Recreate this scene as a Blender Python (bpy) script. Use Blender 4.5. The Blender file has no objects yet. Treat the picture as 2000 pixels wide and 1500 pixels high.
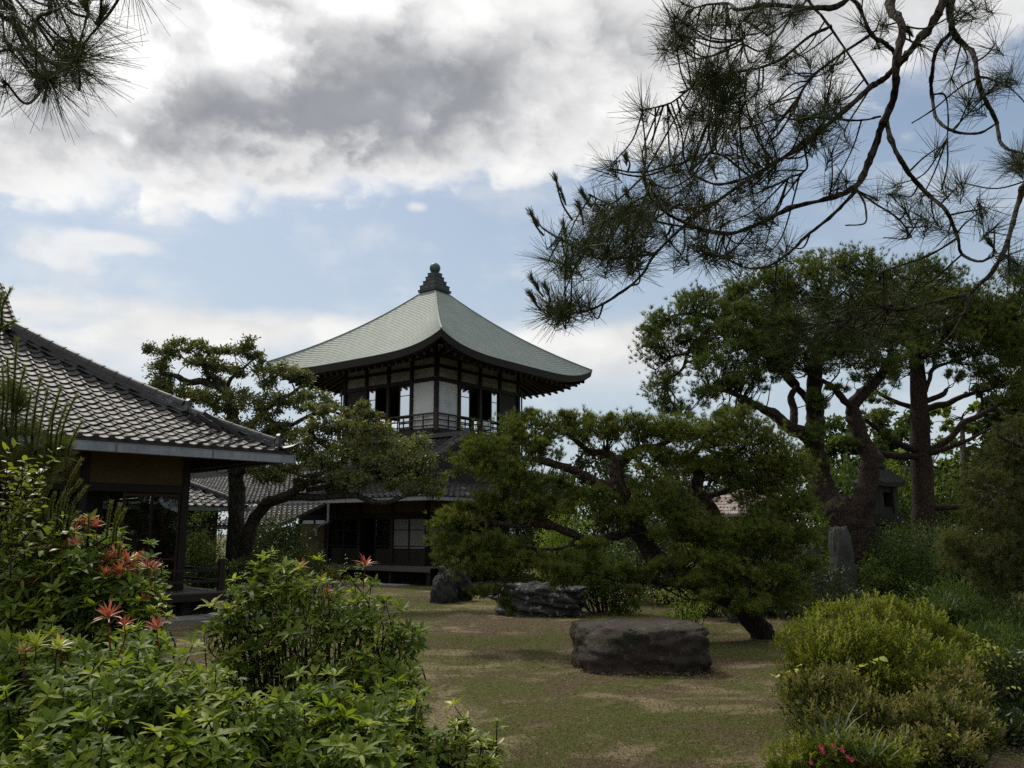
import bpy, math, random
import numpy as np
from mathutils import Vector, Matrix, noise as mnoise

# ------------------------------------------------------------------ camera, sky, sun, exposure
SC = bpy.context.scene
COL = SC.collection
R = math.radians
rng = np.random.default_rng(7)
random.seed(7)
FPX, PITCH, EYE = 1650.0, R(10.0), 1.6            # focal length in photo pixels (2000 wide), tilt, eye height

cam_d = bpy.data.cameras.new("camera")
cam = bpy.data.objects.new("camera", cam_d)
COL.objects.link(cam)
cam.location = (0, 0, EYE)
cam.rotation_euler = (R(90) + PITCH, 0, 0)
cam_d.sensor_width = 36.0
cam_d.lens = 36.0 * FPX / 2000.0
cam_d.clip_start, cam_d.clip_end = 0.05, 3000
SC.camera = cam

SUN_AZ, SUN_EL = R(-32), R(52)                    # ahead and to the left, behind the clouds
SKY_STRENGTH = 0.1
SUN_STRENGTH = 3.1
SC.view_settings.view_transform = 'Standard'
SC.view_settings.look = 'None'
SC.view_settings.gamma = 1.0
SC.view_settings.exposure = 0.08
SC.cycles.max_bounces = 5
SC.cycles.diffuse_bounces = 2
SC.cycles.glossy_bounces = 2
SC.cycles.transmission_bounces = 4
SC.cycles.transparent_max_bounces = 6
SC.cycles.use_denoising = False
SC.cycles.sample_clamp_indirect = 1.5
SC.cycles.sample_clamp_direct = 6.0


class Net:
    """tiny helper for building node trees"""
    def __init__(self, tree):
        self.t = tree
        tree.nodes.clear()

    def n(self, kind, **kw):
        nd = self.t.nodes.new(kind)
        for k, v in kw.items():
            setattr(nd, k, v)
        return nd

    def put(self, sock, v):
        if isinstance(v, bpy.types.NodeSocket):
            self.t.links.new(v, sock)
        elif v is not None:
            sock.default_value = v

    def m(self, op, a, b=None, c=None, clamp=False):
        nd = self.n('ShaderNodeMath', operation=op, use_clamp=clamp)
        self.put(nd.inputs[0], a)
        self.put(nd.inputs[1], b)
        self.put(nd.inputs[2], c)
        return nd.outputs[0]

    def v(self, op, a, b=None):
        nd = self.n('ShaderNodeVectorMath', operation=op)
        self.put(nd.inputs[0], a)
        if b is not None:
            self.put(nd.inputs[3 if op == 'SCALE' else 1], b)
        return nd.outputs[0]

    def xyz(self, x, y, z):
        nd = self.n('ShaderNodeCombineXYZ')
        for i, q in enumerate((x, y, z)):
            self.put(nd.inputs[i], q)
        return nd.outputs[0]

    def sep(self, v):
        nd = self.n('ShaderNodeSeparateXYZ')
        self.put(nd.inputs[0], v)
        return nd.outputs

    def noise(self, vec, scale, detail=4, rough=.55, dist=0.0):
        nd = self.n('ShaderNodeTexNoise')
        self.put(nd.inputs['Vector'], vec)
        nd.inputs['Scale'].default_value = scale
        nd.inputs['Detail'].default_value = detail
        nd.inputs['Roughness'].default_value = rough
        nd.inputs['Distortion'].default_value = dist
        return nd.outputs[0]

    def mix(self, f, a, b, blend='MIX'):
        nd = self.n('ShaderNodeMix', data_type='RGBA', blend_type=blend)
        self.put(nd.inputs[0], f)
        self.put(nd.inputs[6], a)
        self.put(nd.inputs[7], b)
        return nd.outputs[2]

    def ramp(self, f, stops):
        nd = self.n('ShaderNodeValToRGB')
        els = nd.color_ramp.elements
        while len(els) < len(stops):
            els.new(0.5)
        for e, (p, c) in zip(els, stops):
            e.position = p
            e.color = (*c, 1) if len(c) == 3 else c
        self.put(nd.inputs[0], f)
        return nd.outputs[0]

    def smooth(self, x, lo, hi):
        nd = self.n('ShaderNodeMapRange', interpolation_type='SMOOTHSTEP')
        self.put(nd.inputs[0], x)
        nd.inputs[1].default_value = lo
        nd.inputs[2].default_value = hi
        return nd.outputs[0]


def pix_dir(px, py):
    dx, dy = (px - 1000) / FPX, (750 - py) / FPX
    return np.array([dx, math.cos(PITCH) - dy * math.sin(PITCH), math.sin(PITCH) + dy * math.cos(PITCH)])


def at(px, py, Y):
    """the point that stands at distance Y in front of the eye in direction (px, py) of the photograph"""
    d = pix_dir(px, py)
    return np.array([0, 0, EYE]) + d * (Y / d[1])


def on_ground(px, py, z=0.0):
    d = pix_dir(px, py)
    return np.array([0, 0, EYE]) + d * ((z - EYE) / d[2])


def ground_y(Y):
    """photo row of the ground at distance Y"""
    return 750 + FPX * math.tan(PITCH + math.atan(EYE / Y))


def azel(px, py):
    d = pix_dir(px, py)
    d = d / np.linalg.norm(d)
    return math.atan2(d[0], d[1]), math.asin(d[2])


def build_world():
    w = bpy.data.worlds.new("World")
    SC.world = w
    w.use_nodes = True
    w.cycles.sampling_method = 'MANUAL'
    w.cycles.sample_map_resolution = 512
    N = Net(w.node_tree)
    sky = N.n('ShaderNodeTexSky', sky_type='NISHITA', sun_disc=False)
    sky.sun_elevation = SUN_EL
    sky.sun_rotation = SUN_AZ
    sky.air_density, sky.dust_density, sky.ozone_density = 1.0, 1.6, 1.2
    d = N.v('NORMALIZE', N.n('ShaderNodeTexCoord').outputs['Generated'])
    x, y, z = N.sep(d)
    az = N.m('ARCTAN2', x, y)
    el = N.m('ARCSINE', z)
    # cloud layer coordinates: directions projected on a level sheet of cloud
    zc = N.m('ADD', N.m('MAXIMUM', z, 0.0), 0.22)
    P = N.xyz(N.m('DIVIDE', x, zc), N.m('DIVIDE', y, zc), 0.0)
    n1 = N.noise(N.v('ADD', P, (3.1, 1.7, 0.0)), 2.6, 6, .58, .25)
    n2 = N.noise(N.v('ADD', P, (8.3, 4.2, 2.0)), 1.5, 3, .55, .3)
    n3 = N.noise(N.v('ADD', N.xyz(N.m('MULTIPLY', az, 5.0), N.m('MULTIPLY', el, 14.0), 0.0), (1.0, 6.0, 0.0)), 1.0, 4, .55, .2)
    n4 = N.noise(N.v('ADD', N.xyz(N.m('MULTIPLY', az, 9.0), N.m('MULTIPLY', el, 12.0), 0.0), (4.0, 2.0, 0.0)), 1.3, 6, .62, .15)

    # cauliflower heads of cumulus
    warp = N.v('ADD', N.xyz(N.m('MULTIPLY', az, 7.0), N.m('MULTIPLY', el, 10.0), 0.0), N.v('SCALE', N.xyz(n4, n1, 0.0), 1.1))
    vor = N.n('ShaderNodeTexVoronoi', feature='F1')
    N.put(vor.inputs['Vector'], warp)
    vor.inputs['Scale'].default_value = 1.15
    vor.inputs['Detail'].default_value = 2.0
    vor.inputs['Roughness'].default_value = .55
    bil = vor.outputs[0]

    def c0(q, k):                                   # centre a noise on zero and scale it
        return N.m('MULTIPLY', N.m('SUBTRACT', q, 0.5), k)

    # the broken edge of the large cloud deck overhead
    edge = N.m('ADD', R(20.6), N.m('MULTIPLY', az, 0.13))
    h = N.m('SUBTRACT', el, edge)
    h = N.m('ADD', h, N.m('ADD', N.m('ADD', c0(n1, .10), c0(n4, .13)), N.m('MULTIPLY', N.m('SUBTRACT', .45, bil), .07)))
    cov = N.smooth(h, -0.012, 0.050)
    # far higher up the deck opens in places
    gaps = N.smooth(N.m('ADD', n2, c0(n1, .5)), .30, .46)
    high = N.smooth(el, R(36), R(52))
    cov = N.m('MULTIPLY', cov, N.m('SUBTRACT', 1.0, N.m('MULTIPLY', high, N.m('SUBTRACT', 1.0, gaps))))
    # thin opening in the deck towards the right
    right = N.smooth(az, R(9), R(24))
    thin = N.smooth(N.m('ADD', n4, c0(n1, .4)), .36, .62)
    low_right = N.m('SUBTRACT', 1.0, N.smooth(el, R(24), R(33)))
    cov = N.m('MULTIPLY', cov, N.m('SUBTRACT', 1.0, N.m('MULTIPLY', N.m('MULTIPLY', right, low_right), N.m('SUBTRACT', 1.0, N.m('MULTIPLY', thin, .8)))))

    def blob(px, py, wx, wy, turn=0.0):
        a0, e0 = azel(px, py)
        da = N.m('SUBTRACT', az, a0)
        de = N.m('SUBTRACT', el, e0)
        da = N.m('DIVIDE', da, wx / FPX)
        de = N.m('DIVIDE', de, wy / FPX)
        r2 = N.m('ADD', N.m('MULTIPLY', da, da), N.m('MULTIPLY', de, de))
        return N.m('EXPONENT', N.m('MULTIPLY', r2, -1.0))

    def total(items):
        t = None
        for it in items:
            b = N.m('MULTIPLY', blob(*it[:4]), it[4])
            t = b if t is None else N.m('ADD', t, b)
        return t

    # low bank of cloud over the horizon, seen from its side, with a firm upper edge
    bank_top = N.m('ADD', R(14.3), N.m('ADD', c0(n3, .035), c0(n4, .045)))
    under = N.m('SUBTRACT', bank_top, el)
    bank = N.m('MULTIPLY', N.smooth(under, -0.012, 0.022), N.m('SUBTRACT', 1.0, N.smooth(under, .03, .115)))
    bank = N.m('MULTIPLY', bank, N.m('ADD', .35, N.m('MULTIPLY', .65, N.smooth(N.m('ADD', n3, c0(n2, .4)), .30, .55))))
    left_half = N.m('SUBTRACT', 1.0, N.smooth(az, R(7), R(16)))
    bank = N.m('MULTIPLY', bank, N.m('ADD', .25, N.m('MULTIPLY', .75, left_half)))
    puffs = total([(235, 476, 75, 20, 1.0), (70, 470, 110, 45, .8), (815, 405, 30, 14, .9), (380, 510, 60, 14, .35), (150, 520, 110, 20, .35)])
    puffs = N.smooth(N.m('ADD', puffs, c0(n4, 1.5)), .28, .95)
    wisp = N.m('MULTIPLY', N.smooth(N.m('ADD', n3, c0(n4, .5)), .45, .80), .45)
    low = N.m('MAXIMUM', N.m('MAXIMUM', bank, wisp), N.m('MULTIPLY', puffs, .8))
    cov = N.m('MAXIMUM', cov, low)

    # the thick grey belly of the deck
    grey = total([(850, 205, 250, 110, .95), (640, 270, 260, 100, .75), (420, 300, 220, 70, .62), (90, 290, 260, 70, .72), (520, 200, 160, 90, .35),
                  (1150, 110, 120, 70, .28)])
    grey = N.m('MULTIPLY', grey, N.m('ADD', .45, N.m('MULTIPLY', n1, 1.2)))
    n5 = N.noise(N.v('ADD', N.xyz(N.m('MULTIPLY', az, 6.0), N.m('MULTIPLY', el, 9.0), 0.0), (7.0, 3.0, 0.0)), 1.0, 6, .6, .5)
    grey = N.m('ADD', grey, N.m('ADD', N.m('ADD', c0(n4, .8), c0(n5, 1.35)), N.m('MULTIPLY', N.m('SUBTRACT', bil, .42), .8)))
    grey = N.m('MAXIMUM', grey, N.m('MULTIPLY', high, N.smooth(n2, .42, .68)))
    rim = N.smooth(h, .02, .10)                       # edges of the deck let the light through
    grey = N.m('MULTIPLY', N.smooth(grey, .10, 1.70), N.m('ADD', .12, N.m('MULTIPLY', .88, rim)))
    glow = total([(380, 30, 520, 260, 1.0)])
    bright = N.m('ADD', 9.6, N.m('MULTIPLY', glow, 3.0))
    cbright = N.m('ADD', N.m('ADD', bright, N.m('MULTIPLY', high, 4.0)), c0(n1, 2.4))  # unseen cloud high above the view is brightened to light the facing walls
    white = N.v('SCALE', (1.0, .995, .985), cbright)
    dark = (3.6, 3.75, 4.1, 1)
    cloud = N.v('SCALE', N.mix(grey, white, dark), N.m('ADD', .96, N.m('MULTIPLY', N.m('SUBTRACT', .45, bil), .16)))
    base = N.v('SCALE', sky.outputs[0], 1.0)
    tint = N.mix(1.0, base, (.93, .97, .96, 1), 'MULTIPLY')
    # thin milky veil towards the horizon
    veil = N.m('MULTIPLY', N.m('SUBTRACT', 1.0, N.smooth(el, R(-2), R(38))), .85)
    tint = N.mix(veil, tint, (5.1, 5.95, 6.7, 1))
    colr = N.mix(cov, tint, cloud)
    bg = N.n('ShaderNodeBackground')
    N.put(bg.inputs[0], colr)
    bg.inputs[1].default_value = SKY_STRENGTH
    out = N.n('ShaderNodeOutputWorld')
    N.t.links.new(bg.outputs[0], out.inputs[0])


build_world()

sun_d = bpy.data.lights.new("sun", 'SUN')
sun_d.energy = SUN_STRENGTH
sun_d.angle = R(7)
sun_d.color = (1.0, .94, .82)
sun = bpy.data.objects.new("sun", sun_d)
COL.objects.link(sun)
sd = Vector((math.sin(SUN_AZ) * math.cos(SUN_EL), math.cos(SUN_AZ) * math.cos(SUN_EL), math.sin(SUN_EL)))
sun.rotation_euler = sd.to_track_quat('Z', 'Y').to_euler()
sun.location = sd * 60

# ------------------------------------------------------------------ helpers: objects, meshes
def tag(o, label=None, cat=None, group=None, kind=None):
    if label: o['label'] = label
    if cat: o['category'] = cat
    if group: o['group'] = group
    if kind: o['kind'] = kind
    return o


def thing(name, loc, label, cat, group=None, rz=0.0):
    o = bpy.data.objects.new(name, None)
    o.empty_display_size = .2
    COL.objects.link(o)
    o.location = loc
    o.rotation_euler = (0, 0, rz)
    o['__m'] = 1
    del o['__m']
    return tag(o, label, cat, group)


WORLD = {}


def wmat(o):
    """world matrix of an object as built here (no depsgraph needed)"""
    m = o.matrix_basis.copy()
    p = o.parent
    while p:
        m = p.matrix_basis @ m
        p = p.parent
    return m


def link(name, me, mat=None, parent=None, matrix=None, world=True):
    """link a mesh object; geometry (or matrix) is given in world coordinates unless world=False"""
    if mat is not None and not me.materials:
        me.materials.append(mat)
    o = bpy.data.objects.new(name, me)
    COL.objects.link(o)
    if matrix is not None:
        o.matrix_basis = matrix
    if parent is not None:
        o.parent = parent
        if world:
            o.matrix_basis = wmat(parent).inverted() @ o.matrix_basis
    return o


def mesh(name, V, F, smooth=False):
    me = bpy.data.meshes.new(name)
    me.from_pydata([tuple(map(float, v)) for v in V], [], F)
    if smooth:
        me.polygons.foreach_set('use_smooth', [True] * len(me.polygons))
    me.update()
    return me


def np_mesh(name, V, F, tint=None, smooth=False):
    """V (n,3), F (m,k) arrays, one face size"""
    V = np.ascontiguousarray(V, dtype=np.float32)
    F = np.ascontiguousarray(F, dtype=np.int32)
    me = bpy.data.meshes.new(name)
    k = F.shape[1]
    me.vertices.add(len(V))
    me.vertices.foreach_set('co', V.ravel())
    me.loops.add(F.size)
    me.polygons.add(len(F))
    me.polygons.foreach_set('loop_start', np.arange(0, F.size, k, dtype=np.int32))
    me.loops.foreach_set('vertex_index', F.ravel())
    if smooth:
        me.polygons.foreach_set('use_smooth', np.ones(len(F), dtype=bool))
    me.update(calc_edges=True)
    if tint is not None:
        a = me.attributes.new('tint', 'FLOAT', 'POINT')
        a.data.foreach_set('value', np.ascontiguousarray(tint, dtype=np.float32))
    return me


class MB:
    """collects simple solids into one mesh"""
    def __init__(self):
        self.V, self.F = [], []

    def add(self, V, F):
        b = len(self.V)
        self.V += [tuple(map(float, v)) for v in V]
        self.F += [tuple(b + i for i in f) for f in F]
        return self

    def box(self, c, x, y, z, hx, hy, hz, bev=0.0):
        """box with centre c, unit axes x y z and half sizes; bev chamfers the edges along x"""
        c, x, y, z = map(np.asarray, (c, x, y, z))
        if bev <= 0:
            P = [c + sx * hx * x + sy * hy * y + sz * hz * z for sx in (-1, 1) for sy in (-1, 1) for sz in (-1, 1)]
            return self.add(P, [(0, 1, 3, 2), (4, 6, 7, 5), (0, 4, 5, 1), (2, 3, 7, 6), (0, 2, 6, 4), (1, 5, 7, 3)])
        pr = [(hy, hz - bev), (hy - bev, hz), (-hy + bev, hz), (-hy, hz - bev), (-hy, -hz + bev), (-hy + bev, -hz), (hy - bev, -hz), (hy, -hz + bev)]
        P = [c + s * hx * x + a * y + b * z for s in (-1, 1) for a, b in pr]
        F = [tuple(range(7, -1, -1)), tuple(range(8, 16))]
        F += [(i, (i + 1) % 8, 8 + (i + 1) % 8, 8 + i) for i in range(8)]
        return self.add(P, F)

    def bar(self, a, b, w, h, up=(0, 0, 1), bev=0.0):
        """square bar from a to b, width w, height h (in the up direction)"""
        a, b, up = np.asarray(a, float), np.asarray(b, float), np.asarray(up, float)
        d = b - a
        L = np.linalg.norm(d)
        d /= L
        s = np.cross(d, up)
        s /= np.linalg.norm(s)
        u = np.cross(s, d)
        return self.box((a + b) / 2, d, s, u, L / 2, w / 2, h / 2, bev)

    def cyl(self, a, b, ra, rb, n=10, cap=True):
        a, b = np.asarray(a, float), np.asarray(b, float)
        d = b - a
        d /= np.linalg.norm(d)
        t = np.array([1., 0, 0]) if abs(d[0]) < .9 else np.array([0, 1., 0])
        s = np.cross(d, t); s /= np.linalg.norm(s)
        u = np.cross(d, s)
        an = [2 * math.pi * i / n for i in range(n)]
        P = [a + ra * (math.cos(q) * s + math.sin(q) * u) for q in an] + [b + rb * (math.cos(q) * s + math.sin(q) * u) for q in an]
        F = [(i, (i + 1) % n, n + (i + 1) % n, n + i) for i in range(n)]
        if cap:
            F += [tuple(range(n - 1, -1, -1)), tuple(range(n, 2 * n))]
        return self.add(P, F)

    def build(self, name, mat, parent=None, smooth=False):
        return link(name, mesh(name, self.V, self.F, smooth), mat, parent)


def v3(p, z):
    return np.array([p[0], p[1], z], float)


Z = np.array([0, 0, 1.0])

# ------------------------------------------------------------------ materials
MATS = {}


def material(name, fn):
    m = bpy.data.materials.new(name)
    m.use_nodes = True
    N = Net(m.node_tree)
    out = N.n('ShaderNodeOutputMaterial')
    sh = fn(N)
    N.t.links.new(sh, out.inputs[0])
    MATS[name] = m
    return m


def principled(N, color, rough=.6, spec=.4, metal=0.0, bump=None, bump_d=.02, bump_s=.5):
    p = N.n('ShaderNodeBsdfPrincipled')
    N.put(p.inputs['Base Color'], color if isinstance(color, bpy.types.NodeSocket) else (*color, 1))
    N.put(p.inputs['Roughness'], rough)
    p.inputs['Specular IOR Level'].default_value = spec
    p.inputs['Metallic'].default_value = metal
    if bump is not None:
        b = N.n('ShaderNodeBump')
        b.inputs['Strength'].default_value = bump_s
        b.inputs['Distance'].default_value = bump_d
        N.put(b.inputs['Height'], bump)
        N.t.links.new(b.outputs[0], p.inputs['Normal'])
    return p.outputs[0]


def opos(N):
    return N.n('ShaderNodeTexCoord').outputs['Object']


def wpos(N):
    return N.n('ShaderNodeNewGeometry').outputs['Position']


def attr(N, name='tint'):
    return N.n('ShaderNodeAttribute', attribute_name=name).outputs['Fac']


def m_wood(name, c1, c2, rough=.6, scale=6):
    def f(N):
        p = N.v('MULTIPLY', wpos(N), (1, 1, .12))
        g = N.noise(p, scale * 3, 6, .6, .3)
        h = N.noise(wpos(N), 1.7, 4)
        c = N.mix(N.m('MULTIPLY', N.m('ADD', g, h), .5), (*c1, 1), (*c2, 1))
        return principled(N, c, rough, .3, bump=g, bump_d=.004)
    return material(name, f)


def m_leaf(name, stops, rough=.45, spec=.35, trans=.35):
    def f(N):
        t = attr(N)
        c = N.ramp(t, stops)
        p = principled(N, c, rough, spec)
        tr = N.n('ShaderNodeBsdfTranslucent')
        cc = N.mix(1.0, c, (1.25, 1.25, .55, 1), 'MULTIPLY')
        N.put(tr.inputs[0], cc)
        mx = N.n('ShaderNodeMixShader')
        mx.inputs[0].default_value = trans
        N.t.links.new(p, mx.inputs[1])
        N.t.links.new(tr.outputs[0], mx.inputs[2])
        return mx.outputs[0]
    return material(name, f)


def m_bark(name, c1, c2, c3, scale=9):
    def f(N):
        P = N.v('MULTIPLY', wpos(N), (1, 1, .38))
        vo = N.n('ShaderNodeTexVoronoi', feature='DISTANCE_TO_EDGE')
        N.put(vo.inputs['Vector'], N.v('ADD', P, N.v('SCALE', N.xyz(N.noise(P, 4), N.noise(P, 5), 0.0), .25)))
        vo.inputs['Scale'].default_value = scale
        crack = N.smooth(N.m('ADD', vo.outputs[0], N.m('MULTIPLY', N.noise(P, scale * 1.7, 5), .18)), .04, .26)
        n = N.noise(P, scale * 2.5, 6)
        big = N.noise(P, 1.3, 3)
        c = N.mix(n, (*c1, 1), (*c2, 1))
        c = N.mix(N.smooth(big, .42, .68), c, (*c3, 1))
        c = N.mix(N.m('SUBTRACT', 1.0, crack), c, tuple(.45 * q for q in c1) + (1,))
        return principled(N, c, .9, .15, bump=N.m('ADD', crack, N.m('MULTIPLY', n, .6)), bump_d=.025, bump_s=.8)
    return material(name, f)


def m_stone(name, c1, c2, spots=None, moss=None, scale=3.0, lo=.50, hi=.62):
    def f(N):
        P = wpos(N)
        n = N.noise(P, scale, 8, .62, .2)
        g = N.noise(P, scale * 9, 5, .7)
        c = N.mix(N.m('MULTIPLY', N.m('ADD', n, g), .5), (*c1, 1), (*c2, 1))
        if moss:
            c = N.mix(N.smooth(N.noise(N.v('ADD', P, (3, 3, 3)), 2.2, 5), .48, .66), c, (*moss, 1))
        if spots:
            s = N.noise(N.v('ADD', P, (7, 1, 4)), scale * 2.2, 9, .7)
            c = N.mix(N.smooth(s, lo, hi), c, (*spots, 1))
        return principled(N, c, .85, .25, bump=N.m('ADD', n, N.m('MULTIPLY', g, .35)), bump_d=.06, bump_s=.9)
    return material(name, f)


def setup_materials():
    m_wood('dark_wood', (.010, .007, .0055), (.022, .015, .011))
    m_wood('red_wood', (.030, .013, .008), (.060, .026, .015))
    m_wood('soffit', (.020, .016, .012), (.04, .03, .022))
    m_wood('grey_wood', (.06, .055, .05), (.12, .105, .09))

    def ochre(N):
        n = N.noise(wpos(N), 3, 6)
        return principled(N, N.ramp(n, [(.3, (.085, .060, .030)), (.7, (.115, .082, .042))]), .95, .1, bump=N.noise(wpos(N), 60, 3), bump_d=.003)
    material('ochre_plaster', ochre)

    def white(N):
        n = N.noise(wpos(N), 1.6, 7, .6)
        s = N.noise(N.v('MULTIPLY', wpos(N), (6, 6, .8)), 1.0, 5)
        c = N.ramp(N.m('ADD', N.m('MULTIPLY', n, .7), N.m('MULTIPLY', s, .3)), [(.32, (.56, .56, .55)), (.50, (.74, .745, .74)), (.75, (.80, .805, .81))])
        return principled(N, c, .9, .15, bump=N.noise(wpos(N), 40, 3), bump_d=.003)
    material('white_plaster', white)

    def old_shaded_plaster(N):  # stained grey plaster, its colour darkened further to stand for eave shade
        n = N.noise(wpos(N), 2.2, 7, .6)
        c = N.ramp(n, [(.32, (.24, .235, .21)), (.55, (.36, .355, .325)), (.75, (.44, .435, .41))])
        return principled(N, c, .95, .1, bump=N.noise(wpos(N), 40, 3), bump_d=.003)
    material('old_shaded_plaster', old_shaded_plaster)

    def tile(N):
        t = attr(N)
        n = N.noise(wpos(N), 7, 6, .65)
        oi = N.n('ShaderNodeObjectInfo').outputs['Random']
        k = N.m('ADD', N.m('MULTIPLY', t, .62), N.m('ADD', N.m('MULTIPLY', n, .25), N.m('MULTIPLY', oi, .12)))
        c = N.ramp(k, [(.15, (.022, .021, .022)), (.45, (.041, .040, .040)), (.72, (.062, .060, .059)), (.86, (.17, .165, .16))])
        r = N.m('ADD', .50, N.m('MULTIPLY', n, .25))
        return principled(N, c, r, .32, bump=N.noise(wpos(N), 45, 4), bump_d=.003)
    material('roof_tile', tile)

    def tile_dark(N):
        n = N.noise(wpos(N), 9, 6, .65)
        c = N.ramp(n, [(.3, (.022, .022, .025)), (.7, (.060, .059, .060))])
        return principled(N, c, .5, .4, bump=n, bump_d=.006)
    material('ridge_tile', tile_dark)

    def copper(N):
        t = attr(N)
        P = wpos(N)
        n = N.noise(P, 1.1, 6, .6)
        st = N.noise(N.v('MULTIPLY', P, (2.2, 2.2, .35)), 1.3, 6, .6, .2)
        k = N.m('ADD', N.m('MULTIPLY', t, .35), N.m('MULTIPLY', n, .65))
        c = N.ramp(k, [(.25, (.150, .182, .158)), (.5, (.200, .238, .208)), (.8, (.255, .292, .260))])
        c = N.mix(N.m('MULTIPLY', N.smooth(st, .55, .76), .7), c, (.185, .155, .125, 1))
        return principled(N, c, .62, .35, bump=N.noise(P, 14, 4), bump_d=.004)
    material('copper', copper)

    def copper_dark(N):
        n = N.noise(wpos(N), 5, 6, .6)
        c = N.ramp(n, [(.35, (.020, .022, .022)), (.62, (.045, .050, .050)), (.8, (.10, .13, .12))])
        return principled(N, c, .55, .4, bump=n, bump_d=.01)
    material('copper_dark', copper_dark)

    def verdigris(N):
        n = N.noise(wpos(N), 6, 6, .6)
        c = N.ramp(n, [(.35, (.030, .060, .050)), (.7, (.065, .125, .105))])
        return principled(N, c, .55, .4)
    material('verdigris', verdigris)

    def gutter(N):
        n = N.noise(wpos(N), 2.5, 7, .6)
        s = N.noise(N.v('MULTIPLY', wpos(N), (7, 7, 1.0)), 1.5, 5)
        c = N.ramp(N.m('MULTIPLY', N.m('ADD', n, s), .5), [(.35, (.17, .18, .19)), (.65, (.27, .285, .30))])
        return principled(N, c, .5, .4, .25)
    material('gutter_metal', gutter)
    material('gutter_dark', lambda N: principled(N, (.10, .105, .11), .5, .4, .2))

    def glass(N):
        tr = N.n('ShaderNodeBsdfTransparent')
        tr.inputs[0].default_value = (.86, .92, .90, 1)
        gl = N.n('ShaderNodeBsdfGlossy')
        gl.inputs['Roughness'].default_value = .03
        wob = N.n('ShaderNodeBump')
        wob.inputs['Strength'].default_value = .25
        wob.inputs['Distance'].default_value = .01
        N.put(wob.inputs['Height'], N.noise(wpos(N), 1.4, 2))
        N.t.links.new(wob.outputs[0], gl.inputs['Normal'])
        fr = N.n('ShaderNodeFresnel')
        fr.inputs[0].default_value = 1.5
        k = N.m('ADD', N.m('MULTIPLY', fr.outputs[0], .9), .02, clamp=True)
        mx = N.n('ShaderNodeMixShader')
        N.put(mx.inputs[0], k)
        N.t.links.new(tr.outputs[0], mx.inputs[1])
        N.t.links.new(gl.outputs[0], mx.inputs[2])
        return mx.outputs[0]
    material('glass', glass)

    def window_glass(N):
        tr = N.n('ShaderNodeBsdfTransparent')
        tr.inputs[0].default_value = (.82, .88, .88, 1)
        gl = N.n('ShaderNodeBsdfGlossy')
        gl.inputs['Roughness'].default_value = .05
        mx = N.n('ShaderNodeMixShader')
        fr = N.n('ShaderNodeFresnel')
        N.put(mx.inputs[0], N.m('ADD', fr.outputs[0], .34, clamp=True))
        N.t.links.new(tr.outputs[0], mx.inputs[1])
        N.t.links.new(gl.outputs[0], mx.inputs[2])
        return mx.outputs[0]
    material('window_glass', window_glass)

    def paper(N):
        p = principled(N, (.17, .18, .175), .3, .4)
        return p
    material('frosted_pane', paper)

    def ground(N):
        P = wpos(N)
        big = N.noise(P, .35, 6, .6, .4)
        mid = N.noise(N.v('ADD', P, (5, 9, 0)), 1.6, 7, .62, .3)
        fine = N.noise(P, 38, 6, .7)
        hair = N.noise(N.v('MULTIPLY', P, (1, 1, 1)), 120, 3, .7)
        soil = N.ramp(fine, [(.3, (.042, .030, .018)), (.55, (.095, .070, .042)), (.75, (.18, .140, .086))])
        moss = N.ramp(fine, [(.3, (.040, .046, .012)), (.7, (.098, .104, .028))])
        straw = N.ramp(fine, [(.3, (.11, .088, .050)), (.7, (.26, .21, .128))])
        k = N.smooth(N.m('ADD', N.m('MULTIPLY', big, .55), N.m('MULTIPLY', mid, .45)), .44, .53)
        c = N.mix(k, soil, moss)
        k2 = N.smooth(N.noise(N.v('ADD', P, (2, 2, 7)), .8, 8, .68, .5), .50, .62)
        c = N.mix(k2, c, straw)
        return principled(N, c, .95, .1, bump=N.m('ADD', fine, N.m('ADD', mid, hair)), bump_d=.03, bump_s=.7)
    material('ground', ground)
    m_stone('paving', (.12, .115, .105), (.22, .21, .195))
    m_stone('rock_brown', (.011, .008, .006), (.052, .039, .031), spots=(.088, .070, .057), moss=(.024, .026, .014), scale=5.5, lo=.52, hi=.70)
    m_stone('rock_dark', (.012, .012, .012), (.036, .036, .035), scale=4)
    m_stone('rock_striped', (.014, .014, .014), (.04, .04, .04), spots=(.26, .26, .255), scale=3.4, lo=.55, hi=.64)
    m_stone('rock_grey', (.022, .022, .020), (.075, .074, .068), moss=(.028, .032, .02), scale=4)
    m_stone('lantern_stone', (.016, .016, .014), (.042, .042, .036), moss=(.022, .028, .016), scale=5)
    m_bark('pine_bark', (.022, .016, .013), (.048, .034, .027), (.052, .034, .026), 19)
    m_bark('near_bark', (.030, .022, .016), (.075, .058, .045), (.05, .045, .035), 26)
    m_bark('grey_bark', (.035, .030, .024), (.085, .072, .058), (.05, .055, .04), 11)
    m_bark('pale_bark', (.12, .11, .09), (.22, .20, .17), (.16, .16, .12), 14)
    m_leaf('pine_needles', [(0, (.044, .058, .012)), (.45, (.095, .124, .022)), (.8, (.155, .190, .034)), (.95, (.14, .095, .04)), (1, (.14, .095, .04))], .55, .2, .34)
    m_leaf('pine_needles_deep', [(0, (.038, .056, .014)), (.5, (.084, .116, .024)), (.9, (.145, .180, .038)), (1, (.14, .11, .04))], .55, .2, .34)
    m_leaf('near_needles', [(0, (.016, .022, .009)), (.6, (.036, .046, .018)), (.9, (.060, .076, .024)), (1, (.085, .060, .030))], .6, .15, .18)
    m_leaf('candle_needles', [(0, (.065, .082, .018)), (.6, (.120, .145, .034)), (1, (.19, .21, .060))], .6, .2, .3)
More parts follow.
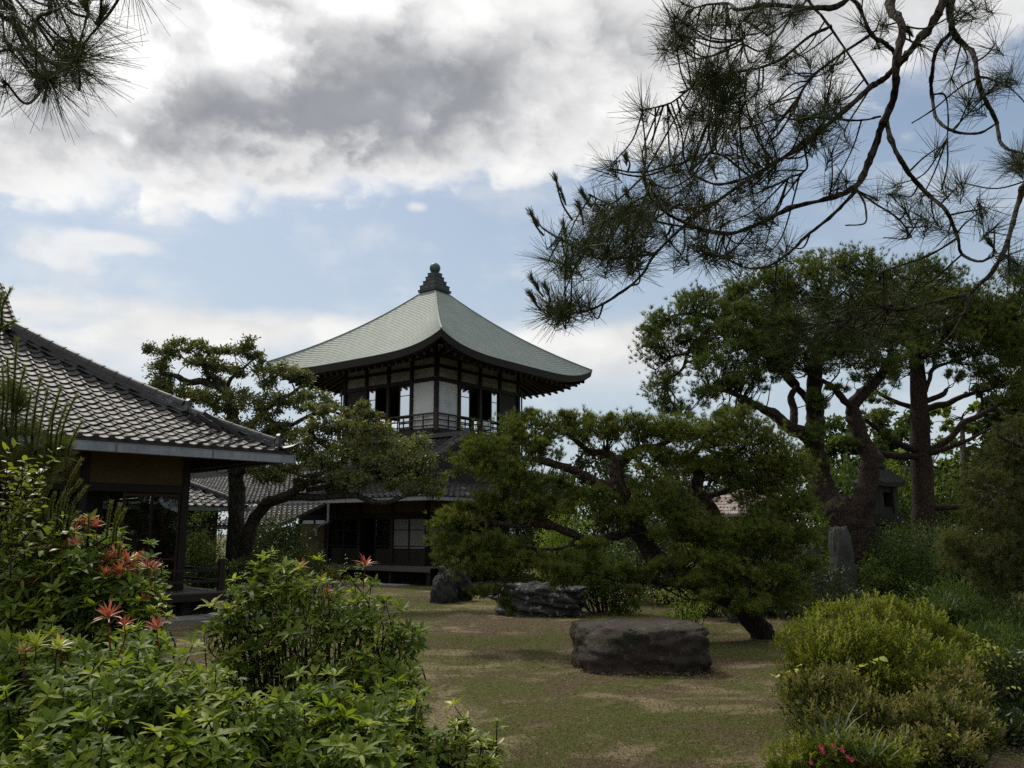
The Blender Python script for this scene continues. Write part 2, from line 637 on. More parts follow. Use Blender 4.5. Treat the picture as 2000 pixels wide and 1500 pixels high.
    m_leaf('olive_needles', [(0, (.040, .046, .012)), (.5, (.075, .082, .022)), (1, (.12, .125, .034))], .6, .2, .3)
    m_leaf('oak_leaves', [(0, (.065, .078, .028)), (.5, (.125, .142, .050)), (.85, (.185, .200, .068)), (.95, (.22, .15, .055)), (1, (.27, .135, .045))], .5, .3, .38)
    m_leaf('maple_leaves', [(0, (.075, .115, .018)), (.5, (.13, .185, .028)), (1, (.20, .25, .045))], .5, .25, .5)
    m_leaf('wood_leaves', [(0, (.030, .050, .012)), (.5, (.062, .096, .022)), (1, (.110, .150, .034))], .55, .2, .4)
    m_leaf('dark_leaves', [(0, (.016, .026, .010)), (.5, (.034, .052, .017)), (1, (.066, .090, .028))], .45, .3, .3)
    m_leaf('pieris_leaves', [(0, (.044, .076, .010)), (.45, (.105, .160, .018)), (.8, (.185, .245, .028)), (1, (.30, .33, .045))], .52, .20, .48)
    m_leaf('bright_leaves', [(0, (.10, .14, .018)), (.5, (.19, .225, .030)), (1, (.30, .32, .06))], .42, .4, .42)
    m_leaf('azalea_leaves', [(0, (.062, .080, .012)), (.5, (.125, .148, .020)), (.85, (.19, .21, .034)), (1, (.23, .23, .05))], .55, .2, .4)
    m_leaf('azalea_dull', [(0, (.050, .060, .016)), (.5, (.100, .110, .030)), (.85, (.165, .165, .052)), (1, (.20, .165, .07))], .55, .2, .35)
    m_leaf('red_leaves', [(0, (.20, .040, .032)), (.5, (.36, .080, .062)), (1, (.46, .17, .12))], .4, .4, .35)
    m_leaf('lime_leaves', [(0, (.28, .32, .04)), (1, (.45, .46, .09))], .4, .4, .4)
    m_leaf('blades', [(0, (.035, .050, .018)), (1, (.075, .11, .03))], .5, .3, .3)
    m_leaf('litter', [(0, (.07, .048, .028)), (.35, (.14, .105, .062)), (.6, (.26, .205, .125)), (.72, (.070, .080, .022)), (1, (.125, .135, .036))], .8, .15, .12)
    m_leaf('pink_petals', [(0, (.45, .03, .10)), (1, (.70, .08, .2))], .5, .3, .3)
    m_leaf('berries', [(0, (.16, .19, .05)), (1, (.36, .37, .12))], .4, .4, .1)
    material('cone', lambda N: principled(N, N.ramp(N.noise(wpos(N), 60, 4), [(.3, (.012, .012, .008)), (.7, (.04, .035, .02))]), .8, .2))


setup_materials()
M = MATS

# ------------------------------------------------------------------ ground and paving
def build_ground():
    xs = np.concatenate([[-900, -300, -120, -60, -35], np.linspace(-24, 24, 97), [35, 60, 120, 300, 900]])
    ys = np.concatenate([[-400, -100, -30, -8], np.linspace(-3, 34, 75), [45, 70, 130, 300, 900]])
    X, Yg = np.meshgrid(xs, ys)
    Zg = np.zeros_like(X)
    for i in range(X.shape[0]):
        for j in range(X.shape[1]):
            if abs(X[i, j]) < 25 and -4 < Yg[i, j] < 35:
                Zg[i, j] = .05 * mnoise.fractal((X[i, j] * .5, Yg[i, j] * .5, 3.3), 1.0, 2.0, 4) - .02
    V = np.stack([X, Yg, Zg], -1).reshape(-1, 3)
    w = len(xs)
    idx = np.arange(len(V)).reshape(len(ys), w)
    F = np.stack([idx[:-1, :-1], idx[:-1, 1:], idx[1:, 1:], idx[1:, :-1]], -1).reshape(-1, 4)
    o = link('ground', np_mesh('ground', V, F, smooth=True), M['ground'])
    return tag(o, kind='structure')


build_ground()

# ------------------------------------------------------------------ roofs of clay tiles
TW, TL = .275, .235          # cover width and exposed length of a pantile


def tile_profile(t):
    return -.020 * math.sin(math.pi * t / .68) if t < .68 else .036 * math.sin(math.pi * (t - .68) / .32)


def tile_mesh(tint, eave=False):
    """one pantile; x across, y up the slope, its lower edge at y=0 raised over the course below"""
    n = 9
    V, F = [], []
    for j, (yy, zz) in enumerate(((0.0, .034), (TL + .035, .0))):
        for i in range(n + 1):
            t = i / n
            V.append((t * (TW + .012), yy, zz + tile_profile(t)))
    for i in range(n + 1):
        t = i / n
        drop = .026 if not eave else (.060 if t < .66 else .075)
        V.append((t * (TW + .012), 0.004, .034 + tile_profile(t) - drop))
    for i in range(n):
        F.append((i, i + 1, n + 2 + i, n + 1 + i))
        F.append((i + 1, i, 2 * n + 2 + i, 2 * n + 3 + i))
    if eave:                                     # round stop on the roll of an eaves tile
        b = len(V)
        cx, cz, r = .84 * (TW + .012), .034 + .004, .052
        for k in range(10):
            a = 2 * math.pi * k / 10
            V.append((cx + r * math.cos(a), -.016, cz + r * math.sin(a)))
        for k in range(10):
            a = 2 * math.pi * k / 10
            V.append((cx + r * math.cos(a), .03, cz + r * math.sin(a)))
        F.append(tuple(b + k for k in range(10)))
        F += [(b + k, b + 10 + k, b + 10 + (k + 1) % 10, b + (k + 1) % 10) for k in range(10)]
    me = mesh('tile', V, F, False)
    a = me.attributes.new('tint', 'FLOAT', 'POINT')
    a.data.foreach_set('value', np.full(len(V), tint, dtype=np.float32))
    me.materials.append(M['roof_tile'])
    return me


TINTS = [.12, .28, .36, .44, .52, .60, .70, .98]
TILES = [tile_mesh(t) for t in TINTS]
EAVE_TILES = [tile_mesh(t, True) for t in TINTS[:5]]


def mesh_arrays(me):
    V = np.empty(len(me.vertices) * 3, np.float32)
    me.vertices.foreach_get('co', V)
    return V.reshape(-1, 3), [tuple(p.vertices) for p in me.polygons]


def tile_field(O, e, p, s_rng, d_rng, zf, inside, seed=1, eave=True):
    """matrices of all tiles on a roof face: O eave origin (x,y), e along the eave, p up the slope in plan"""
    rr = random.Random(seed)
    O, e, p = np.asarray(O[:2], float), np.asarray(e, float), np.asarray(p, float)
    out = []
    flip = np.cross(np.r_[e, 0], np.r_[p, 0])[2] < 0
    d = d_rng[0]
    row = 0
    while d < d_rng[1]:
        z0, z1 = zf(d), zf(d + .05)
        sl = math.atan2(z1 - z0, .05)
        s = s_rng[0]
        while s < s_rng[1]:
            if inside(s + TW / 2, d + TL * .5 * math.cos(sl)):
                q = O + e * (s + (TW if flip else 0)) + p * d
                ex = np.r_[-e if flip else e, 0]
                ey = np.r_[p * math.cos(sl), math.sin(sl)]
                ez = np.cross(ex, ey)
                j = rr.uniform(-.004, .004)
                tw = rr.gauss(0, .012)
                ey2 = ey * math.cos(tw) + ex * math.sin(tw)
                ex2 = np.cross(ey2, ez)
                mtx = Matrix(((ex2[0], ey2[0], ez[0], q[0]), (ex2[1], ey2[1], ez[1], q[1]), (ex2[2], ey2[2], ez[2], z0 + j), (0, 0, 0, 1)))
                k = min(len(TILES) - 1, max(0, int(rr.gauss(3.3, 1.35))))
                if rr.random() < .035:
                    k = 7
                out.append((mtx, row == 0 and eave, k))
            s += TW
        d += TL * math.cos(sl)
        row += 1
    return out


def lay_tiles(roof, fields, count=300):
    """the nearest tiles are parts of their own, the others one joined part"""
    tiles = [t for f in fields for t in f]
    tiles.sort(key=lambda t: (t[0].translation - Vector((0, 0, EYE))).length)

    def seen(t):
        c = t[0].translation
        k = 1000 + FPX * c.x / max(c.y, .1)
        return c.y > 1 and -60 < k < 2060
    vis = [t for t in tiles if seen(t)]
    near = vis[:count]
    rest = [t for t in tiles if not any(t is q for q in near)] if len(tiles) < 0 else None
    ids = set(id(t) for t in near)
    rest = [t for t in tiles if id(t) not in ids]
    inv = wmat(roof).inverted()
    for m_, ev, k in near:
        me = EAVE_TILES[min(k, 4)] if ev else TILES[k]
        o = bpy.data.objects.new('tile', me)
        COL.objects.link(o)
        o.parent = roof
        o.matrix_basis = inv @ m_
    if rest:
        Vs, Fs, Ts, b = [], [], [], 0
        cache = {}
        for m_, ev, k in rest:
            key = (ev, min(k, 4) if ev else k)
            if key not in cache:
                cache[key] = mesh_arrays((EAVE_TILES if ev else TILES)[key[1]])
            V, F = cache[key]
            A = np.array(m_)
            Vs.append(V @ A[:3, :3].T + A[:3, 3])
            Fs += [tuple(b + i for i in f) for f in F]
            Ts.append(np.full(len(V), TINTS[key[1]]))
            b += len(V)
        me = bpy.data.meshes.new('far_tiles')
        me.from_pydata(np.concatenate(Vs).tolist(), [], Fs)
        a = me.attributes.new('tint', 'FLOAT', 'POINT')
        a.data.foreach_set('value', np.concatenate(Ts).astype(np.float32))
        tag(link('far_tiles', me, M['roof_tile'], roof), kind='stuff')


def roof_slab(O, e, p, s_fun, depth, zf, th=.10, n=8):
    """boarded slab under a roof face; s_fun(d) gives the two ends of the course at plan depth d"""
    V, F = [], []
    for i in range(n + 1):
        d = depth * i / n
        for s in s_fun(d):
            q = np.asarray(O[:2]) + np.asarray(e) * s + np.asarray(p) * d
            V.append((q[0], q[1], zf(d) - .012))
            V.append((q[0], q[1], zf(d) - th))
    for i in range(n):
        a, b = 4 * i, 4 * i + 4
        F += [(a, a + 2, b + 2, b), (a + 1, b + 1, b + 3, a + 3), (a, b, b + 1, a + 1), (a + 2, a + 3, b + 3, b + 2)]
    F += [(0, 1, 3, 2), (4 * n, 4 * n + 2, 4 * n + 3, 4 * n + 1)]
    return V, F


def cap_mesh(L=.30, r=.085):
    V, F = [], []
    n = 8
    for j, (y, k) in enumerate(((0, 1.08), (.035, 1.08), (.037, 1.0), (L, .94))):
        for i in range(n + 1):
            a = math.pi * i / n
            V.append((r * k * math.cos(a), y, r * k * math.sin(a) * .9))
    w = n + 1
    for j in range(3):
        for i in range(n):
            F.append((j * w + i, j * w + i + 1, (j + 1) * w + i + 1, (j + 1) * w + i))
    V.append((0, 0, 0))
    F += [(i + 1, i, len(V) - 1) for i in range(n)]
    me = mesh('ridge_cap', V, F, False)
    me.materials.append(M['ridge_tile'])
    return me


CAP = cap_mesh()


def ridge(roof, pts, layers=4, lw=.20, lh=.045, name='ridge'):
    """stacked flat tiles topped by a row of half round caps, along a polyline of points"""
    pts = [np.asarray(q, float) for q in pts]
    rr = random.Random(len(pts))
    mb = MB()
    # resample
    seg = [np.linalg.norm(b - a) for a, b in zip(pts[:-1], pts[1:])]
    tot = sum(seg)

    def point(s):
        for a, b, l in zip(pts[:-1], pts[1:], seg):
            if s <= l:
                return a + (b - a) * s / l
            s -= l
        return pts[-1] + (pts[-1] - pts[-2]) / seg[-1] * s
    step = .30
    k = max(1, int(tot / step))
    step = tot / k
    inv = None
    r_o = link(name, mesh(name, [(0, 0, 0)], []), None, roof) if False else None
    for i in range(k):
        a, b = point(i * step), point((i + 1) * step)
        for L in range(layers):
            w = lw * (1.0 if L % 2 == 0 else .86) - .008 * L
            o = np.array([0, 0, lh * (L + .5)])
            mb.bar(a + o, b + o + (b - a) * .02, w + rr.uniform(-.004, .004), lh * .86)
    ro = mb.build(name, M['ridge_tile'], roof)
    inv = wmat(roof).inverted()
    for i in range(k):
        a, b = point(i * step), point((i + 1) * step)
        y = (b - a) / np.linalg.norm(b - a)
        x = np.cross(y, Z); x /= np.linalg.norm(x)
        zz = np.cross(x, y)
        q = a + np.array([0, 0, lh * layers])
        m_ = Matrix(((x[0], y[0], zz[0], q[0]), (x[1], y[1], zz[1], q[1]), (x[2], y[2], zz[2], q[2]), (0, 0, 0, 1)))
        o = bpy.data.objects.new('ridge_cap', CAP)
        COL.objects.link(o)
        o.parent = roof
        o.matrix_basis = inv @ m_ @ Matrix.Diagonal((lw / .2, step / .29, lw / .2, 1))
    return ro


def onigawara(mb, c, x, n, w=.22, h=.36):
    """ornamental end tile: a shouldered plate facing n"""
    c, x, n = map(np.asarray, (c, x, n))
    pr = [(-1, 0), (1, 0), (1.1, .25), (.8, .5), (.55, .85), (0, 1.0), (-.55, .85), (-.8, .5), (-1.1, .25)]
    P = [c + x * a * w + Z * b * h + n * t for t in (.0, .07) for a, b in pr]
    k = len(pr)
    F = [tuple(range(k - 1, -1, -1)), tuple(range(k, 2 * k))] + [(i, (i + 1) % k, k + (i + 1) % k, k + i) for i in range(k)]
    mb.add(P, F)


def gutter(parent, a, b, out, h=.15, w=.13, piece=1.8, mat='gutter_metal'):
    """box gutter from a to b made of lengths with lapped joints and strap brackets"""
    a, b, out = np.asarray(a, float), np.asarray(b, float), np.asarray(out, float)
    L = np.linalg.norm(b - a)
    d = (b - a) / L
    k = max(1, round(L / piece))
    th = .006
    g = MB()
    for i in range(k):
        p, q = a + d * (L * i / k), a + d * (L * (i + 1) / k - .004)
        g.box((p + q) / 2 + out * w / 2, d, out, Z, np.linalg.norm(q - p) / 2, w / 2, th)             # bottom
        g.box((p + q) / 2 + out * w + Z * h / 2, d, out, Z, np.linalg.norm(q - p) / 2, th, h / 2)     # face
        g.box((p + q) / 2 + out * w + Z * h, d, out, Z, np.linalg.norm(q - p) / 2, th * 2, th)        # bead
        g.box((p + q) / 2 + Z * h / 2, d, out, Z, np.linalg.norm(q - p) / 2, th, h / 2)
    for end in (a, b):
        g.box(end + out * w / 2 + Z * h / 2, d, out, Z, th, w / 2, h / 2)
    go = g.build('gutter', M[mat], parent)
    for i in range(k + 1):
        c = a + d * min(max(L * i / k, .03), L - .03)
        MB().box(c + out * (w + .004) + Z * h / 2, d, out, Z, .016, th, h / 2 + .010).box(c + out * w / 2 - Z * .008, d, out, Z, .022, w / 2, th).build('joint_strap', M['gutter_dark'], go)
    return go


def pane_door(parent, a, b, z0, z1, n, mat='glass', bars=(.12, .80), kick=0.0, frame='red_wood', name='sliding_door'):
    """framed glazed door between plan points a and b; bars are heights of glazing bars (fractions)"""
    a, b = np.asarray(a, float), np.asarray(b, float)
    d = (b - a) / np.linalg.norm(b - a)
    nn = np.asarray(n, float)
    A0, B0 = v3(a, z0), v3(b, z0)
    w = .045
    D = thing_part(name, parent)
    f = MB()
    d3, n3 = np.r_[d, 0], np.r_[nn, 0]
    for q in (A0 + d3 * w / 2, B0 - d3 * w / 2):
        f.box(q + Z * (z1 - z0) / 2, Z, d3, n3, (z1 - z0) / 2, w / 2, .018)
    Lh = np.linalg.norm(b - a) / 2 - w
    mid = (A0 + B0) / 2
    for hgt in (0.02, 1 - .02):
        f.box(mid + Z * (z1 - z0) * hgt, d3, n3, Z, Lh, .017, .03)
    for hgt in bars:
        f.box(mid + Z * (z1 - z0) * hgt, d3, n3, Z, Lh, .015, .014)
    f.build('frame', M[frame], D)
    lv = [.03] + list(bars) + [.97]
    if kick:
        lv = [.03] + [q for q in bars if q > kick] + [.97]
        lv[0] = kick
        MB().box(mid + Z * (z1 - z0) * kick / 2, d3, n3, Z, Lh, .010, (z1 - z0) * kick / 2).build('kick_panel', M['dark_wood'], D)
    for lo, hi in zip(lv[:-1], lv[1:]):
        MB().box(mid + Z * (z1 - z0) * (lo + hi) / 2, d3, n3, Z, Lh, .003, (z1 - z0) * (hi - lo) / 2 - .013).build('pane', M[mat], D)
    return D


def thing_part(name, parent):
    o = bpy.data.objects.new(name, None)
    o.empty_display_size = .1
    COL.objects.link(o)
    o.parent = parent
    return o


def rafters(parent, O, e, p, s0, s1, depth, zf, step=.33, drop=.13, size=(.05, .07), mat='soffit', inside=None):
    s = s0
    while s < s1:
        if inside is None or inside(s):
            a = np.asarray(O[:2]) + np.asarray(e) * s + np.asarray(p) * .10
            b = np.asarray(O[:2]) + np.asarray(e) * s + np.asarray(p) * depth
            MB().bar(v3(a, zf(.10) - drop), v3(b, zf(depth) - drop), size[0], size[1]).build('rafter', M[mat], parent)
        s += step


# ------------------------------------------------------------------ the tiled house at the left
def build_left_house():
    a = R(45)
    u, n = np.array([math.sin(a), math.cos(a)]), np.array([math.cos(a), -math.sin(a)])
    u3, n3 = np.r_[u, 0], np.r_[n, 0]
    C = on_ground(345, 1197)[:2]                       # corner post
    ov = 1.52
    EC = C + ov * (u + n)                              # corner of the eaves
    H = thing('tiled_house', v3(C, 0), 'low house with grey pantile hip roof and steel gutter, cut by left edge', 'house')
    z_e = 3.27
    zf = lambda d: z_e + .44 * d + .034 * d * d
    ROOF = thing_part('roof', H)
    e1, p1 = -u, -n                                    # front face: eave runs to the left, slope rises away from us
    e2, p2 = -n, -u                                    # side face
    HIP = 4.30
    ins1 = lambda s, d: s > min(d, HIP) - .10
    ins2 = lambda s, d: s > min(d, HIP) - .10 and d < HIP + .1
    f1 = tile_field(EC, e1, p1, (0, 9.2), (0, 6.2), zf, ins1, 3)
    f2 = tile_field(EC, e2, p2, (0, 11.5), (0, 4.4), zf, ins2, 4)
    lay_tiles(ROOF, [f1, f2], 300)
    mb = MB()
    mb.add(*roof_slab(EC, e1, p1, lambda d: (min(d, HIP) + .02, 9.4), 6.2, zf))
    mb.add(*roof_slab(EC, e2, p2, lambda d: (min(d, HIP) + .02, 11.5), 4.3, zf))
    mb.build('roof_boards', M['soffit'], ROOF)
    # hip ridges: two tiers as on the roof, the lower one shorter
    hip = lambda d: np.r_[EC + (e1 + p1) * d, zf(d)]
    ridge(ROOF, [hip(t) for t in np.linspace(.22, 1.75, 7)], 3, .20, .045)
    ridge(ROOF, [hip(t) for t in np.linspace(1.62, HIP, 10)], 5, .22, .045)
    en = MB()
    hd = np.r_[(u + n) / np.linalg.norm(u + n), 0]
    onigawara(en, hip(.20), np.cross(hd, Z), hd, .13, .30)
    en.build('end_tile', M['ridge_tile'], ROOF)
    en = MB()
    onigawara(en, hip(1.58), np.cross(hd, Z), hd, .14, .36)
    en.build('end_tile', M['ridge_tile'], ROOF)
    tip = MB()                                         # upswept corner tile
    q = hip(.0)
    prev = None
    for i in range(6):
        t = i / 5
        c = q + hd * (-.25 + .42 * t) + Z * (.06 + .11 * t * t)
        w = .16 * (1 - t) + .02
        sd_ = np.cross(hd, Z)
        ring = [c + sd_ * w, c + Z * .07 * (1 - t * .6), c - sd_ * w, c - Z * .03]
        if prev is not None:
            tip.add(prev + ring, [(0, 1, 5, 4), (1, 2, 6, 5), (2, 3, 7, 6), (3, 0, 4, 7)])
        prev = ring
    tip.build('corner_tile', M['ridge_tile'], ROOF)
    # gable above the hip, with its descending ridge
    g0 = lambda d: np.r_[EC + e1 * (HIP + .35) + p1 * d, zf(d) + .02]
    ridge(ROOF, [g0(t) for t in np.linspace(4.15, 6.1, 6)], 4, .22, .05)
    MB().add([np.r_[EC + e1 * (HIP + .25) + p1 * d, z] for d, z in ((4.2, zf(4.2) - .1), (6.2, zf(6.2)), (8.2, zf(4.2) - .1))], [(0, 1, 2)]).build('gable_wall', M['dark_wood'], H)
    # soffit rafters
    rafters(ROOF, EC, e1, p1, .5, 8.5, 1.7, zf, inside=lambda s: True)
    rafters(ROOF, EC, e2, p2, .5, 6.5, 1.7, zf)
    # fascia boards
    MB().bar(v3(EC + n * -.05 + u * -.02, z_e - .10), v3(EC + e1 * 9.3 - n * .05, z_e - .10), .05, .12).build('fascia', M['dark_wood'], H)
    MB().bar(v3(EC + u * -.05 - n * .02, z_e - .10), v3(EC + e2 * 11 - u * .05, z_e - .10), .05, .12).build('fascia', M['dark_wood'], H)
    gutter(H, v3(EC + u * .05 + n * .02, z_e - .24), v3(EC + e1 * 9 + n * .02, z_e - .24), n3, .155, .14, 1.75)
    gutter(H, v3(EC + u * .02, z_e - .20), v3(EC + e2 * 8 + u * .02, z_e - .20), u3, .10, .11, 2.2, 'gutter_dark')
    # posts and beams
    zf_, zl, zt = .46, 2.42, 3.55
    pw = .075

    def post(q, w=pw, z0=.2, z1=zt):
        MB().box(v3(q, (z0 + z1) / 2), Z, u3, n3, (z1 - z0) / 2, w, w, .012).build('post', M['dark_wood'], H)
    bay = 2.0
    for k in range(0, 4):
        post(C - u * bay * k)
        if k:
            post(C - n * bay * k)
    for A, d3, L in ((C, -u, 6.3), (C, -n, 6.3)):
        o3 = n3 if d3 is not None and abs(np.dot(d3, u)) > .9 else u3
        for z, h in ((zl + .06, .09), (zf_ - .02, .09), (zt - .08, .10)):
            MB().bar(v3(A, z), v3(A + d3 * L, z), .11, h * 1.8, bev=.01).build('beam', M['dark_wood'], H)
        for k in range(3):
            a0, b0 = A + d3 * (bay * k + pw), A + d3 * (bay * (k + 1) - pw)
            MB().box((v3(a0, 0) + v3(b0, 0)) / 2 + Z * (zl + zt) / 2, np.r_[d3, 0], np.array([-d3[1], d3[0], 0]), Z, np.linalg.norm(b0 - a0) / 2, .03, (zt - zl) / 2 - .1).build('upper_wall', M['ochre_plaster'], H)
    # glazed sliding doors: two leaves at the corner, dark opening beside
    pane_door(H, C - u * .08, C - u * .68, zf_ + .05, zl - .03, n, bars=(.30,))
    pane_door(H, C - u * .64, C - u * 1.24, zf_ + .05, zl - .03, n, bars=(.30,))
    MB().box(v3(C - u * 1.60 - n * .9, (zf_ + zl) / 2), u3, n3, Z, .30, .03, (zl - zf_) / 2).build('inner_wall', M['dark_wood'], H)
    for k in range(2):
        for j in (0, 1):
            a0 = C - n * (bay * k + .08 + j * .92)
            pane_door(H, a0, a0 - n * .95, zf_ + .05, zl - .03, u, bars=(.30,))
    # floor, ceiling, back walls of the rooms
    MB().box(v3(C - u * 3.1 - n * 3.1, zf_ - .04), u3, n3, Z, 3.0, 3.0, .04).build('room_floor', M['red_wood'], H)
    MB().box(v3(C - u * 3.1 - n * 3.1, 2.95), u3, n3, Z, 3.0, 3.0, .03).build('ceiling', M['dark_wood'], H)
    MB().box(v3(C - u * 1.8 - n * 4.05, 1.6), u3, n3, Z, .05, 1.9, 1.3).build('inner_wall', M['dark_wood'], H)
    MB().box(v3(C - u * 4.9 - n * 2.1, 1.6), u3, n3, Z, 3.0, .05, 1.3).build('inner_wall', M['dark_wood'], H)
    # verandah deck of boards round the corner, with rails
    dz = .42
    DK = thing_part('verandah', H)
    for j in range(5):
        o0 = .10 + j * .145
        MB().bar(v3(C + n * o0 + u * .80, dz), v3(C + n * o0 - u * 6, dz), .138, .035).build('deck_board', M['grey_wood'], DK)
    for j in range(5):
        o0 = .10 + j * .145
        MB().bar(v3(C + u * o0 + n * .022, dz), v3(C + u * o0 - n * 5, dz), .138, .034).build('deck_board', M['grey_wood'], DK)
    MB().bar(v3(C + n * .80 + u * .86, dz - .08), v3(C + n * .80 - u * 6, dz - .08), .06, .14).build('edge_beam', M['dark_wood'], DK)
    MB().bar(v3(C + u * .83 + n * .77, dz - .08), v3(C + u * .83 - n * 5, dz - .08), .06, .14).build('edge_beam', M['dark_wood'], DK)
    rl = C + n * .62
    for z, h in ((.64, .045), (.86, .055)):
        MB().bar(v3(rl + u * .58, z), v3(rl - u * 5, z), .05, h).build('rail', M['dark_wood'], DK)
    for k, s in enumerate((.60, -.8, -2.2, -3.6)):
        MB().box(v3(rl + u * s, .75), Z, u3, n3, .33, .055, .055, .01).build('rail_post', M['dark_wood'], DK)
    for z in (.64, .86):
        MB().bar(v3(C + u * .60 + n * .5, z), v3(C + u * .60 - n * 4, z), .05, .045).build('rail', M['dark_wood'], DK)
    for q in (C + n * .7 + u * .7, C + n * .72 - u * .55, C + n * .7 - u * 1.9, C - n * 1.3 + u * .7, C - u * .02, C - u * 2):
        MB().box(v3(q, .15), Z, u3, n3, .19, .05, .05, .01).build('deck_post', M['dark_wood'], DK)
    MB().box(v3(C - u * 2.5 - n * .2, .12), u3, n3, Z, 2.4, .05, .16).build('foundation', M['rock_dark'], H)
    return H, C, u, n


LH, LC, LU, LN = build_left_house()


# ------------------------------------------------------------------ tower with copper roof
TA = R(37.5)
TU, TV = np.array([math.sin(TA), math.cos(TA)]), np.array([-math.cos(TA), math.sin(TA)])
TCEN = np.array([-3.26, 34.38])


def build_tower():
    u, v = TU, TV
    u3, v3_ = np.r_[u, 0], np.r_[v, 0]
    B, W, ze, lift, ap = 2.5, 4.76, 7.86, .53, 11.55
    T = thing('tower_pavilion', v3(TCEN, 0), 'square wooden tower with pyramid roof of green copper and ball finial', 'tower')
    ROOF = thing_part('roof', T)

    def P(s, t, z):
        return np.r_[TCEN + u * s + v * t, z]
    NT = 34

    def prof(t):                                       # t 0 at the eave, 1 at the top
        return ze + (ap - ze) * (.90 * t + .10 * t ** 3)

    def surf(t, q, off=0.0):
        """half side shrinks linearly; corners sweep up towards the eave"""
        hw = W + (.36 - W) * t
        z = prof(t) + lift * abs(q) ** 4.4 * (1 - t) ** 2.2 + off
        return hw, q * hw, z
    # copper sheets in courses, each lapping over the one below
    Vs, Fs, Ts = [], [], []
    rr = np.random.default_rng(5)
    sides = [(-u, -v), (-v, u), (u, v), (v, -u)]
    for si, (nn, tt) in enumerate(sides):
        for i in range(NT):
            t0, t1 = i / NT, (i + 1) / NT + .004
            hw = W + (.36 - W) * t0
            k = max(3, int(2 * hw / .46))
            edges = np.linspace(-1, 1, k + 1) + (.5 / k if i % 2 else -.5 / k)
            edges = np.clip(np.concatenate([[-1.0], edges[(edges > -.985) & (edges < .985)], [1.0]]), -1, 1)
            for a_, b_ in zip(edges[:-1], edges[1:]):
                tn = rr.uniform(.35, .65)
                gap = .003 / hw
                qs = np.linspace(a_ + gap, b_ - gap, 4)
                b = len(Vs)
                for q in qs:
                    for (t, off) in ((t0, .015), (t1, .002)):
                        w_, l_, z_ = surf(t, q, off)
                        p = TCEN + nn * w_ + tt * l_
                        Vs.append((p[0], p[1], z_))
                        Ts.append(tn)
                for q in qs:
                    w_, l_, z_ = surf(t0, q, -.004)
                    p = TCEN + nn * w_ + tt * l_
                    Vs.append((p[0], p[1], z_))
                    Ts.append(tn)
                for j in range(3):
                    Fs.append((b + 2 * j, b + 2 * j + 2, b + 2 * j + 3, b + 2 * j + 1))
                    Fs.append((b + 2 * j, b + 8 + j, b + 9 + j, b + 2 * j + 2))
    me = np_mesh('copper_sheets', np.array(Vs), np.array(Fs), np.array(Ts))
    tag(link('copper_sheets', me, M['copper'], ROOF), kind='stuff')
    # body of the roof below the sheets, thick black fascia and boarded soffit
    V, F = [], []
    nq = 24
    for (nn, tt) in sides:
        b = len(V)
        for q in np.linspace(-1, 1, nq + 1):
            ws = []
            for (t, off, inn) in ((0, -.006, 0), (0, -.26, .05), (0, -.30, .32)):
                w_, l_, z_ = surf(t, q, off)
                k = (w_ - inn) / w_
                p = TCEN + (nn * w_ + tt * l_) * k
                V.append((p[0], p[1], z_))
            # soffit runs in to the wall top
            p = TCEN + (nn * B + tt * q * B)
            V.append((p[0], p[1], ze + .42))
        for j in range(nq):
            c = b + 4 * j
            F += [(c, c + 1, c + 5, c + 4), (c + 1, c + 2, c + 6, c + 5), (c + 2, c + 3, c + 7, c + 6)]
        # closing sheet under the copper
        for q0, q1 in zip(np.linspace(-1, 1, nq + 1)[:-1], np.linspace(-1, 1, nq + 1)[1:]):
            for i in range(8):
                c = len(V)
                for (t, q) in ((i / 8, q0), (i / 8, q1), ((i + 1) / 8, q1), ((i + 1) / 8, q0)):
                    w_, l_, z_ = surf(t, q, -.03)
                    p = TCEN + nn * w_ + tt * l_
                    V.append((p[0], p[1], z_))
                F.append((c, c + 1, c + 2, c + 3))
    link('eaves', mesh('eaves', V, F), M['dark_wood'], ROOF)
    # rafters under the eaves on all sides
    for (nn, tt) in sides:
        for q in np.linspace(-.94, .94, 27):
            w_, l_, z_ = surf(0, q, -.36)
            a_ = TCEN + (nn * (w_ - .22) + tt * l_)
            b_ = TCEN + nn * (B - .05) + tt * (l_ * min(1.0, (B) / abs(l_) if abs(l_) > B else 1.0))
            MB().bar(np.r_[a_, z_ - .02], np.r_[b_, ze + .30], .07, .09).build('rafter', M['dark_wood'], ROOF)
    # hip rolls
    for (nn, tt) in sides:
        mb = MB()
        pts = []
        for i in range(13):
            w_, l_, z_ = surf(i / 12, 1, .0)
            pts.append(np.r_[TCEN + nn * w_ + tt * l_, z_ + .012])
        for p_, q_ in zip(pts[:-1], pts[1:]):
            mb.bar(p_, q_, .07, .05)
        o = mb.build('hip_roll', M['copper'], ROOF)
    # cap on the top and stepped finial
    mb = MB()
    ring0 = [P(s * .60, t * .60, prof(.935) + .03) for s, t in ((-1, -1), (1, -1), (1, 1), (-1, 1))]
    ring1 = [P(s * .36, t * .36, ap + .06) for s, t in ((-1, -1), (1, -1), (1, 1), (-1, 1))]
    ring2 = [P(s * .63, t * .63, prof(.925) + .0) for s, t in ((-1, -1), (1, -1), (1, 1), (-1, 1))]
    mb.add(ring2 + ring0 + ring1, [(i, (i + 1) % 4, 4 + (i + 1) % 4, 4 + i) for i in range(4)] + [(4 + i, 4 + (i + 1) % 4, 8 + (i + 1) % 4, 8 + i) for i in range(4)])
    mb.build('roof_cap', M['copper'], ROOF)
    FN = thing_part('finial', T)
    z = ap + .0
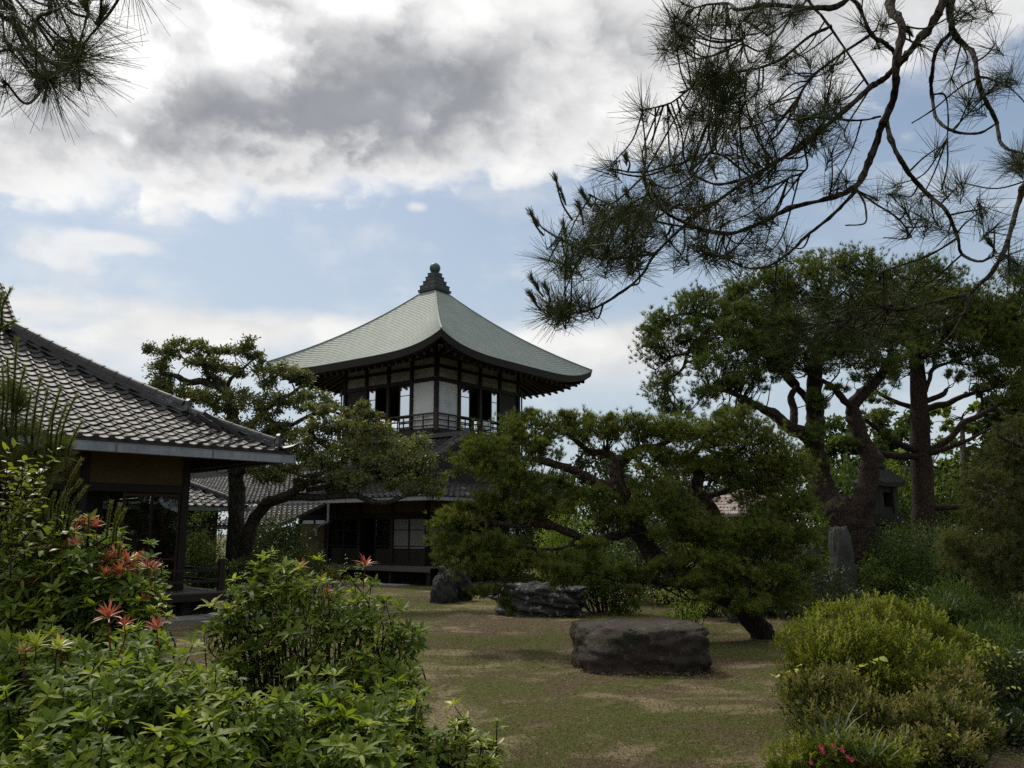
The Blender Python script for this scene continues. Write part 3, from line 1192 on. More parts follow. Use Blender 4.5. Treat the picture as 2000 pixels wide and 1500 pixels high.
    for (hw, h) in ((.50, .07), (.45, .20), (.36, .20), (.285, .19), (.225, .17)):
        MB().box(P(0, 0, z + h / 2), Z, u3, v3_, h / 2, hw, hw, .02).build('tier', M['copper_dark'], FN)
        MB().box(P(0, 0, z + h + .012), Z, u3, v3_, .008, hw + .012, hw + .012).build('tier_rim', M['copper_dark'], FN)
        z += h
    n = 20
    V, F = [], []
    r = .235
    for i in range(n // 2 + 1):
        ph = math.pi * i / (n // 2)
        for j in range(n):
            V.append(P(r * math.sin(ph) * math.cos(2 * math.pi * j / n), r * math.sin(ph) * math.sin(2 * math.pi * j / n), z + .02 + r - r * math.cos(ph)))
    for i in range(n // 2):
        for j in range(n):
            F.append((i * n + j, i * n + (j + 1) % n, (i + 1) * n + (j + 1) % n, (i + 1) * n + j))
    link('ball', mesh('ball', V, F, True), M['verdigris'], FN)
    # body: posts, beams and panels on the four sides
    zd, zb, z2, zt = 5.36, 7.257, 7.76, 8.3
    bays = 4
    bw = 2 * B / bays
    for (nn, tt) in sides:
        n3, t3 = np.r_[nn, 0], np.r_[tt, 0]

        def Q(l, z, o=0.0):
            return np.r_[TCEN + nn * (B + o) + tt * l, z]
        for k in range(bays):
            l = -B + bw * k
            MB().box(Q(l, (zd - 1.6 + zt) / 2), Z, t3, n3, (zt - zd + 1.6) / 2, .075, .075, .01).build('post', M['dark_wood'], T)
        for z_, h in ((zb, .075), (z2, .055), (zt, .09), (zd - .02, .08)):
            MB().box(Q(0, z_, .004), t3, n3, Z, B - .02, .062, h, .008).build('beam', M['dark_wood'], T)
        # which end of this side is next to the near corner
        flip = np.dot(nn, u) < -.9 or np.dot(nn, v) > .9
        for k in range(bays):
            kk = bays - 1 - k if (np.dot(nn, -u) > .9 and np.dot(tt, v) > .9) else k
            l0, l1 = -B + bw * k + .075, -B + bw * (k + 1) - .075
            lc, hl = (l0 + l1) / 2, (l1 - l0) / 2
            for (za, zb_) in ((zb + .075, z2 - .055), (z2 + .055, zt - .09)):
                MB().box(Q(lc, (za + zb_) / 2, -.02), t3, n3, Z, hl, .02, (zb_ - za) / 2).build('wall_panel', M['old_shaded_plaster'], T)
            # near corner is at l=-B when tt points away from it
            corner_first = np.linalg.norm((TCEN + nn * B - tt * B)) < np.linalg.norm((TCEN + nn * B + tt * B))
            idx = k if corner_first else bays - 1 - k
            if idx == 0:
                MB().box(Q(lc, (zd + zb) / 2, -.02), t3, n3, Z, hl, .02, (zb - zd) / 2 - .07).build('wall_panel', M['white_plaster'], T)
            elif idx == 3:
                MB().box(Q(lc, (zd + zb) / 2, -.02), t3, n3, Z, hl, .02, (zb - zd) / 2 - .07).build('board_panel', M['dark_wood'], T)
            else:
                w = .60 if idx == 1 else .46
                near_side = (idx == 1) == corner_first
                la, lb = (l0, l0 + w) if near_side else (l1 - w, l1)
                a_, b_ = TCEN + nn * (B - .01) + tt * la, TCEN + nn * (B - .01) + tt * lb
                pane_door(T, a_, b_, zd + .06, zb - .075, nn, bars=(.76,), name='sliding_window', mat='window_glass')
                if nn @ (-TCEN) < 0:
                    MB().box(Q(lc, (zd + .98 + zb) / 2, -.06), t3, n3, Z, hl, .008, (zb - zd - .98) / 2).build('blind', M['dark_wood'], T)
        # board wall below the floor
        MB().box(Q(0, zd - .9, -.06), t3, n3, Z, B - .05, .04, .85).build('lower_wall', M['dark_wood'], T)
        # balcony and its rails
        MB().box(Q(0, zd - .10, .10), t3, n3, Z, B + .20, .10, .09).build('balcony', M['dark_wood'], T)
        for z_, h in ((zd + .14, .022), (zd + .36, .022), (zd + .58, .03)):
            MB().box(Q(0, z_, .15), t3, n3, Z, B + .15, .024, h).build('rail', M['red_wood'], T)
        for l in np.linspace(-B - .15, B + .15, 9)[:-1]:
            big = l < -B - .1
            MB().box(Q(l, zd + (.36 if big else .27), .15), Z, t3, n3, .42 if big else .27, .055 if big else .022, .055 if big else .022, .006).build('rail_post', M['red_wood'], T)
    # floor and ceiling inside
    MB().box(P(0, 0, zd - .04), u3, v3_, Z, B - .08, B - .08, .03).build('room_floor', M['dark_wood'], T)
    MB().box(P(0, 0, zb + .06), u3, v3_, Z, B - .08, B - .08, .03).build('ceiling', M['dark_wood'], T)
    # rainwater pipes at the far ends of the two fronts
    for q in (P(-B - .12, B + .10, 0), P(B + .10, -B - .12, 0)):
        MB().cyl(q + Z * 4.6, q + Z * 7.35, .035, .035).build('rain_pipe', M['gutter_dark'], T)
    return T


build_tower()


# ------------------------------------------------------------------ long house below the tower
def build_rear_house():
    u, v = TU, TV
    u3, w3 = np.r_[u, 0], np.r_[v, 0]
    E = at(840, 969, 26.0)[:2]
    z_e = 2.74
    H = thing('long_house', v3(E, 0), 'long dark wooden house with glossy pantile roof below the copper tower', 'house')
    ROOF = thing_part('roof', H)
    zf = lambda d: z_e + .33 * d + .012 * d * d
    DM = 3.9
    LEN1, LEN2 = 24.0, 11.0
    f1 = tile_field(E, v, u, (0, LEN1), (0, DM), zf, lambda s, d: s > d, 11)
    f2 = tile_field(E, u, v, (0, LEN2), (0, DM), zf, lambda s, d: s > d, 12)
    # small gabled roof in front of the tower foot
    Rr = at(909, 850, 29.5)
    foot = 1.9
    zg = lambda d: Rr[2] - .06 - (foot - d) * .56
    GO = Rr[:2] - u * foot
    f3 = tile_field(GO, v, u, (0, 5.2), (0, foot), zg, lambda s, d: True, 13)
    lay_tiles(ROOF, [f1, f2, f3], 300)
    mb = MB()
    mb.add(*roof_slab(E, v, u, lambda d: (d, LEN1), DM, zf, .09))
    mb.add(*roof_slab(E, u, v, lambda d: (d, LEN2), DM, zf, .09))
    mb.add(*roof_slab(GO, v, u, lambda d: (-.05, 5.2), foot, zg, .09))
    mb.add(*roof_slab(Rr[:2] + u * foot, v, -u, lambda d: (-.05, 5.2), foot, zg, .09))
    mb.build('roof_boards', M['soffit'], ROOF)
    ridge(ROOF, [np.r_[E + (u + v) * d, zf(d)] for d in np.linspace(.15, 3.6, 8)], 2, .18, .04)
    ridge(ROOF, [np.r_[E + u * DM + v * s, zf(DM)] for s in np.linspace(5.6, LEN1, 9)], 4, .22, .05)
    # verge of the little gable: heavy rolls
    ridge(ROOF, [np.r_[GO + u * d + v * .05, zg(d) + .02] for d in np.linspace(-.05, foot, 6)], 1, .22, .06)
    ridge(ROOF, [np.r_[GO + u * d + v * .34, zg(d) + .03] for d in np.linspace(-.05, foot, 6)], 1, .20, .05)
    ridge(ROOF, [Rr + w3 * s for s in np.linspace(.0, 5.0, 6)], 2, .2, .05)
    en = MB()
    onigawara(en, Rr - w3 * .05 - Z * .08, u3, -w3, .15, .34)
    en.build('end_tile', M['ridge_tile'], ROOF)
    en = MB()
    onigawara(en, np.r_[E + (u + v) * .1, zf(.1)], np.cross(np.r_[-(u + v) / 1.414, 0], Z), np.r_[-(u + v) / 1.414, 0], .14, .30)
    en.build('end_tile', M['ridge_tile'], ROOF)
    MB().add([np.r_[GO + v * .12, zg(0) - .1], np.r_[Rr[:2] + v * .12, Rr[2] - .1], np.r_[Rr[:2] + u * foot + v * .12, zg(0) - .1], np.r_[Rr[:2] + u * foot + v * .12, 2.9], np.r_[GO + v * .12, 2.9]], [(0, 1, 2, 3, 4)]).build('gable_wall', M['dark_wood'], H)
    rafters(ROOF, E, v, u, .4, 8.0, 1.4, zf, .36, .12)
    rafters(ROOF, E, u, v, .4, 7.0, 1.4, zf, .36, .12)
    gutter(H, v3(E - v * .06 - u * .02, z_e - .15), v3(E + v * 7.4 - u * .02, z_e - .15), -u3, .10, .11, .95)
    gutter(H, v3(E - u * .06 - v * .02, z_e - .148), v3(E + u * 8 - v * .02, z_e - .148), -w3, .10, .11, .95)
    gutter(H, v3(E + v * 7.2 - u * .45, z_e - .32), v3(E + v * 10.5 - u * .45, z_e - .32), -u3, .10, .11, .95)
    # downpipe with a swan neck
    pm = MB()
    q = np.r_[E + v * 4.55 - u * .10, 0]
    pm.cyl(q + Z * (z_e - .16), q + Z * 1.95, .045, .045).cyl(q + Z * 1.97, q + w3 * .35 - u3 * .2 + Z * 1.78, .045, .045).cyl(q + w3 * .35 - u3 * .2 + Z * 1.8, q + w3 * .35 - u3 * .2 + Z * 1.5, .045, .045)
    pm.build('downpipe', M['gutter_metal'], H)
    # lean-to roof at the far end
    LO = E + v * 4.7 - u * 1.9
    zl = lambda d: 1.86 + .40 * d
    LR = thing_part('lean_to_roof', H)
    lay_tiles(LR, [tile_field(LO, v, u, (0, 3.6), (0, 2.1), zl, lambda s, d: True, 15)], 60)
    l2 = MB()
    l2.add(*roof_slab(LO, v, u, lambda d: (-.03, 3.6), 2.1, zl, .07))
    l2.build('roof_boards', M['soffit'], LR)
    gutter(H, v3(LO - u * .02, 1.73), v3(LO + v * 3.5 - u * .02, 1.73), -u3, .09, .10, 1.2)
    MB().box(np.r_[LO + v * 1.9 + u * .9, .9], w3, u3, Z, 1.7, .05, .9).build('wall', M['dark_wood'], H)
    MB().box(np.r_[LO + v * .25 + u * 1.4, .95], w3, u3, Z, .05, .55, .95).build('wall', M['ochre_plaster'], H)
    # walls: posts, transom panels, sliding screens
    ov = 1.25
    WC = E + (u + v) * ov
    zfl, zl_, zt = .56, 2.18, 2.95
    for (dd, nn, L) in ((v, -u, 6.4), (u, -v, 8.0)):
        d3, n3 = np.r_[dd, 0], np.r_[nn, 0]
        nb = int(L / 1.6)
        for k in range(nb + 1):
            MB().box(np.r_[WC + dd * 1.6 * k, zt / 2 + .1], Z, d3, n3, zt / 2 - .1, .06, .06, .01).build('post', M['dark_wood'], H)
        for z_, h in ((zl_, .07), (zfl, .08), (zt - .05, .07)):
            MB().box(np.r_[WC + dd * L / 2, z_], d3, n3, Z, L / 2 + .05, .05, h).build('beam', M['dark_wood'], H)
        for k in range(nb):
            c = WC + dd * 1.6 * (k + .5)
            MB().box(np.r_[c, (zl_ + zt) / 2], d3, n3, Z, .73, .03, (zt - zl_) / 2 - .08).build('upper_wall', M['ochre_plaster'], H)
            for j in (0, 1):
                a_ = WC + dd * (1.6 * k + .07 + .74 * j)
                screen = 'frosted_pane' if k == 0 else 'glass'
                if k in (1,) and j == 1:
                    continue
                pane_door(H, a_, a_ + dd * .76, zfl + .08, zl_ - .07, nn, mat=screen, bars=(.36, .72), kick=.30, frame='dark_wood')
    MB().box(np.r_[WC + v * 3.4 + u * 3.2, 1.5], w3, u3, Z, 3.4, .05, 1.5).build('inner_wall', M['dark_wood'], H)
    MB().box(np.r_[WC + u * 4.2 + v * 3.2, 1.5], u3, w3, Z, 4.2, .05, 1.5).build('inner_wall', M['dark_wood'], H)
    MB().box(np.r_[WC + v * 6.5 + u * 1.6, 1.5], u3, w3, Z, 1.6, .05, 1.5).build('wall', M['dark_wood'], H)
    MB().box(np.r_[WC + u * 3.5 + v * 3.3, zfl - .05], u3, w3, Z, 3.5, 3.3, .04).build('room_floor', M['dark_wood'], H)
    MB().box(np.r_[WC + u * 2.0 + v * 3.3, 2.72], u3, w3, Z, 2.0, 3.3, .03).build('ceiling', M['dark_wood'], H)
    # open verandah of boards
    DK = thing_part('verandah', H)
    for j in range(5):
        o0 = .10 + j * .15
        MB().bar(v3(WC - u * o0 - v * .85, .53), v3(WC - u * o0 + v * 6.3, .53), .143, .035).build('deck_board', M['grey_wood'], DK)
        MB().bar(v3(WC - v * o0 - u * .02, .528), v3(WC - v * o0 + u * 8, .528), .143, .035).build('deck_board', M['grey_wood'], DK)
    MB().bar(v3(WC - u * .80 - v * .87, .46), v3(WC - u * .80 + v * 6.3, .46), .05, .12).build('edge_beam', M['grey_wood'], DK)
    for s in (-.75, .9, 2.5, 4.1, 5.7):
        MB().box(v3(WC - u * .72 + v * s, .20), Z, u3, w3, .22, .05, .05, .01).build('deck_post', M['dark_wood'], DK)
    MB().box(np.r_[WC + v * 3.0 + u * .1, .2], w3, u3, Z, 3.2, .04, .25).build('foundation', M['rock_dark'], H)
    return H, E, WC


RH, RE, RWC = build_rear_house()


# ------------------------------------------------------------------ side house between the two, and a garden hut
def build_annex():
    a = R(45)
    u, n = np.array([math.sin(a), math.cos(a)]), np.array([math.cos(a), -math.sin(a)])
    u3, n3 = np.r_[u, 0], np.r_[n, 0]
    q = at(482, 990, 27.0)
    EC, z_e = q[:2], q[2]
    H = thing('side_house', v3(EC, 0), 'low pantile hip roof of the side house behind the broadleaf tree trunk', 'house')
    ROOF = thing_part('roof', H)
    zf = lambda d: z_e + .50 * d
    D = 3.1
    e1, p1, e2, p2 = -u, -n, -n, -u
    f1 = tile_field(EC, e1, p1, (0, 9), (0, D), zf, lambda s, d: s > d, 21)
    f2 = tile_field(EC, e2, p2, (0, 6), (0, D), zf, lambda s, d: s > d, 22)
    lay_tiles(ROOF, [f1, f2], 150)
    mb = MB()
    mb.add(*roof_slab(EC, e1, p1, lambda d: (d, 9), D, zf, .08))
    mb.add(*roof_slab(EC, e2, p2, lambda d: (d, 6), D, zf, .08))
    mb.build('roof_boards', M['soffit'], ROOF)
    ridge(ROOF, [np.r_[EC + (e1 + p1) * d, zf(d)] for d in np.linspace(.1, D, 7)], 2, .2, .045)
    ridge(ROOF, [np.r_[EC + p1 * D + e1 * s, zf(D)] for s in np.linspace(D, 9, 6)], 3, .22, .05)
    gutter(H, v3(EC + u * .04, z_e - .15), v3(EC + e1 * 9, z_e - .15), n3, .11, .11, 1.6, 'gutter_dark')
    W = EC - (u + n) * .7
    MB().box(np.r_[W - u * 4, 1.2], u3, n3, Z, 4, .05, 1.2).build('wall', M['dark_wood'], H)
    MB().box(np.r_[W - n * 2.5, 1.2], n3, u3, Z, 2.5, .05, 1.2).build('wall', M['dark_wood'], H)
    for k in range(4):
        MB().box(np.r_[W - u * 1.8 * k, 1.2], Z, u3, n3, 1.2, .07, .07, .01).build('post', M['dark_wood'], H)


build_annex()


def build_hut():
    c = at(1468, 1005, 27.5)
    H = thing('garden_hut', (c[0], c[1], 0), 'small garden hut with reddish shingle pyramid roof behind the pines', 'hut')
    a = R(28)
    u, v = np.array([math.cos(a), math.sin(a)]), np.array([-math.sin(a), math.cos(a)])
    ze, zt, W = c[2], c[2] + 1.0, 1.65
    C = c[:2] + np.array([0.0, 1.3])

    def shingle(N):
        n = N.noise(wpos(N), 6, 5)
        return principled(N, N.ramp(n, [(.3, (.12, .085, .08)), (.7, (.22, .16, .15))]), .6, .3)
    m = material('shingle', shingle)
    ROOF = thing_part('roof', H)
    rr = random.Random(3)
    for nn, tt in ((u, v), (v, -u), (-u, -v), (-v, u)):
        mb = MB()
        rows = 9
        for i in range(rows):
            t0, t1 = i / rows, (i + 1) / rows + .02
            w0, w1 = W * (1 - t0), W * (1 - t1) if t1 < 1 else .01
            k = max(1, int(2 * w0 / .35))
            for j in range(k):
                a0, a1 = -1 + 2 * j / k + .006, -1 + 2 * (j + 1) / k - .006
                z0, z1 = ze + (zt - ze) * t0 + .02, ze + (zt - ze) * t1
                P = [np.r_[C + nn * w0 + tt * w0 * a0, z0], np.r_[C + nn * w0 + tt * w0 * a1, z0], np.r_[C + nn * w1 + tt * w1 * a1, z1], np.r_[C + nn * w1 + tt * w1 * a0, z1]]
                Q = [p - Z * .02 for p in P]
                mb.add(P + Q, [(0, 1, 2, 3), (0, 4, 5, 1)])
        tag(mb.build('shingles', m, ROOF), kind='stuff')
        MB().bar(np.r_[C + (nn + tt) * (W + .0), ze - .03], np.r_[C + (nn - tt) * (W + .0), ze - .03], .05, .09).build('eave_board', M['gutter_metal'], ROOF)
        MB().box(np.r_[C + (nn + tt) * 1.2, ze / 2], Z, np.r_[nn, 0], np.r_[tt, 0], ze / 2, .07, .07, .01).build('post', M['dark_wood'], H)
        MB().bar(np.r_[C + (nn + tt) * 1.2, ze - .14], np.r_[C + (nn - tt) * 1.2, ze - .14], .07, .12).build('beam', M['dark_wood'], H)
    MB().box(np.r_[C + v * 1.2, ze / 2], np.r_[u, 0], np.r_[v, 0], Z, 1.15, .04, ze / 2 - .08).build('wall', M['dark_wood'], H)


build_hut()

# ------------------------------------------------------------------ plants: shared builders
def catmull(P, per=6):
    P = np.asarray(P, float)
    if len(P) < 3:
        t = np.linspace(0, 1, per + 1)[:, None]
        return P[0] * (1 - t) + P[-1] * t
    Q = np.vstack([2 * P[0] - P[1], P, 2 * P[-1] - P[-2]])
    out = []
    for i in range(1, len(Q) - 2):
        for t in np.linspace(0, 1, per, endpoint=False):
            a, b, c, d = Q[i - 1], Q[i], Q[i + 1], Q[i + 2]
            out.append(.5 * ((2 * b) + (-a + c) * t + (2 * a - 5 * b + 4 * c - d) * t * t + (-a + 3 * b - 3 * c + d) * t ** 3))
    out.append(P[-1])
    return np.array(out)


def tube_arrays(C, r, sides=8, rough=.0, seed=0):
    """C (n,3) centre line, r (n,) radii -> verts, quads"""
    C, r = np.asarray(C, float), np.asarray(r, float)
    n = len(C)
    T = np.gradient(C, axis=0)
    T /= np.linalg.norm(T, axis=1, keepdims=True) + 1e-9
    ref = np.array([.3, .9, .2]) if abs(T[0] @ np.array([.3, .9, .2])) < .9 else np.array([1., 0, 0])
    S = np.cross(T, ref)
    S /= np.linalg.norm(S, axis=1, keepdims=True) + 1e-9
    U = np.cross(T, S)
    a = np.linspace(0, 2 * np.pi, sides, endpoint=False)
    rr = np.repeat(r[:, None], sides, 1)
    if rough:
        q = np.random.default_rng(seed)
        lump = q.normal(size=(n, sides))
        lump = (lump + np.roll(lump, 1, 1) + np.roll(lump, 1, 0)) / 1.7
        rr = rr * (1 + rough * lump)
    V = C[:, None, :] + rr[..., None] * (np.cos(a)[None, :, None] * S[:, None, :] + np.sin(a)[None, :, None] * U[:, None, :])
    idx = np.arange(n * sides).reshape(n, sides)
    F = np.stack([idx[:-1], np.roll(idx, -1, 1)[:-1], np.roll(idx, -1, 1)[1:], idx[1:]], -1).reshape(-1, 4)
    return V.reshape(-1, 3), F


def tubes(name, lst, mat, parent, sides=5, smooth=True):
    Vs, Fs, b = [], [], 0
    for C, r in lst:
        V, F = tube_arrays(C, r, sides)
        Vs.append(V)
        Fs.append(F + b)
        b += len(V)
    if not Vs:
        return None
    return link(name, np_mesh(name, np.concatenate(Vs), np.concatenate(Fs), smooth=smooth), mat, parent)


def unit(A):
    return A / (np.linalg.norm(A, axis=-1, keepdims=True) + 1e-9)


def perp(A, q):
    B = np.cross(A, q.normal(size=A.shape))
    return unit(B)


def needle_arrays(P, A, n, L, w, q, lo=.35, hi=1.25, back=.05, droop=0.0, tint=None, quad=False):
    """n needles about each point P with axis A: angle from the axis between lo and hi radians"""
    N = len(P)
    Pn = np.repeat(P, n, 0)
    An = np.repeat(A, n, 0)
    S = perp(An, q)
    th = q.uniform(lo, hi, N * n)[:, None]
    D = unit(np.cos(th) * An + np.sin(th) * S)
    D[:, 2] -= droop * q.uniform(.3, 1, N * n)
    D = unit(D)
    B = Pn - An * (q.uniform(0, 1, (N * n, 1)) * back)
    ln = L * q.uniform(.72, 1.1, (N * n, 1))
    W = perp(D, q) * w / 2
    t = np.repeat(tint if tint is not None else np.full(N, .5), n) + q.normal(size=N * n) * .09
    t = np.clip(t, 0, 1)
    if quad:
        V = np.stack([B - W, B + W, B + D * ln + W * .45, B + D * ln - W * .45], 1).reshape(-1, 3)
        i = np.arange(N * n)[:, None] * 4
        return V, np.concatenate([i, i + 1, i + 2, i + 3], 1), np.repeat(t, 4)
    V = np.stack([B - W, B + W, B + D * ln], 1).reshape(-1, 3)
    i = np.arange(N * n)[:, None] * 3
    return V, np.concatenate([i, i + 1, i + 2], 1), np.repeat(t, 3)


def leaf_arrays(P, D, L, w, q, tint, fold=.25):
    """small two-triangle leaves at P pointing along D"""
    N = len(P)
    S = perp(D, q)
    U = np.cross(D, S)
    ln = L * q.uniform(.7, 1.2, (N, 1))
    wd = w * q.uniform(.75, 1.15, (N, 1)) / 2
    V = np.stack([P, P + D * ln * .45 + S * wd + U * wd * fold, P + D * ln, P + D * ln * .45 - S * wd + U * wd * fold], 1).reshape(-1, 3)
    i = np.arange(N)[:, None] * 4
    F = np.concatenate([np.concatenate([i, i + 1, i + 2], 1), np.concatenate([i, i + 2, i + 3], 1)], 0)
    return V, F, np.repeat(np.clip(tint, 0, 1), 4)


def blade_arrays(P, D, Nn, L, w, droop, tint):
    """shaped leaves with a folded midrib and a curved blade: 8 vertices, 8 triangles each"""
    N = len(P)
    D = unit(D)
    S = unit(np.cross(D, Nn))
    U = np.cross(S, D)
    L = np.broadcast_to(np.asarray(L, float).reshape(-1, 1), (N, 1))
    w = np.broadcast_to(np.asarray(w, float).reshape(-1, 1), (N, 1))
    dr = np.broadcast_to(np.asarray(droop, float).reshape(-1, 1), (N, 1))

    def c(t):
        return P + D * L * t - U * L * dr * t * t
    a, b, e = c(.38), c(.74), c(1.0)
    V = np.stack([P, a - S * w * .5 + U * w * .16, a, a + S * w * .5 + U * w * .16,
                  b - S * w * .36 + U * w * .10, b, b + S * w * .36 + U * w * .10, e], 1).reshape(-1, 3)
    i = np.arange(N)[:, None] * 8
    T = [(0, 2, 1), (0, 3, 2), (1, 5, 4), (1, 2, 5), (2, 6, 5), (2, 3, 6), (4, 5, 7), (5, 6, 7)]
    F = np.concatenate([np.concatenate([i + k for k in t], 1) for t in T], 0)
    return V, F, np.repeat(np.clip(tint, 0, 1), 8)


def foliage(name, parts, mat, parent, smooth=False, kind='stuff'):
    Vs, Fs, Ts, b = [], [], [], 0
    for V, F, T in parts:
        Vs.append(V); Fs.append(F + b); Ts.append(T)
        b += len(V)
    o = link(name, np_mesh(name, np.concatenate(Vs), np.concatenate(Fs), np.concatenate(Ts), smooth), mat, parent)
    return tag(o, kind=kind) if kind else o


def clumps(pads, q, size=.30, per=(26, 26), flat=.75, top=.35, depth=1.0):
    """pads: (px, py, Y, rx, ry[, weight]) ellipses of the crown -> clump centres, radii, pad centres"""
    C, Rr, PC, TT = [], [], [], []
    for pd in pads:
        px, py, Y, rx, ry = pd[:5]
        wgt = pd[5] if len(pd) > 5 else 1.0
        k = Y / FPX
        c = at(px, py, Y)
        K = max(3, int(wgt * (rx * ry) / (per[0] * per[1])) + 2)
        D = unit(q.normal(size=(K, 3)))
        D[:, 2] = np.where(q.uniform(size=K) < top, np.abs(D[:, 2]), D[:, 2])
        rad = q.uniform(.15, 1.0, K) ** .55
        off = D * rad[:, None] * np.array([rx * k, rx * k * depth, ry * k])
        C.append(c + off)
        Rr.append(np.full(K, min(rx, ry) * k * size) * q.uniform(.7, 1.3, K))
        PC.append(np.repeat(c[None], K, 0))
        TT.append(np.clip(q.normal(.42, .20, K), .02, .92))
    return np.concatenate(C), np.concatenate(Rr), np.concatenate(PC), np.concatenate(TT)


def fill_clumps(C, Rr, PC, TT, n, q, flat=.7):
    N = len(C)
    P = np.repeat(C, n, 0) + q.normal(size=(N * n, 3)) * (np.repeat(Rr, n) * .62)[:, None] * np.array([1, 1, flat])
    out = unit(P - np.repeat(PC, n, 0))
    return P, out, np.repeat(TT, n)


def branch_line(spec, per=6):
    """spec rows: (px, py, Y, radius in metres)"""
    P = np.array([at(a, b, c) for a, b, c, _ in spec])
    r = np.array([s[3] for s in spec])
    C = catmull(P, per)
    rr = np.interp(np.linspace(0, 1, len(C)), np.linspace(0, 1, len(r)), r)
    return C, rr


def wobble(C, amp, seed):
    out = C.copy()
    for i, p in enumerate(C):
        k = mnoise.noise_vector(Vector((p[0] * 2.1 + seed, p[1] * 2.1, p[2] * 2.1)))
        out[i] += np.array(k) * amp
    return out


def woody(T, specs, mat, names=None, sides=10, rough=.06, amp=.03, foot=None):
    """trunk and limbs of a tree, each a part; returns all centre lines"""
    lines = []
    for i, sp in enumerate(specs):
        C, r = branch_line(sp)
        if i:
            C[1:] = wobble(C, amp, i)[1:]
        elif foot:                                        # roots flare into the ground
            C[0][2] = min(C[0][2], -.12)
        lines.append((C, r))
        V, F = tube_arrays(C, r, sides if i == 0 else max(6, sides - 3), rough, i + 1)
        link('trunk' if i == 0 else 'branch', np_mesh('trunk' if i == 0 else 'branch', V, F, smooth=True), mat, T)
    return lines


def twigs_to(T, lines, targets, q, mat, r0=.012, r1=.004, sag=.12, name='twigs'):
    pts = np.concatenate([C for C, r in lines])
    lst = []
    for t in targets:
        d = np.linalg.norm(pts - t, axis=1)
        j = int(np.argmin(d))
        a = pts[j]
        L = d[j]
        if L < .05:
            continue
        m1 = a + (t - a) * .35 + q.normal(size=3) * L * .08 - Z * L * sag * .5
        m2 = a + (t - a) * .72 + q.normal(size=3) * L * .08 - Z * L * sag * .4
        C = catmull([a, m1, m2, t], 3)
        lst.append((C, np.linspace(r0 * min(1.6, .5 + L), r1, len(C))))
    o = tubes(name, lst, mat, T, 3)
    if o:
        tag(o, kind='stuff')


def pine_crown(T, lines, pads, q, mat, per_clump, n, L, w, bark, per=(24, 24), twig=(.014, .004), size=.32, twigs=True, up=.7, lo=.2, hi=1.1, top=.45, depth=1.0):
    C, Rr, PC, TT = clumps(pads, q, size, per, top=top, depth=depth)
    P, out, t = fill_clumps(C, Rr, PC, TT, per_clump, q)
    A = unit(out * .55 + np.array([0, 0, up]) + q.normal(size=P.shape) * .38)
    dead = q.uniform(size=len(t)) < .025
    t = np.where(dead, .98, t)
    foliage('foliage', [needle_arrays(P, A, n, L, w, q, lo, hi, L * .35, 0, t)], mat, T)
    if twigs:
        twigs_to(T, lines, C, q, bark, *twig)
    return C


def leafy_crown(T, lines, pads, q, mat, per_clump, L, w, bark, per=(24, 24), size=.34, twig=(.012, .004), twigs=True, top=.35, name='foliage', depth=1.0, hang=.3):
    C, Rr, PC, TT = clumps(pads, q, size, per, top=top, depth=depth)
    P, out, t = fill_clumps(C, Rr, PC, TT, per_clump, q)
    D = unit(out * .6 + q.normal(size=P.shape) * .7 - np.array([0, 0, hang]))
    t = t + q.normal(size=len(t)) * .10
    t = np.where(q.uniform(size=len(t)) < .012, 1.0, np.clip(t, 0, .93))
    foliage(name, [leaf_arrays(P, D, L, w, q, t)], mat, T)
    if twigs and lines:
        twigs_to(T, lines, C, q, bark, *twig)
    return C


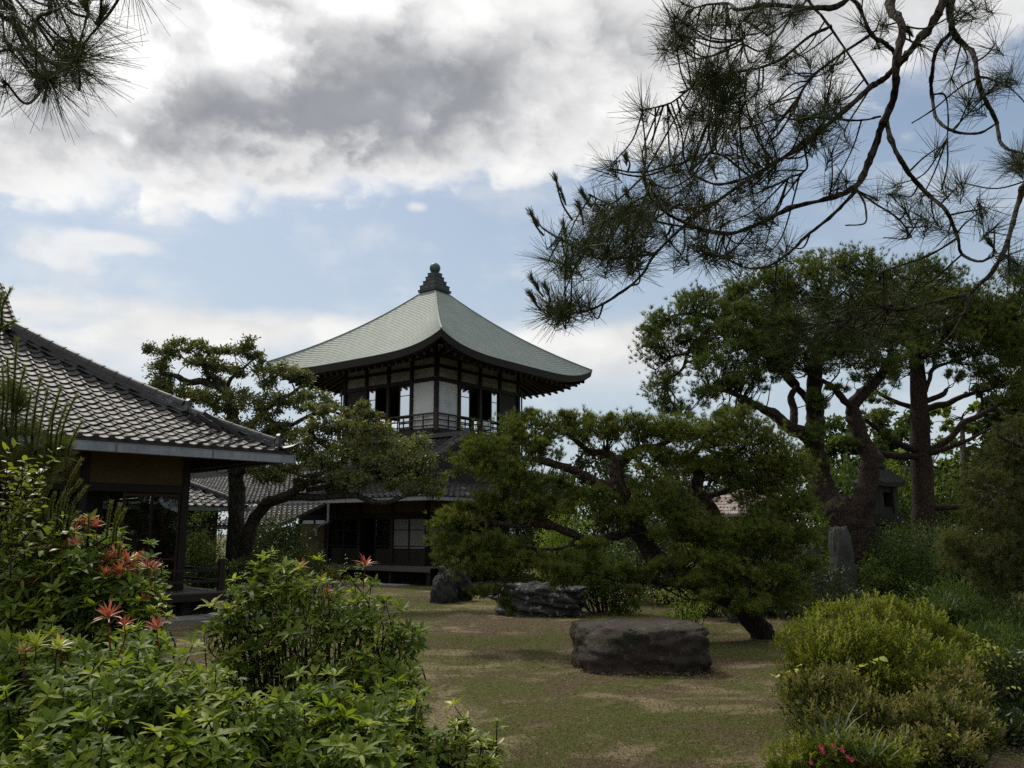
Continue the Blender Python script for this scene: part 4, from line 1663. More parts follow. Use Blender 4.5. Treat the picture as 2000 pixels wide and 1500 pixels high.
# ------------------------------------------------------------------ broadleaf tree by the tiled house
def build_broadleaf():
    q = np.random.default_rng(21)
    Y = 21.0
    b = at(462, ground_y(Y), Y)
    T = thing('broadleaf_tree', (b[0], b[1], 0), 'twisted broadleaf tree with dark trunk and cloud-like crown left of the tower', 'tree')
    sp = [
        [(462, ground_y(Y) + 8, Y, .30), (460, 1100, Y, .23), (462, 1020, Y, .21), (462, 940, Y + .1, .19), (458, 860, Y, .16), (452, 800, Y, .13), (440, 760, Y, .10), (415, 735, Y, .08)],
        [(470, 1110, Y, .20), (484, 1050, Y - .2, .17), (503, 1005, Y - .4, .15), (530, 978, Y - .7, .14), (562, 972, Y - 1.0, .12), (585, 955, Y - 1.2, .11), (610, 940, Y - 1.3, .09), (660, 930, Y - 1.4, .06)],
        [(560, 968, Y - 1.0, .10), (620, 972, Y - 1.3, .085), (690, 968, Y - 1.5, .07), (745, 982, Y - 1.6, .06), (785, 970, Y - 1.6, .045), (830, 962, Y - 1.5, .025)],
        [(600, 958, Y - 1.2, .06), (640, 950, Y - 1.5, .06), (636, 925, Y - 1.6, .05), (600, 932, Y - 1.6, .05), (560, 920, Y - 1.6, .03)],
        [(458, 850, Y, .12), (500, 820, Y + .2, .09), (530, 790, Y + .3, .07), (570, 770, Y + .3, .05), (600, 745, Y + .2, .03)],
        [(440, 765, Y, .09), (400, 745, Y, .10), (370, 745, Y, .09), (345, 735, Y - .2, .07), (320, 725, Y - .3, .03)],
        [(410, 738, Y, .07), (395, 715, Y + .2, .05), (370, 705, Y + .3, .03), (340, 690, Y + .3, .015)],
        [(440, 765, Y, .07), (455, 735, Y - .2, .05), (480, 715, Y - .2, .03), (500, 695, Y - .2, .015)],
        [(505, 815, Y + .2, .06), (560, 830, Y - .3, .05), (600, 815, Y - .6, .05), (640, 800, Y - .8, .04), (690, 820, Y - .9, .02)],
        [(610, 815, Y - .6, .06), (612, 850, Y - .8, .05), (650, 880, Y - 1, .04), (720, 900, Y - 1.2, .025), (780, 905, Y - 1.2, .012)],
        [(462, 925, Y, .10), (510, 900, Y - .4, .07), (560, 885, Y - .7, .05), (620, 890, Y - .9, .03)],
    ]
    L = woody(T, sp, M['grey_bark'], rough=.09, amp=.05, foot=True)
    pads = [(312, 690, Y, 26, 22), (345, 678, Y + .3, 34, 16), (392, 684, Y + .2, 40, 16), (440, 690, Y, 36, 16), (488, 684, Y, 26, 22), (505, 700, Y - .1, 18, 14),
            (312, 735, Y, 26, 24), (305, 765, Y - .2, 24, 26), (350, 775, Y - .3, 44, 20), (400, 715, Y - .3, 40, 20), (450, 725, Y, 34, 22), (520, 730, Y + .2, 30, 24), (560, 725, Y + .3, 32, 20), (590, 740, Y + .3, 26, 16),
            (400, 790, Y - .3, 46, 24), (470, 780, Y - .2, 40, 26), (530, 785, Y, 40, 22), (580, 785, Y, 40, 20), (440, 830, Y - .2, 30, 22), (620, 775, Y - .2, 30, 18),
            (510, 835, Y - .2, 44, 26), (565, 845, Y - .4, 50, 26), (630, 805, Y - .8, 34, 20), (700, 800, Y - 1, 34, 16), (730, 815, Y - 1, 20, 12), (660, 835, Y - .9, 56, 24),
            (720, 850, Y - 1, 60, 26), (780, 870, Y - 1.1, 50, 26), (620, 870, Y - 1, 56, 26), (560, 890, Y - .8, 50, 24), (680, 890, Y - 1.2, 66, 26), (760, 905, Y - 1.3, 60, 24), (825, 915, Y - 1.3, 46, 24),
            (600, 915, Y - 1.2, 60, 22), (520, 925, Y - .6, 40, 20), (690, 935, Y - 1.4, 60, 20), (850, 945, Y - 1.4, 30, 18), (790, 945, Y - 1.5, 50, 18), (600, 945, Y - 1.3, 30, 10), (490, 905, Y - .3, 40, 22), (425, 905, Y - .3, 28, 14), (645, 960, Y - 1.4, 34, 10)]
    leafy_crown(T, L, pads, q, M['oak_leaves'], 110, .10, .045, M['grey_bark'], per=(10, 10), size=.46, twig=(.014, .005))


build_broadleaf()


# ------------------------------------------------------------------ spreading pine in the middle of the garden
def build_mid_pine():
    q = np.random.default_rng(31)
    Y = 13.6
    b = at(1492, ground_y(Y), Y)
    T = thing('garden_pine', (b[0], b[1], 0), 'low spreading pine with leaning reddish trunk behind the flat rock', 'pine tree')
    sp = [
        [(1500, ground_y(Y) + 6, Y, .22), (1478, 1222, Y, .17), (1440, 1180, Y - .1, .15), (1385, 1150, Y - .1, .145), (1325, 1118, Y - .1, .14), (1282, 1090, Y, .145), (1255, 1050, Y + .1, .145), (1235, 1010, Y + .1, .13), (1215, 965, Y, .12), (1203, 925, Y, .11), (1208, 900, Y, .09)],
        [(1420, 1165, Y, .13), (1455, 1120, Y + .4, .13), (1428, 1075, Y + .6, .125), (1412, 1040, Y + .6, .12), (1385, 990, Y + .5, .115), (1362, 955, Y + .5, .11), (1366, 925, Y + .5, .10), (1345, 900, Y + .5, .07), (1370, 870, Y + .4, .04)],
        [(1210, 935, Y, .09), (1180, 950, Y - .2, .09), (1140, 930, Y - .3, .08), (1110, 915, Y - .4, .07), (1070, 905, Y - .4, .06), (1030, 895, Y - .3, .035), (980, 890, Y - .2, .015)],
        [(1208, 905, Y, .08), (1185, 885, Y + .2, .06), (1150, 880, Y + .3, .05), (1110, 850, Y + .3, .035), (1080, 830, Y + .3, .015)],
        [(1205, 910, Y, .08), (1240, 880, Y + .1, .06), (1290, 870, Y + .1, .045), (1330, 850, Y, .02)],
        [(1245, 1035, Y, .08), (1195, 1050, Y - .3, .075), (1150, 1052, Y - .5, .07), (1115, 1042, Y - .6, .065), (1085, 1030, Y - .6, .06), (1045, 1025, Y - .6, .05), (1000, 1025, Y - .6, .035), (950, 1015, Y - .6, .02), (905, 1020, Y - .6, .012)],
        [(1095, 1035, Y - .6, .05), (1065, 1015, Y - .6, .045), (1030, 1010, Y - .6, .03), (985, 990, Y - .5, .015)],
        [(1130, 1045, Y - .5, .03), (1110, 1065, Y - .8, .025), (1060, 1075, Y - .9, .02), (1000, 1060, Y - .9, .018), (940, 1075, Y - .8, .01)],
        [(1385, 990, Y + .5, .08), (1345, 975, Y + .2, .07), (1310, 955, Y, .06), (1285, 935, Y - .1, .045), (1260, 930, Y - .1, .02)],
        [(1380, 970, Y + .5, .06), (1420, 960, Y + .6, .05), (1460, 945, Y + .6, .04), (1510, 930, Y + .6, .02)],
        [(1435, 1172, Y - .2, .07), (1480, 1160, Y - .5, .06), (1520, 1150, Y - .6, .045), (1548, 1135, Y - .6, .03)],
        [(1330, 1118, Y, .05), (1290, 1130, Y - .4, .03), (1240, 1140, Y - .7, .02), (1150, 1120, Y - .9, .012)],
        [(1420, 1060, Y + .5, .05), (1470, 1030, Y + .3, .035), (1520, 1010, Y + .2, .02)],
        [(1060, 1075, Y - .9, .015), (1010, 1120, Y - 1.0, .012), (975, 1160, Y - 1.0, .01), (995, 1200, Y - 1.0, .006)],
    ]
    L = woody(T, sp, M['pine_bark'], rough=.10, amp=.03, foot=True)
    pads = [(1015, 838, Y, 34, 36), (1060, 850, Y, 46, 34), (1035, 815, Y, 16, 22), (1125, 835, Y + .3, 46, 30), (1110, 815, Y, 22, 14), (1165, 850, Y, 50, 30), (1150, 815, Y + .2, 14, 14), (1228, 842, Y, 46, 34), (1190, 820, Y, 18, 12), (1290, 850, Y, 52, 34), (1340, 850, Y, 50, 36), (1395, 850, Y + .3, 50, 40), (1445, 850, Y + .5, 46, 40), (1430, 815, Y + .5, 40, 20), (1490, 880, Y + .5, 52, 46), (1535, 930, Y + .5, 46, 56), (1555, 1000, Y + .3, 40, 50),
            (945, 880, Y - .3, 50, 32), (915, 905, Y - .3, 28, 26), (985, 915, Y - .4, 54, 30), (1055, 885, Y - .3, 40, 26), (1000, 955, Y - .5, 50, 30), (1075, 950, Y - .5, 60, 26), (950, 985, Y - .5, 36, 26), (1150, 975, Y - .5, 50, 26), (1080, 995, Y - .6, 60, 24), (1020, 1000, Y - .6, 44, 22),
            (1255, 900, Y, 56, 26), (1320, 905, Y + .2, 50, 28), (1400, 915, Y + .6, 60, 26), (1470, 960, Y + .5, 50, 34), (1430, 905, Y + .7, 50, 28), (1270, 975, Y - .2, 60, 34), (1240, 1010, Y - .5, 46, 26), (1320, 1010, Y - .2, 56, 34), (1345, 1050, Y, 46, 30), (1180, 1005, Y - .5, 36, 18),
            (875, 1020, Y - .7, 36, 24), (915, 1005, Y - .6, 44, 26), (870, 1060, Y - .8, 30, 26), (900, 1090, Y - .8, 44, 28), (950, 1060, Y - .8, 50, 26), (955, 1110, Y - .9, 52, 26), (1020, 1105, Y - .9, 56, 26), (1085, 1100, Y - 1, 50, 26), (1000, 1075, Y - .9, 44, 20), (1100, 1130, Y - .9, 40, 14), (1150, 1105, Y - .7, 40, 20),
            (925, 1155, Y - 1, 34, 14, .7), (975, 1160, Y - 1, 16, 12, .6), (985, 1178, Y - 1, 14, 9, .4), (1000, 1200, Y - 1, 6, 12, .3), (1240, 1150, Y - 1.3, 14, 16, .5), (1238, 1178, Y - 1.4, 6, 12, .3),
            (1475, 1030, Y + .3, 46, 34), (1440, 1085, Y + .2, 44, 26), (1500, 1085, Y + .2, 48, 36), (1545, 1060, Y + .2, 44, 40), (1400, 1030, Y + .5, 36, 26), (1425, 1130, Y - .6, 46, 22), (1340, 1085, Y - .7, 40, 20), (1400, 1100, Y - .8, 44, 24), (1370, 1135, Y - .8, 44, 16), (1460, 1140, Y - .8, 40, 24), (1250, 1130, Y - .6, 44, 14), (1520, 1130, Y - .5, 44, 30), (1480, 1175, Y - .9, 30, 14), (1200, 1120, Y - .8, 40, 16), (1160, 1060, Y - .9, 30, 14), (1290, 1050, Y - .6, 30, 16), (1300, 1105, Y - 1.1, 40, 16), (1350, 1135, Y - 1.1, 44, 18), (1410, 1165, Y - 1.2, 44, 18), (1460, 1195, Y - 1.2, 36, 18), (1540, 1165, Y - .6, 44, 24), (1420, 1060, Y - .4, 50, 30), (1370, 1040, Y - .4, 44, 26), (1500, 1050, Y - .3, 50, 34), (1560, 1110, Y - .2, 40, 30), (1500, 1000, Y + .3, 40, 30)]
    pine_crown(T, L, pads, q, M['pine_needles'], 22, 18, .085, .0076, M['pine_bark'], per=(9, 9), size=.55, twig=(.012, .004))


build_mid_pine()


# ------------------------------------------------------------------ tall pines at the right
def build_big_pine():
    q = np.random.default_rng(41)
    Y = 20.0
    b = at(1712, ground_y(Y), Y)
    T = thing('old_pine', (b[0], b[1], 0), 'old thick-trunked pine forking low with a wide dense crown', 'pine tree')
    sp = [
        [(1718, ground_y(Y) + 10, Y, .66), (1705, 1150, Y, .52), (1690, 1090, Y, .50), (1668, 1040, Y, .50), (1650, 1005, Y, .42), (1620, 975, Y + .3, .28), (1602, 930, Y + .5, .25), (1592, 880, Y + .5, .24), (1592, 830, Y + .4, .22), (1590, 780, Y + .3, .20), (1592, 720, Y, .16), (1600, 650, Y, .10), (1610, 600, Y, .05)],
        [(1655, 1015, Y - .1, .30), (1682, 975, Y - .2, .24), (1697, 930, Y - .2, .22), (1697, 890, Y - .2, .20), (1680, 850, Y - .1, .19), (1668, 815, Y, .18), (1668, 785, Y, .16), (1700, 755, Y, .13), (1730, 720, Y, .10), (1740, 670, Y, .06)],
        [(1598, 870, Y + .5, .17), (1570, 850, Y, .16), (1530, 825, Y - .3, .14), (1500, 800, Y - .5, .11), (1470, 790, Y - .6, .08), (1430, 770, Y - .7, .05), (1390, 760, Y - .8, .03)],
        [(1545, 835, Y - .2, .10), (1552, 800, Y - .1, .09), (1545, 775, Y, .08), (1560, 755, Y, .06), (1545, 735, Y, .05), (1530, 700, Y, .03)],
        [(1592, 800, Y + .3, .10), (1540, 740, Y + .6, .08), (1480, 680, Y + .8, .07), (1420, 630, Y + .8, .06), (1360, 615, Y + .7, .05), (1310, 620, Y + .6, .03)],
        [(1410, 628, Y + .8, .05), (1370, 655, Y + .5, .05), (1345, 690, Y + .3, .04), (1330, 720, Y + .2, .03), (1300, 750, Y + .1, .02)],
        [(1345, 690, Y + .3, .03), (1310, 700, Y + .2, .025), (1280, 720, Y + .2, .012)],
        [(1668, 800, Y, .10), (1640, 770, Y - .3, .08), (1620, 750, Y - .4, .06), (1580, 730, Y - .5, .03)],
        [(1592, 690, Y, .10), (1650, 620, Y, .07), (1690, 570, Y, .04), (1710, 540, Y, .02)],
        [(1594, 700, Y, .08), (1560, 640, Y, .06), (1530, 590, Y, .03)],
    ]
    L = woody(T, sp, M['pine_bark'], sides=14, rough=.09, amp=.06, foot=True)
    pads = [(1280, 690, Y + .3, 34, 40), (1270, 660, Y + .4, 24, 26), (1300, 635, Y + .5, 44, 30), (1345, 600, Y + .6, 48, 30), (1395, 590, Y + .7, 48, 28), (1440, 575, Y + .7, 50, 26), (1350, 640, Y + .5, 40, 20), (1295, 745, Y + .2, 34, 30), (1285, 785, Y + .1, 24, 22), (1330, 805, Y - .3, 40, 18), (1375, 690, Y, 34, 30),
            (1500, 560, Y + .5, 56, 36), (1560, 545, Y, 60, 36), (1620, 525, Y, 60, 34), (1670, 515, Y, 50, 28), (1720, 545, Y, 56, 40), (1740, 600, Y, 56, 46), (1500, 620, Y + .2, 60, 40), (1570, 600, Y, 70, 40), (1640, 590, Y, 70, 46), (1690, 640, Y, 70, 46),
            (1410, 655, Y - .3, 50, 34), (1460, 690, Y - .5, 60, 34), (1520, 670, Y - .3, 56, 40), (1590, 665, Y - .5, 56, 34), (1640, 700, Y - .3, 60, 30), (1390, 720, Y - .6, 46, 30), (1420, 755, Y - .7, 46, 24), (1470, 740, Y - .7, 46, 24), (1520, 720, Y - .4, 36, 26), (1375, 770, Y - .8, 36, 24), (1450, 795, Y - .7, 36, 14), (1420, 810, Y - .6, 36, 14), (1640, 760, Y - .5, 26, 12), (1700, 720, Y - .3, 56, 26), (1590, 720, Y - .3, 40, 20), (1480, 650, Y, 60, 30), (1590, 860, Y - .3, 20, 40), (1600, 790, Y - .3, 18, 40), (1660, 870, Y - .4, 16, 14), (1540, 640, Y - .6, 60, 36), (1660, 670, Y - .6, 60, 36), (1440, 620, Y + .1, 60, 34), (1560, 700, Y - .6, 50, 24), (1340, 670, Y + .2, 40, 26), (1500, 700, Y - .5, 50, 24), (1720, 670, Y - .4, 50, 36), (1760, 630, Y - .2, 40, 40)]
    pine_crown(T, L, pads, q, M['pine_needles_deep'], 24, 16, .12, .0105, M['pine_bark'], per=(9.5, 9.5), size=.55, twig=(.02, .006))
    # second, straight pine behind it
    q = np.random.default_rng(42)
    Y = 23.0
    b = at(1803, ground_y(Y), Y)
    T = thing('straight_pine', (b[0], b[1], 0), 'straight-trunked pine with whorled side branches right of the stone lantern', 'pine tree')
    sp = [
        [(1806, ground_y(Y) + 8, Y, .36), (1804, 1050, Y, .30), (1803, 980, Y, .29), (1800, 900, Y, .27), (1797, 820, Y, .25), (1793, 740, Y, .21), (1790, 660, Y, .15), (1795, 590, Y, .08), (1800, 540, Y, .04)],
        [(1800, 885, Y, .10), (1760, 868, Y - .3, .09), (1725, 845, Y - .5, .08), (1690, 820, Y - .6, .05)],
        [(1800, 893, Y, .10), (1750, 890, Y - .5, .09), (1710, 885, Y - .8, .07)],
        [(1804, 885, Y, .10), (1850, 860, Y - .2, .09), (1885, 825, Y - .3, .08), (1920, 810, Y - .4, .07), (1960, 785, Y - .4, .04), (2000, 775, Y - .4, .02)],
        [(1804, 890, Y, .09), (1850, 875, Y - .6, .07), (1900, 855, Y - .9, .05), (1950, 830, Y - 1, .03)],
        [(1798, 800, Y, .10), (1840, 790, Y + .2, .09), (1880, 775, Y + .3, .07), (1910, 765, Y + .3, .06), (1950, 755, Y + .3, .03)],
        [(1915, 768, Y + .3, .05), (1918, 790, Y + .1, .045), (1912, 808, Y - .2, .04)],
        [(1798, 800, Y, .08), (1750, 785, Y + .3, .07), (1710, 765, Y + .4, .04)],
        [(1796, 780, Y, .08), (1815, 745, Y - .2, .06), (1820, 720, Y - .2, .06), (1860, 705, Y - .3, .03)],
        [(1796, 790, Y, .09), (1840, 770, Y - .3, .07), (1850, 760, Y - .3, .05)],
        [(1806, 992, Y, .09), (1860, 992, Y - .3, .08), (1905, 986, Y - .4, .05), (1920, 984, Y - .4, .03)],
        [(1792, 700, Y, .08), (1850, 660, Y, .06), (1910, 640, Y, .04), (1960, 650, Y, .02)],
        [(1792, 690, Y, .07), (1750, 650, Y + .4, .05), (1730, 620, Y + .4, .03)],
    ]
    L = woody(T, sp, M['pine_bark'], rough=.06, amp=.05, foot=True)
    pads = [(1800, 525, Y, 40, 34), (1840, 545, Y, 44, 34), (1780, 580, Y, 56, 40), (1860, 590, Y, 60, 40), (1910, 590, Y, 50, 40), (1830, 640, Y - .3, 70, 40), (1900, 650, Y, 60, 46), (1950, 620, Y, 50, 50), (1990, 600, Y, 40, 50), (1985, 670, Y, 46, 50), (1940, 700, Y - .2, 60, 36), (1870, 695, Y - .4, 50, 24), (1770, 660, Y + .2, 60, 40), (1775, 715, Y + .2, 46, 22), (1990, 740, Y - .2, 46, 40), (1950, 745, Y, 40, 16), (1985, 790, Y - .4, 40, 28), (1720, 780, Y + .4, 40, 14), (1700, 815, Y - .5, 30, 16), (1740, 740, Y + .4, 40, 18), (1860, 735, Y - .3, 30, 10), (2040, 650, Y, 50, 80), (1735, 850, Y - .6, 24, 10), (1830, 600, Y - .5, 60, 40), (1900, 620, Y - .6, 60, 40), (1850, 660, Y - .6, 60, 30), (1960, 670, Y - .5, 50, 50), (1800, 690, Y - .6, 50, 26), (1930, 730, Y - .5, 40, 20), (1990, 550, Y, 40, 40)]
    pine_crown(T, L, pads, q, M['pine_needles_deep'], 24, 15, .13, .0115, M['pine_bark'], per=(10, 10), size=.55, twig=(.02, .006))


build_big_pine()


# ------------------------------------------------------------------ background wood
def bg_tree(name, label, px, Y, top, half, mat, seed, leaf=(.22, .12), n=95, trunk=True, group=None, per=(17, 17), layered=False, bark='grey_bark', low=None):
    q = np.random.default_rng(seed)
    b = at(px, ground_y(Y), Y)
    T = thing(name, (b[0], b[1], 0), label, 'tree', group)
    gy = ground_y(Y)
    low = low or gy - 60
    sp = [[(px, gy + 6, Y, .22), (px + q.uniform(-8, 8), (gy + top) / 2, Y, .15), (px + q.uniform(-20, 20), top + 30, Y, .05)]]
    for k in range(7):
        y0 = gy - (gy - top) * q.uniform(.25, .7)
        s = q.choice([-1, 1])
        sp.append([(px, y0, Y, .07), (px + s * half * .4, y0 - 20, Y + q.uniform(-1, 1), .05), (px + s * half * .8, y0 - q.uniform(25, 60), Y + q.uniform(-1.5, 1.5), .02)])
    L = woody(T, sp, M[bark], sides=8, amp=.1, foot=True)
    pads = []
    rows = int((low - top) / 42) + 1
    for i in range(rows):
        f = (i + .5) / rows
        y = top + (low - top) * f
        wd = half * (math.sin(math.pi * min(1, .22 + f * .75)) ** .7)
        k = max(2, int(2 * wd / 60))
        for j in range(k):
            pads.append((px + wd * (2 * (j + .5) / k - 1) * .9 + q.uniform(-12, 12), y + q.uniform(-14, 14), Y + q.uniform(-1.2, 1.2), q.uniform(34, 52), q.uniform(10, 16) if layered else q.uniform(24, 36)))
    leafy_crown(T, L, pads, q, M[mat], n, leaf[0], leaf[1], M[bark], per=per, size=.45, hang=.1 if layered else .3, twig=(.02, .008))


bg_tree('leafy_tree', 'mid-green tree filling the gap behind the fork of the old pine', 1650, 31, 835, 95, 'wood_leaves', 51)
bg_tree('leafy_tree', 'rounded green tree behind the garden hut', 1530, 34, 890, 90, 'wood_leaves', 52)
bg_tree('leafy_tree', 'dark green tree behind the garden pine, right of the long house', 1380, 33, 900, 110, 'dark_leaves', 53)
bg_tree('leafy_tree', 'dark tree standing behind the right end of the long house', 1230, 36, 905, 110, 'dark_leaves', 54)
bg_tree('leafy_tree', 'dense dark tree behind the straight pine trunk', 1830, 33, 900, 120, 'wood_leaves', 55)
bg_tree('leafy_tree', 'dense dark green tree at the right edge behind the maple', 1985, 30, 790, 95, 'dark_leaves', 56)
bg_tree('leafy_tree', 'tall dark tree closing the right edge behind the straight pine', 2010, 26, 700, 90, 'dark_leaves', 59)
bg_tree('leafy_tree', 'green tree between the two tall pine trunks', 1735, 33, 800, 80, 'wood_leaves', 60)
bg_tree('maple_tree', 'light yellow-green maple with layered leaves right of the straight pine', 1880, 27, 785, 95, 'maple_leaves', 57, (.14, .09), 70, layered=True, bark='pale_bark', low=960, per=(17, 14))
bg_tree('maple_tree', 'light green maple behind the stone lantern', 1755, 28, 880, 60, 'maple_leaves', 58, (.14, .09), 70, layered=True, bark='pale_bark', low=1000, per=(17, 14))

# ------------------------------------------------------------------ stones and lantern
def rock(name, label, c, half, mat, seed, box=.0, rot=0.0, rough=.14, freq=1.6, flat_top=False, strata=0.0, cat='rock', cut=None, fine=.035):
    """boulder of half sizes half about centre c; box 0 round .. 1 blocky"""
    n1, n2 = 84, 50
    V, F = [], []
    ca, sa = math.cos(rot), math.sin(rot)
    rq = np.random.default_rng(seed * 13 + 1)
    cuts = [(unit(rq.normal(size=3) * np.array([1, 1, .8])), rq.uniform(*(cut or (.70, .98)))) for _ in range(16)]
    for i in range(n2 + 1):
        ph = math.pi * i / n2
        for j in range(n1):
            th = 2 * math.pi * j / n1
            d = np.array([math.sin(ph) * math.cos(th), math.sin(ph) * math.sin(th), math.cos(ph)])
            e = 2 + 7 * box
            k = (abs(d[0]) ** e + abs(d[1]) ** e + abs(d[2]) ** e) ** (-1 / e)
            p = d * k
            for cn, co in cuts:                           # split faces
                e_ = p @ cn - co * (1 + .25 * box)
                if e_ > 0:
                    p = p - cn * e_ * .9
            f = mnoise.fractal(Vector(p * freq + seed * 3.7), 1.0, 2.0, 5)
            r = mnoise.ridged_multi_fractal(Vector(p * freq * .8 + seed), 1.0, 2.0, 4, 1.0, 2.0) - 1.0
            g2 = mnoise.fractal(Vector(p * freq * 4.5 + seed), 1.0, 2.0, 4)
            p = p * (1 + rough * f + rough * .35 * r + fine * g2 + fine * .8 * min(0.0, mnoise.ridged_multi_fractal(Vector(p * freq * 2.6 + seed * 2), 1.0, 2.0, 4, 1.0, 2.0) - 1.4))
            if strata:
                p[:2] *= 1 + strata * math.sin(p[2] * 14 + p[0] * 9 + 3 * f)
            if flat_top and p[2] > .72:
                p[2] = .72 + (p[2] - .72) * .25 + .05 * f
            p = p * half
            V.append((c[0] + p[0] * ca - p[1] * sa, c[1] + p[0] * sa + p[1] * ca, c[2] + p[2]))
    for i in range(n2):
        for j in range(n1):
            F.append((i * n1 + j, (i + 1) * n1 + j, (i + 1) * n1 + (j + 1) % n1, i * n1 + (j + 1) % n1))
    me = mesh(name, [np.array(v) - np.array([c[0], c[1], 0]) for v in V], F, True)
    o = link(name, me, M[mat], None, Matrix.Translation((c[0], c[1], 0)))
    return tag(o, label, cat)


def build_stones():
    a = at(1246, 1300, 10.95)
    rock('flat_rock', 'large flat-topped brown rock on the lawn', (a[0], 10.95, .13), (.77, .70, .46), 'rock_brown', 4, .62, .06, .085, 2.3, flat_top=True, cut=(.98, 1.22))
    a = at(1062, 1180, 17.4)
    rock('striped_rock', 'long dark rock with white lichen patches under the garden pine', (a[0], 17.4, .20), (.95, .60, .42), 'rock_striped', 5, .12, -.15, .22, 2.0, strata=.05)
    a = at(868, 1150, 20.3)
    rock('dark_stone', 'dark pointed stone by the verandah of the long house', (a[0], 20.3, .18), (.32, .34, .52), 'rock_dark', 8, .15, .3, .25)
    a = at(885, 1125, 21.2)
    rock('dark_stone', 'squat dark boulder behind the pointed stone', (a[0], 21.2, .35), (.45, .5, .6), 'rock_dark', 9, .15, .3, .25)
    a = at(1655, 1100, 18.6)
    rock('standing_stone', 'tall rounded standing stone against the old pine trunk', (a[0], 18.9, .75), (.27, .20, .98), 'rock_grey', 12, .30, .2, .08, cat='stone')
    a = at(1580, 1130, 18.3)
    rock('standing_stone', 'broad upright garden stone left of the old pine', (a[0], 18.3, .55), (.42, .28, .78), 'rock_grey', 14, .3, -.2, .2, cat='stone')
    a = at(1440, 1140, 16.2)
    rock('pale_stone', 'small pale-topped stone behind the leaning pine trunk', (a[0], 16.2, .20), (.30, .28, .42), 'rock_grey', 15, .1, .2, .2)
    a = at(1525, 1110, 17.8)
    rock('mossy_rock', 'dark mossy rock between the leaning pine and the standing stones', (a[0], 17.6, .2), (.75, .5, .55), 'rock_brown', 16, .1, .2, .2)
    a = at(405, 1180, 18.6)
    rock('step_stone', 'low grey stepping rock under the verandah corner of the tiled house', (a[0], 18.0, .05), (.35, .28, .22), 'rock_brown', 17, .2, .2, .15)
    a = at(381, 1190, 18.0)
    rock('pillar_stone', 'short pale stone pillar below the verandah rail', (a[0], 17.5, .14), (.10, .10, .26), 'rock_grey', 18, .7, .2, .06, cat='stone')
    a = at(440, 1085, 23.0)
    rock('pale_rock', 'long pale rock beyond the verandah rail', (a[0], 23.0, .35), (.95, .5, .55), 'rock_grey', 19, .1, .1, .2)


build_stones()


def slab(name, outline, z, th, mat):
    V = [(x, y, z) for x, y in outline] + [(x, y, z - th) for x, y in outline]
    n = len(outline)
    F = [tuple(range(n)), tuple(range(2 * n - 1, n - 1, -1))] + [(i, n + i, n + (i + 1) % n, (i + 1) % n) for i in range(n)]
    return mesh(name, V, F)


def build_paving():
    base = thing_part('stone_path', None)
    tag(base, kind='structure')
    q = np.random.default_rng(3)
    for k in range(9):
        c = LC + LN * 1.75 - LU * (-3.2 + k * .98)
        w, l = .42, .47
        ol = []
        for s, t in ((-1, -1), (1, -1), (1, 1), (-1, 1)):
            p = c + LU * (s * (l - q.uniform(0, .02))) + LN * (t * (w - q.uniform(0, .02)))
            ol.append((p[0], p[1]))
        o = link('paving_slab', slab('paving_slab', ol, .055 + q.uniform(0, .012), .12, 'paving'), M['paving'], base)
    for k in range(8):
        c = RWC - TU * 1.75 - TV * (.2 - k * .98)
        ol = []
        for s, t in ((-1, -1), (1, -1), (1, 1), (-1, 1)):
            p = c + TV * (s * .47) + TU * (t * .30)
            ol.append((p[0], p[1]))
        if (TV[0] * TU[1] - TV[1] * TU[0]) < 0:
            ol = ol[::-1]
        link('paving_slab', slab('paving_slab', ol, .06 + q.uniform(0, .012), .12, 'paving'), M['paving'], base)


build_paving()


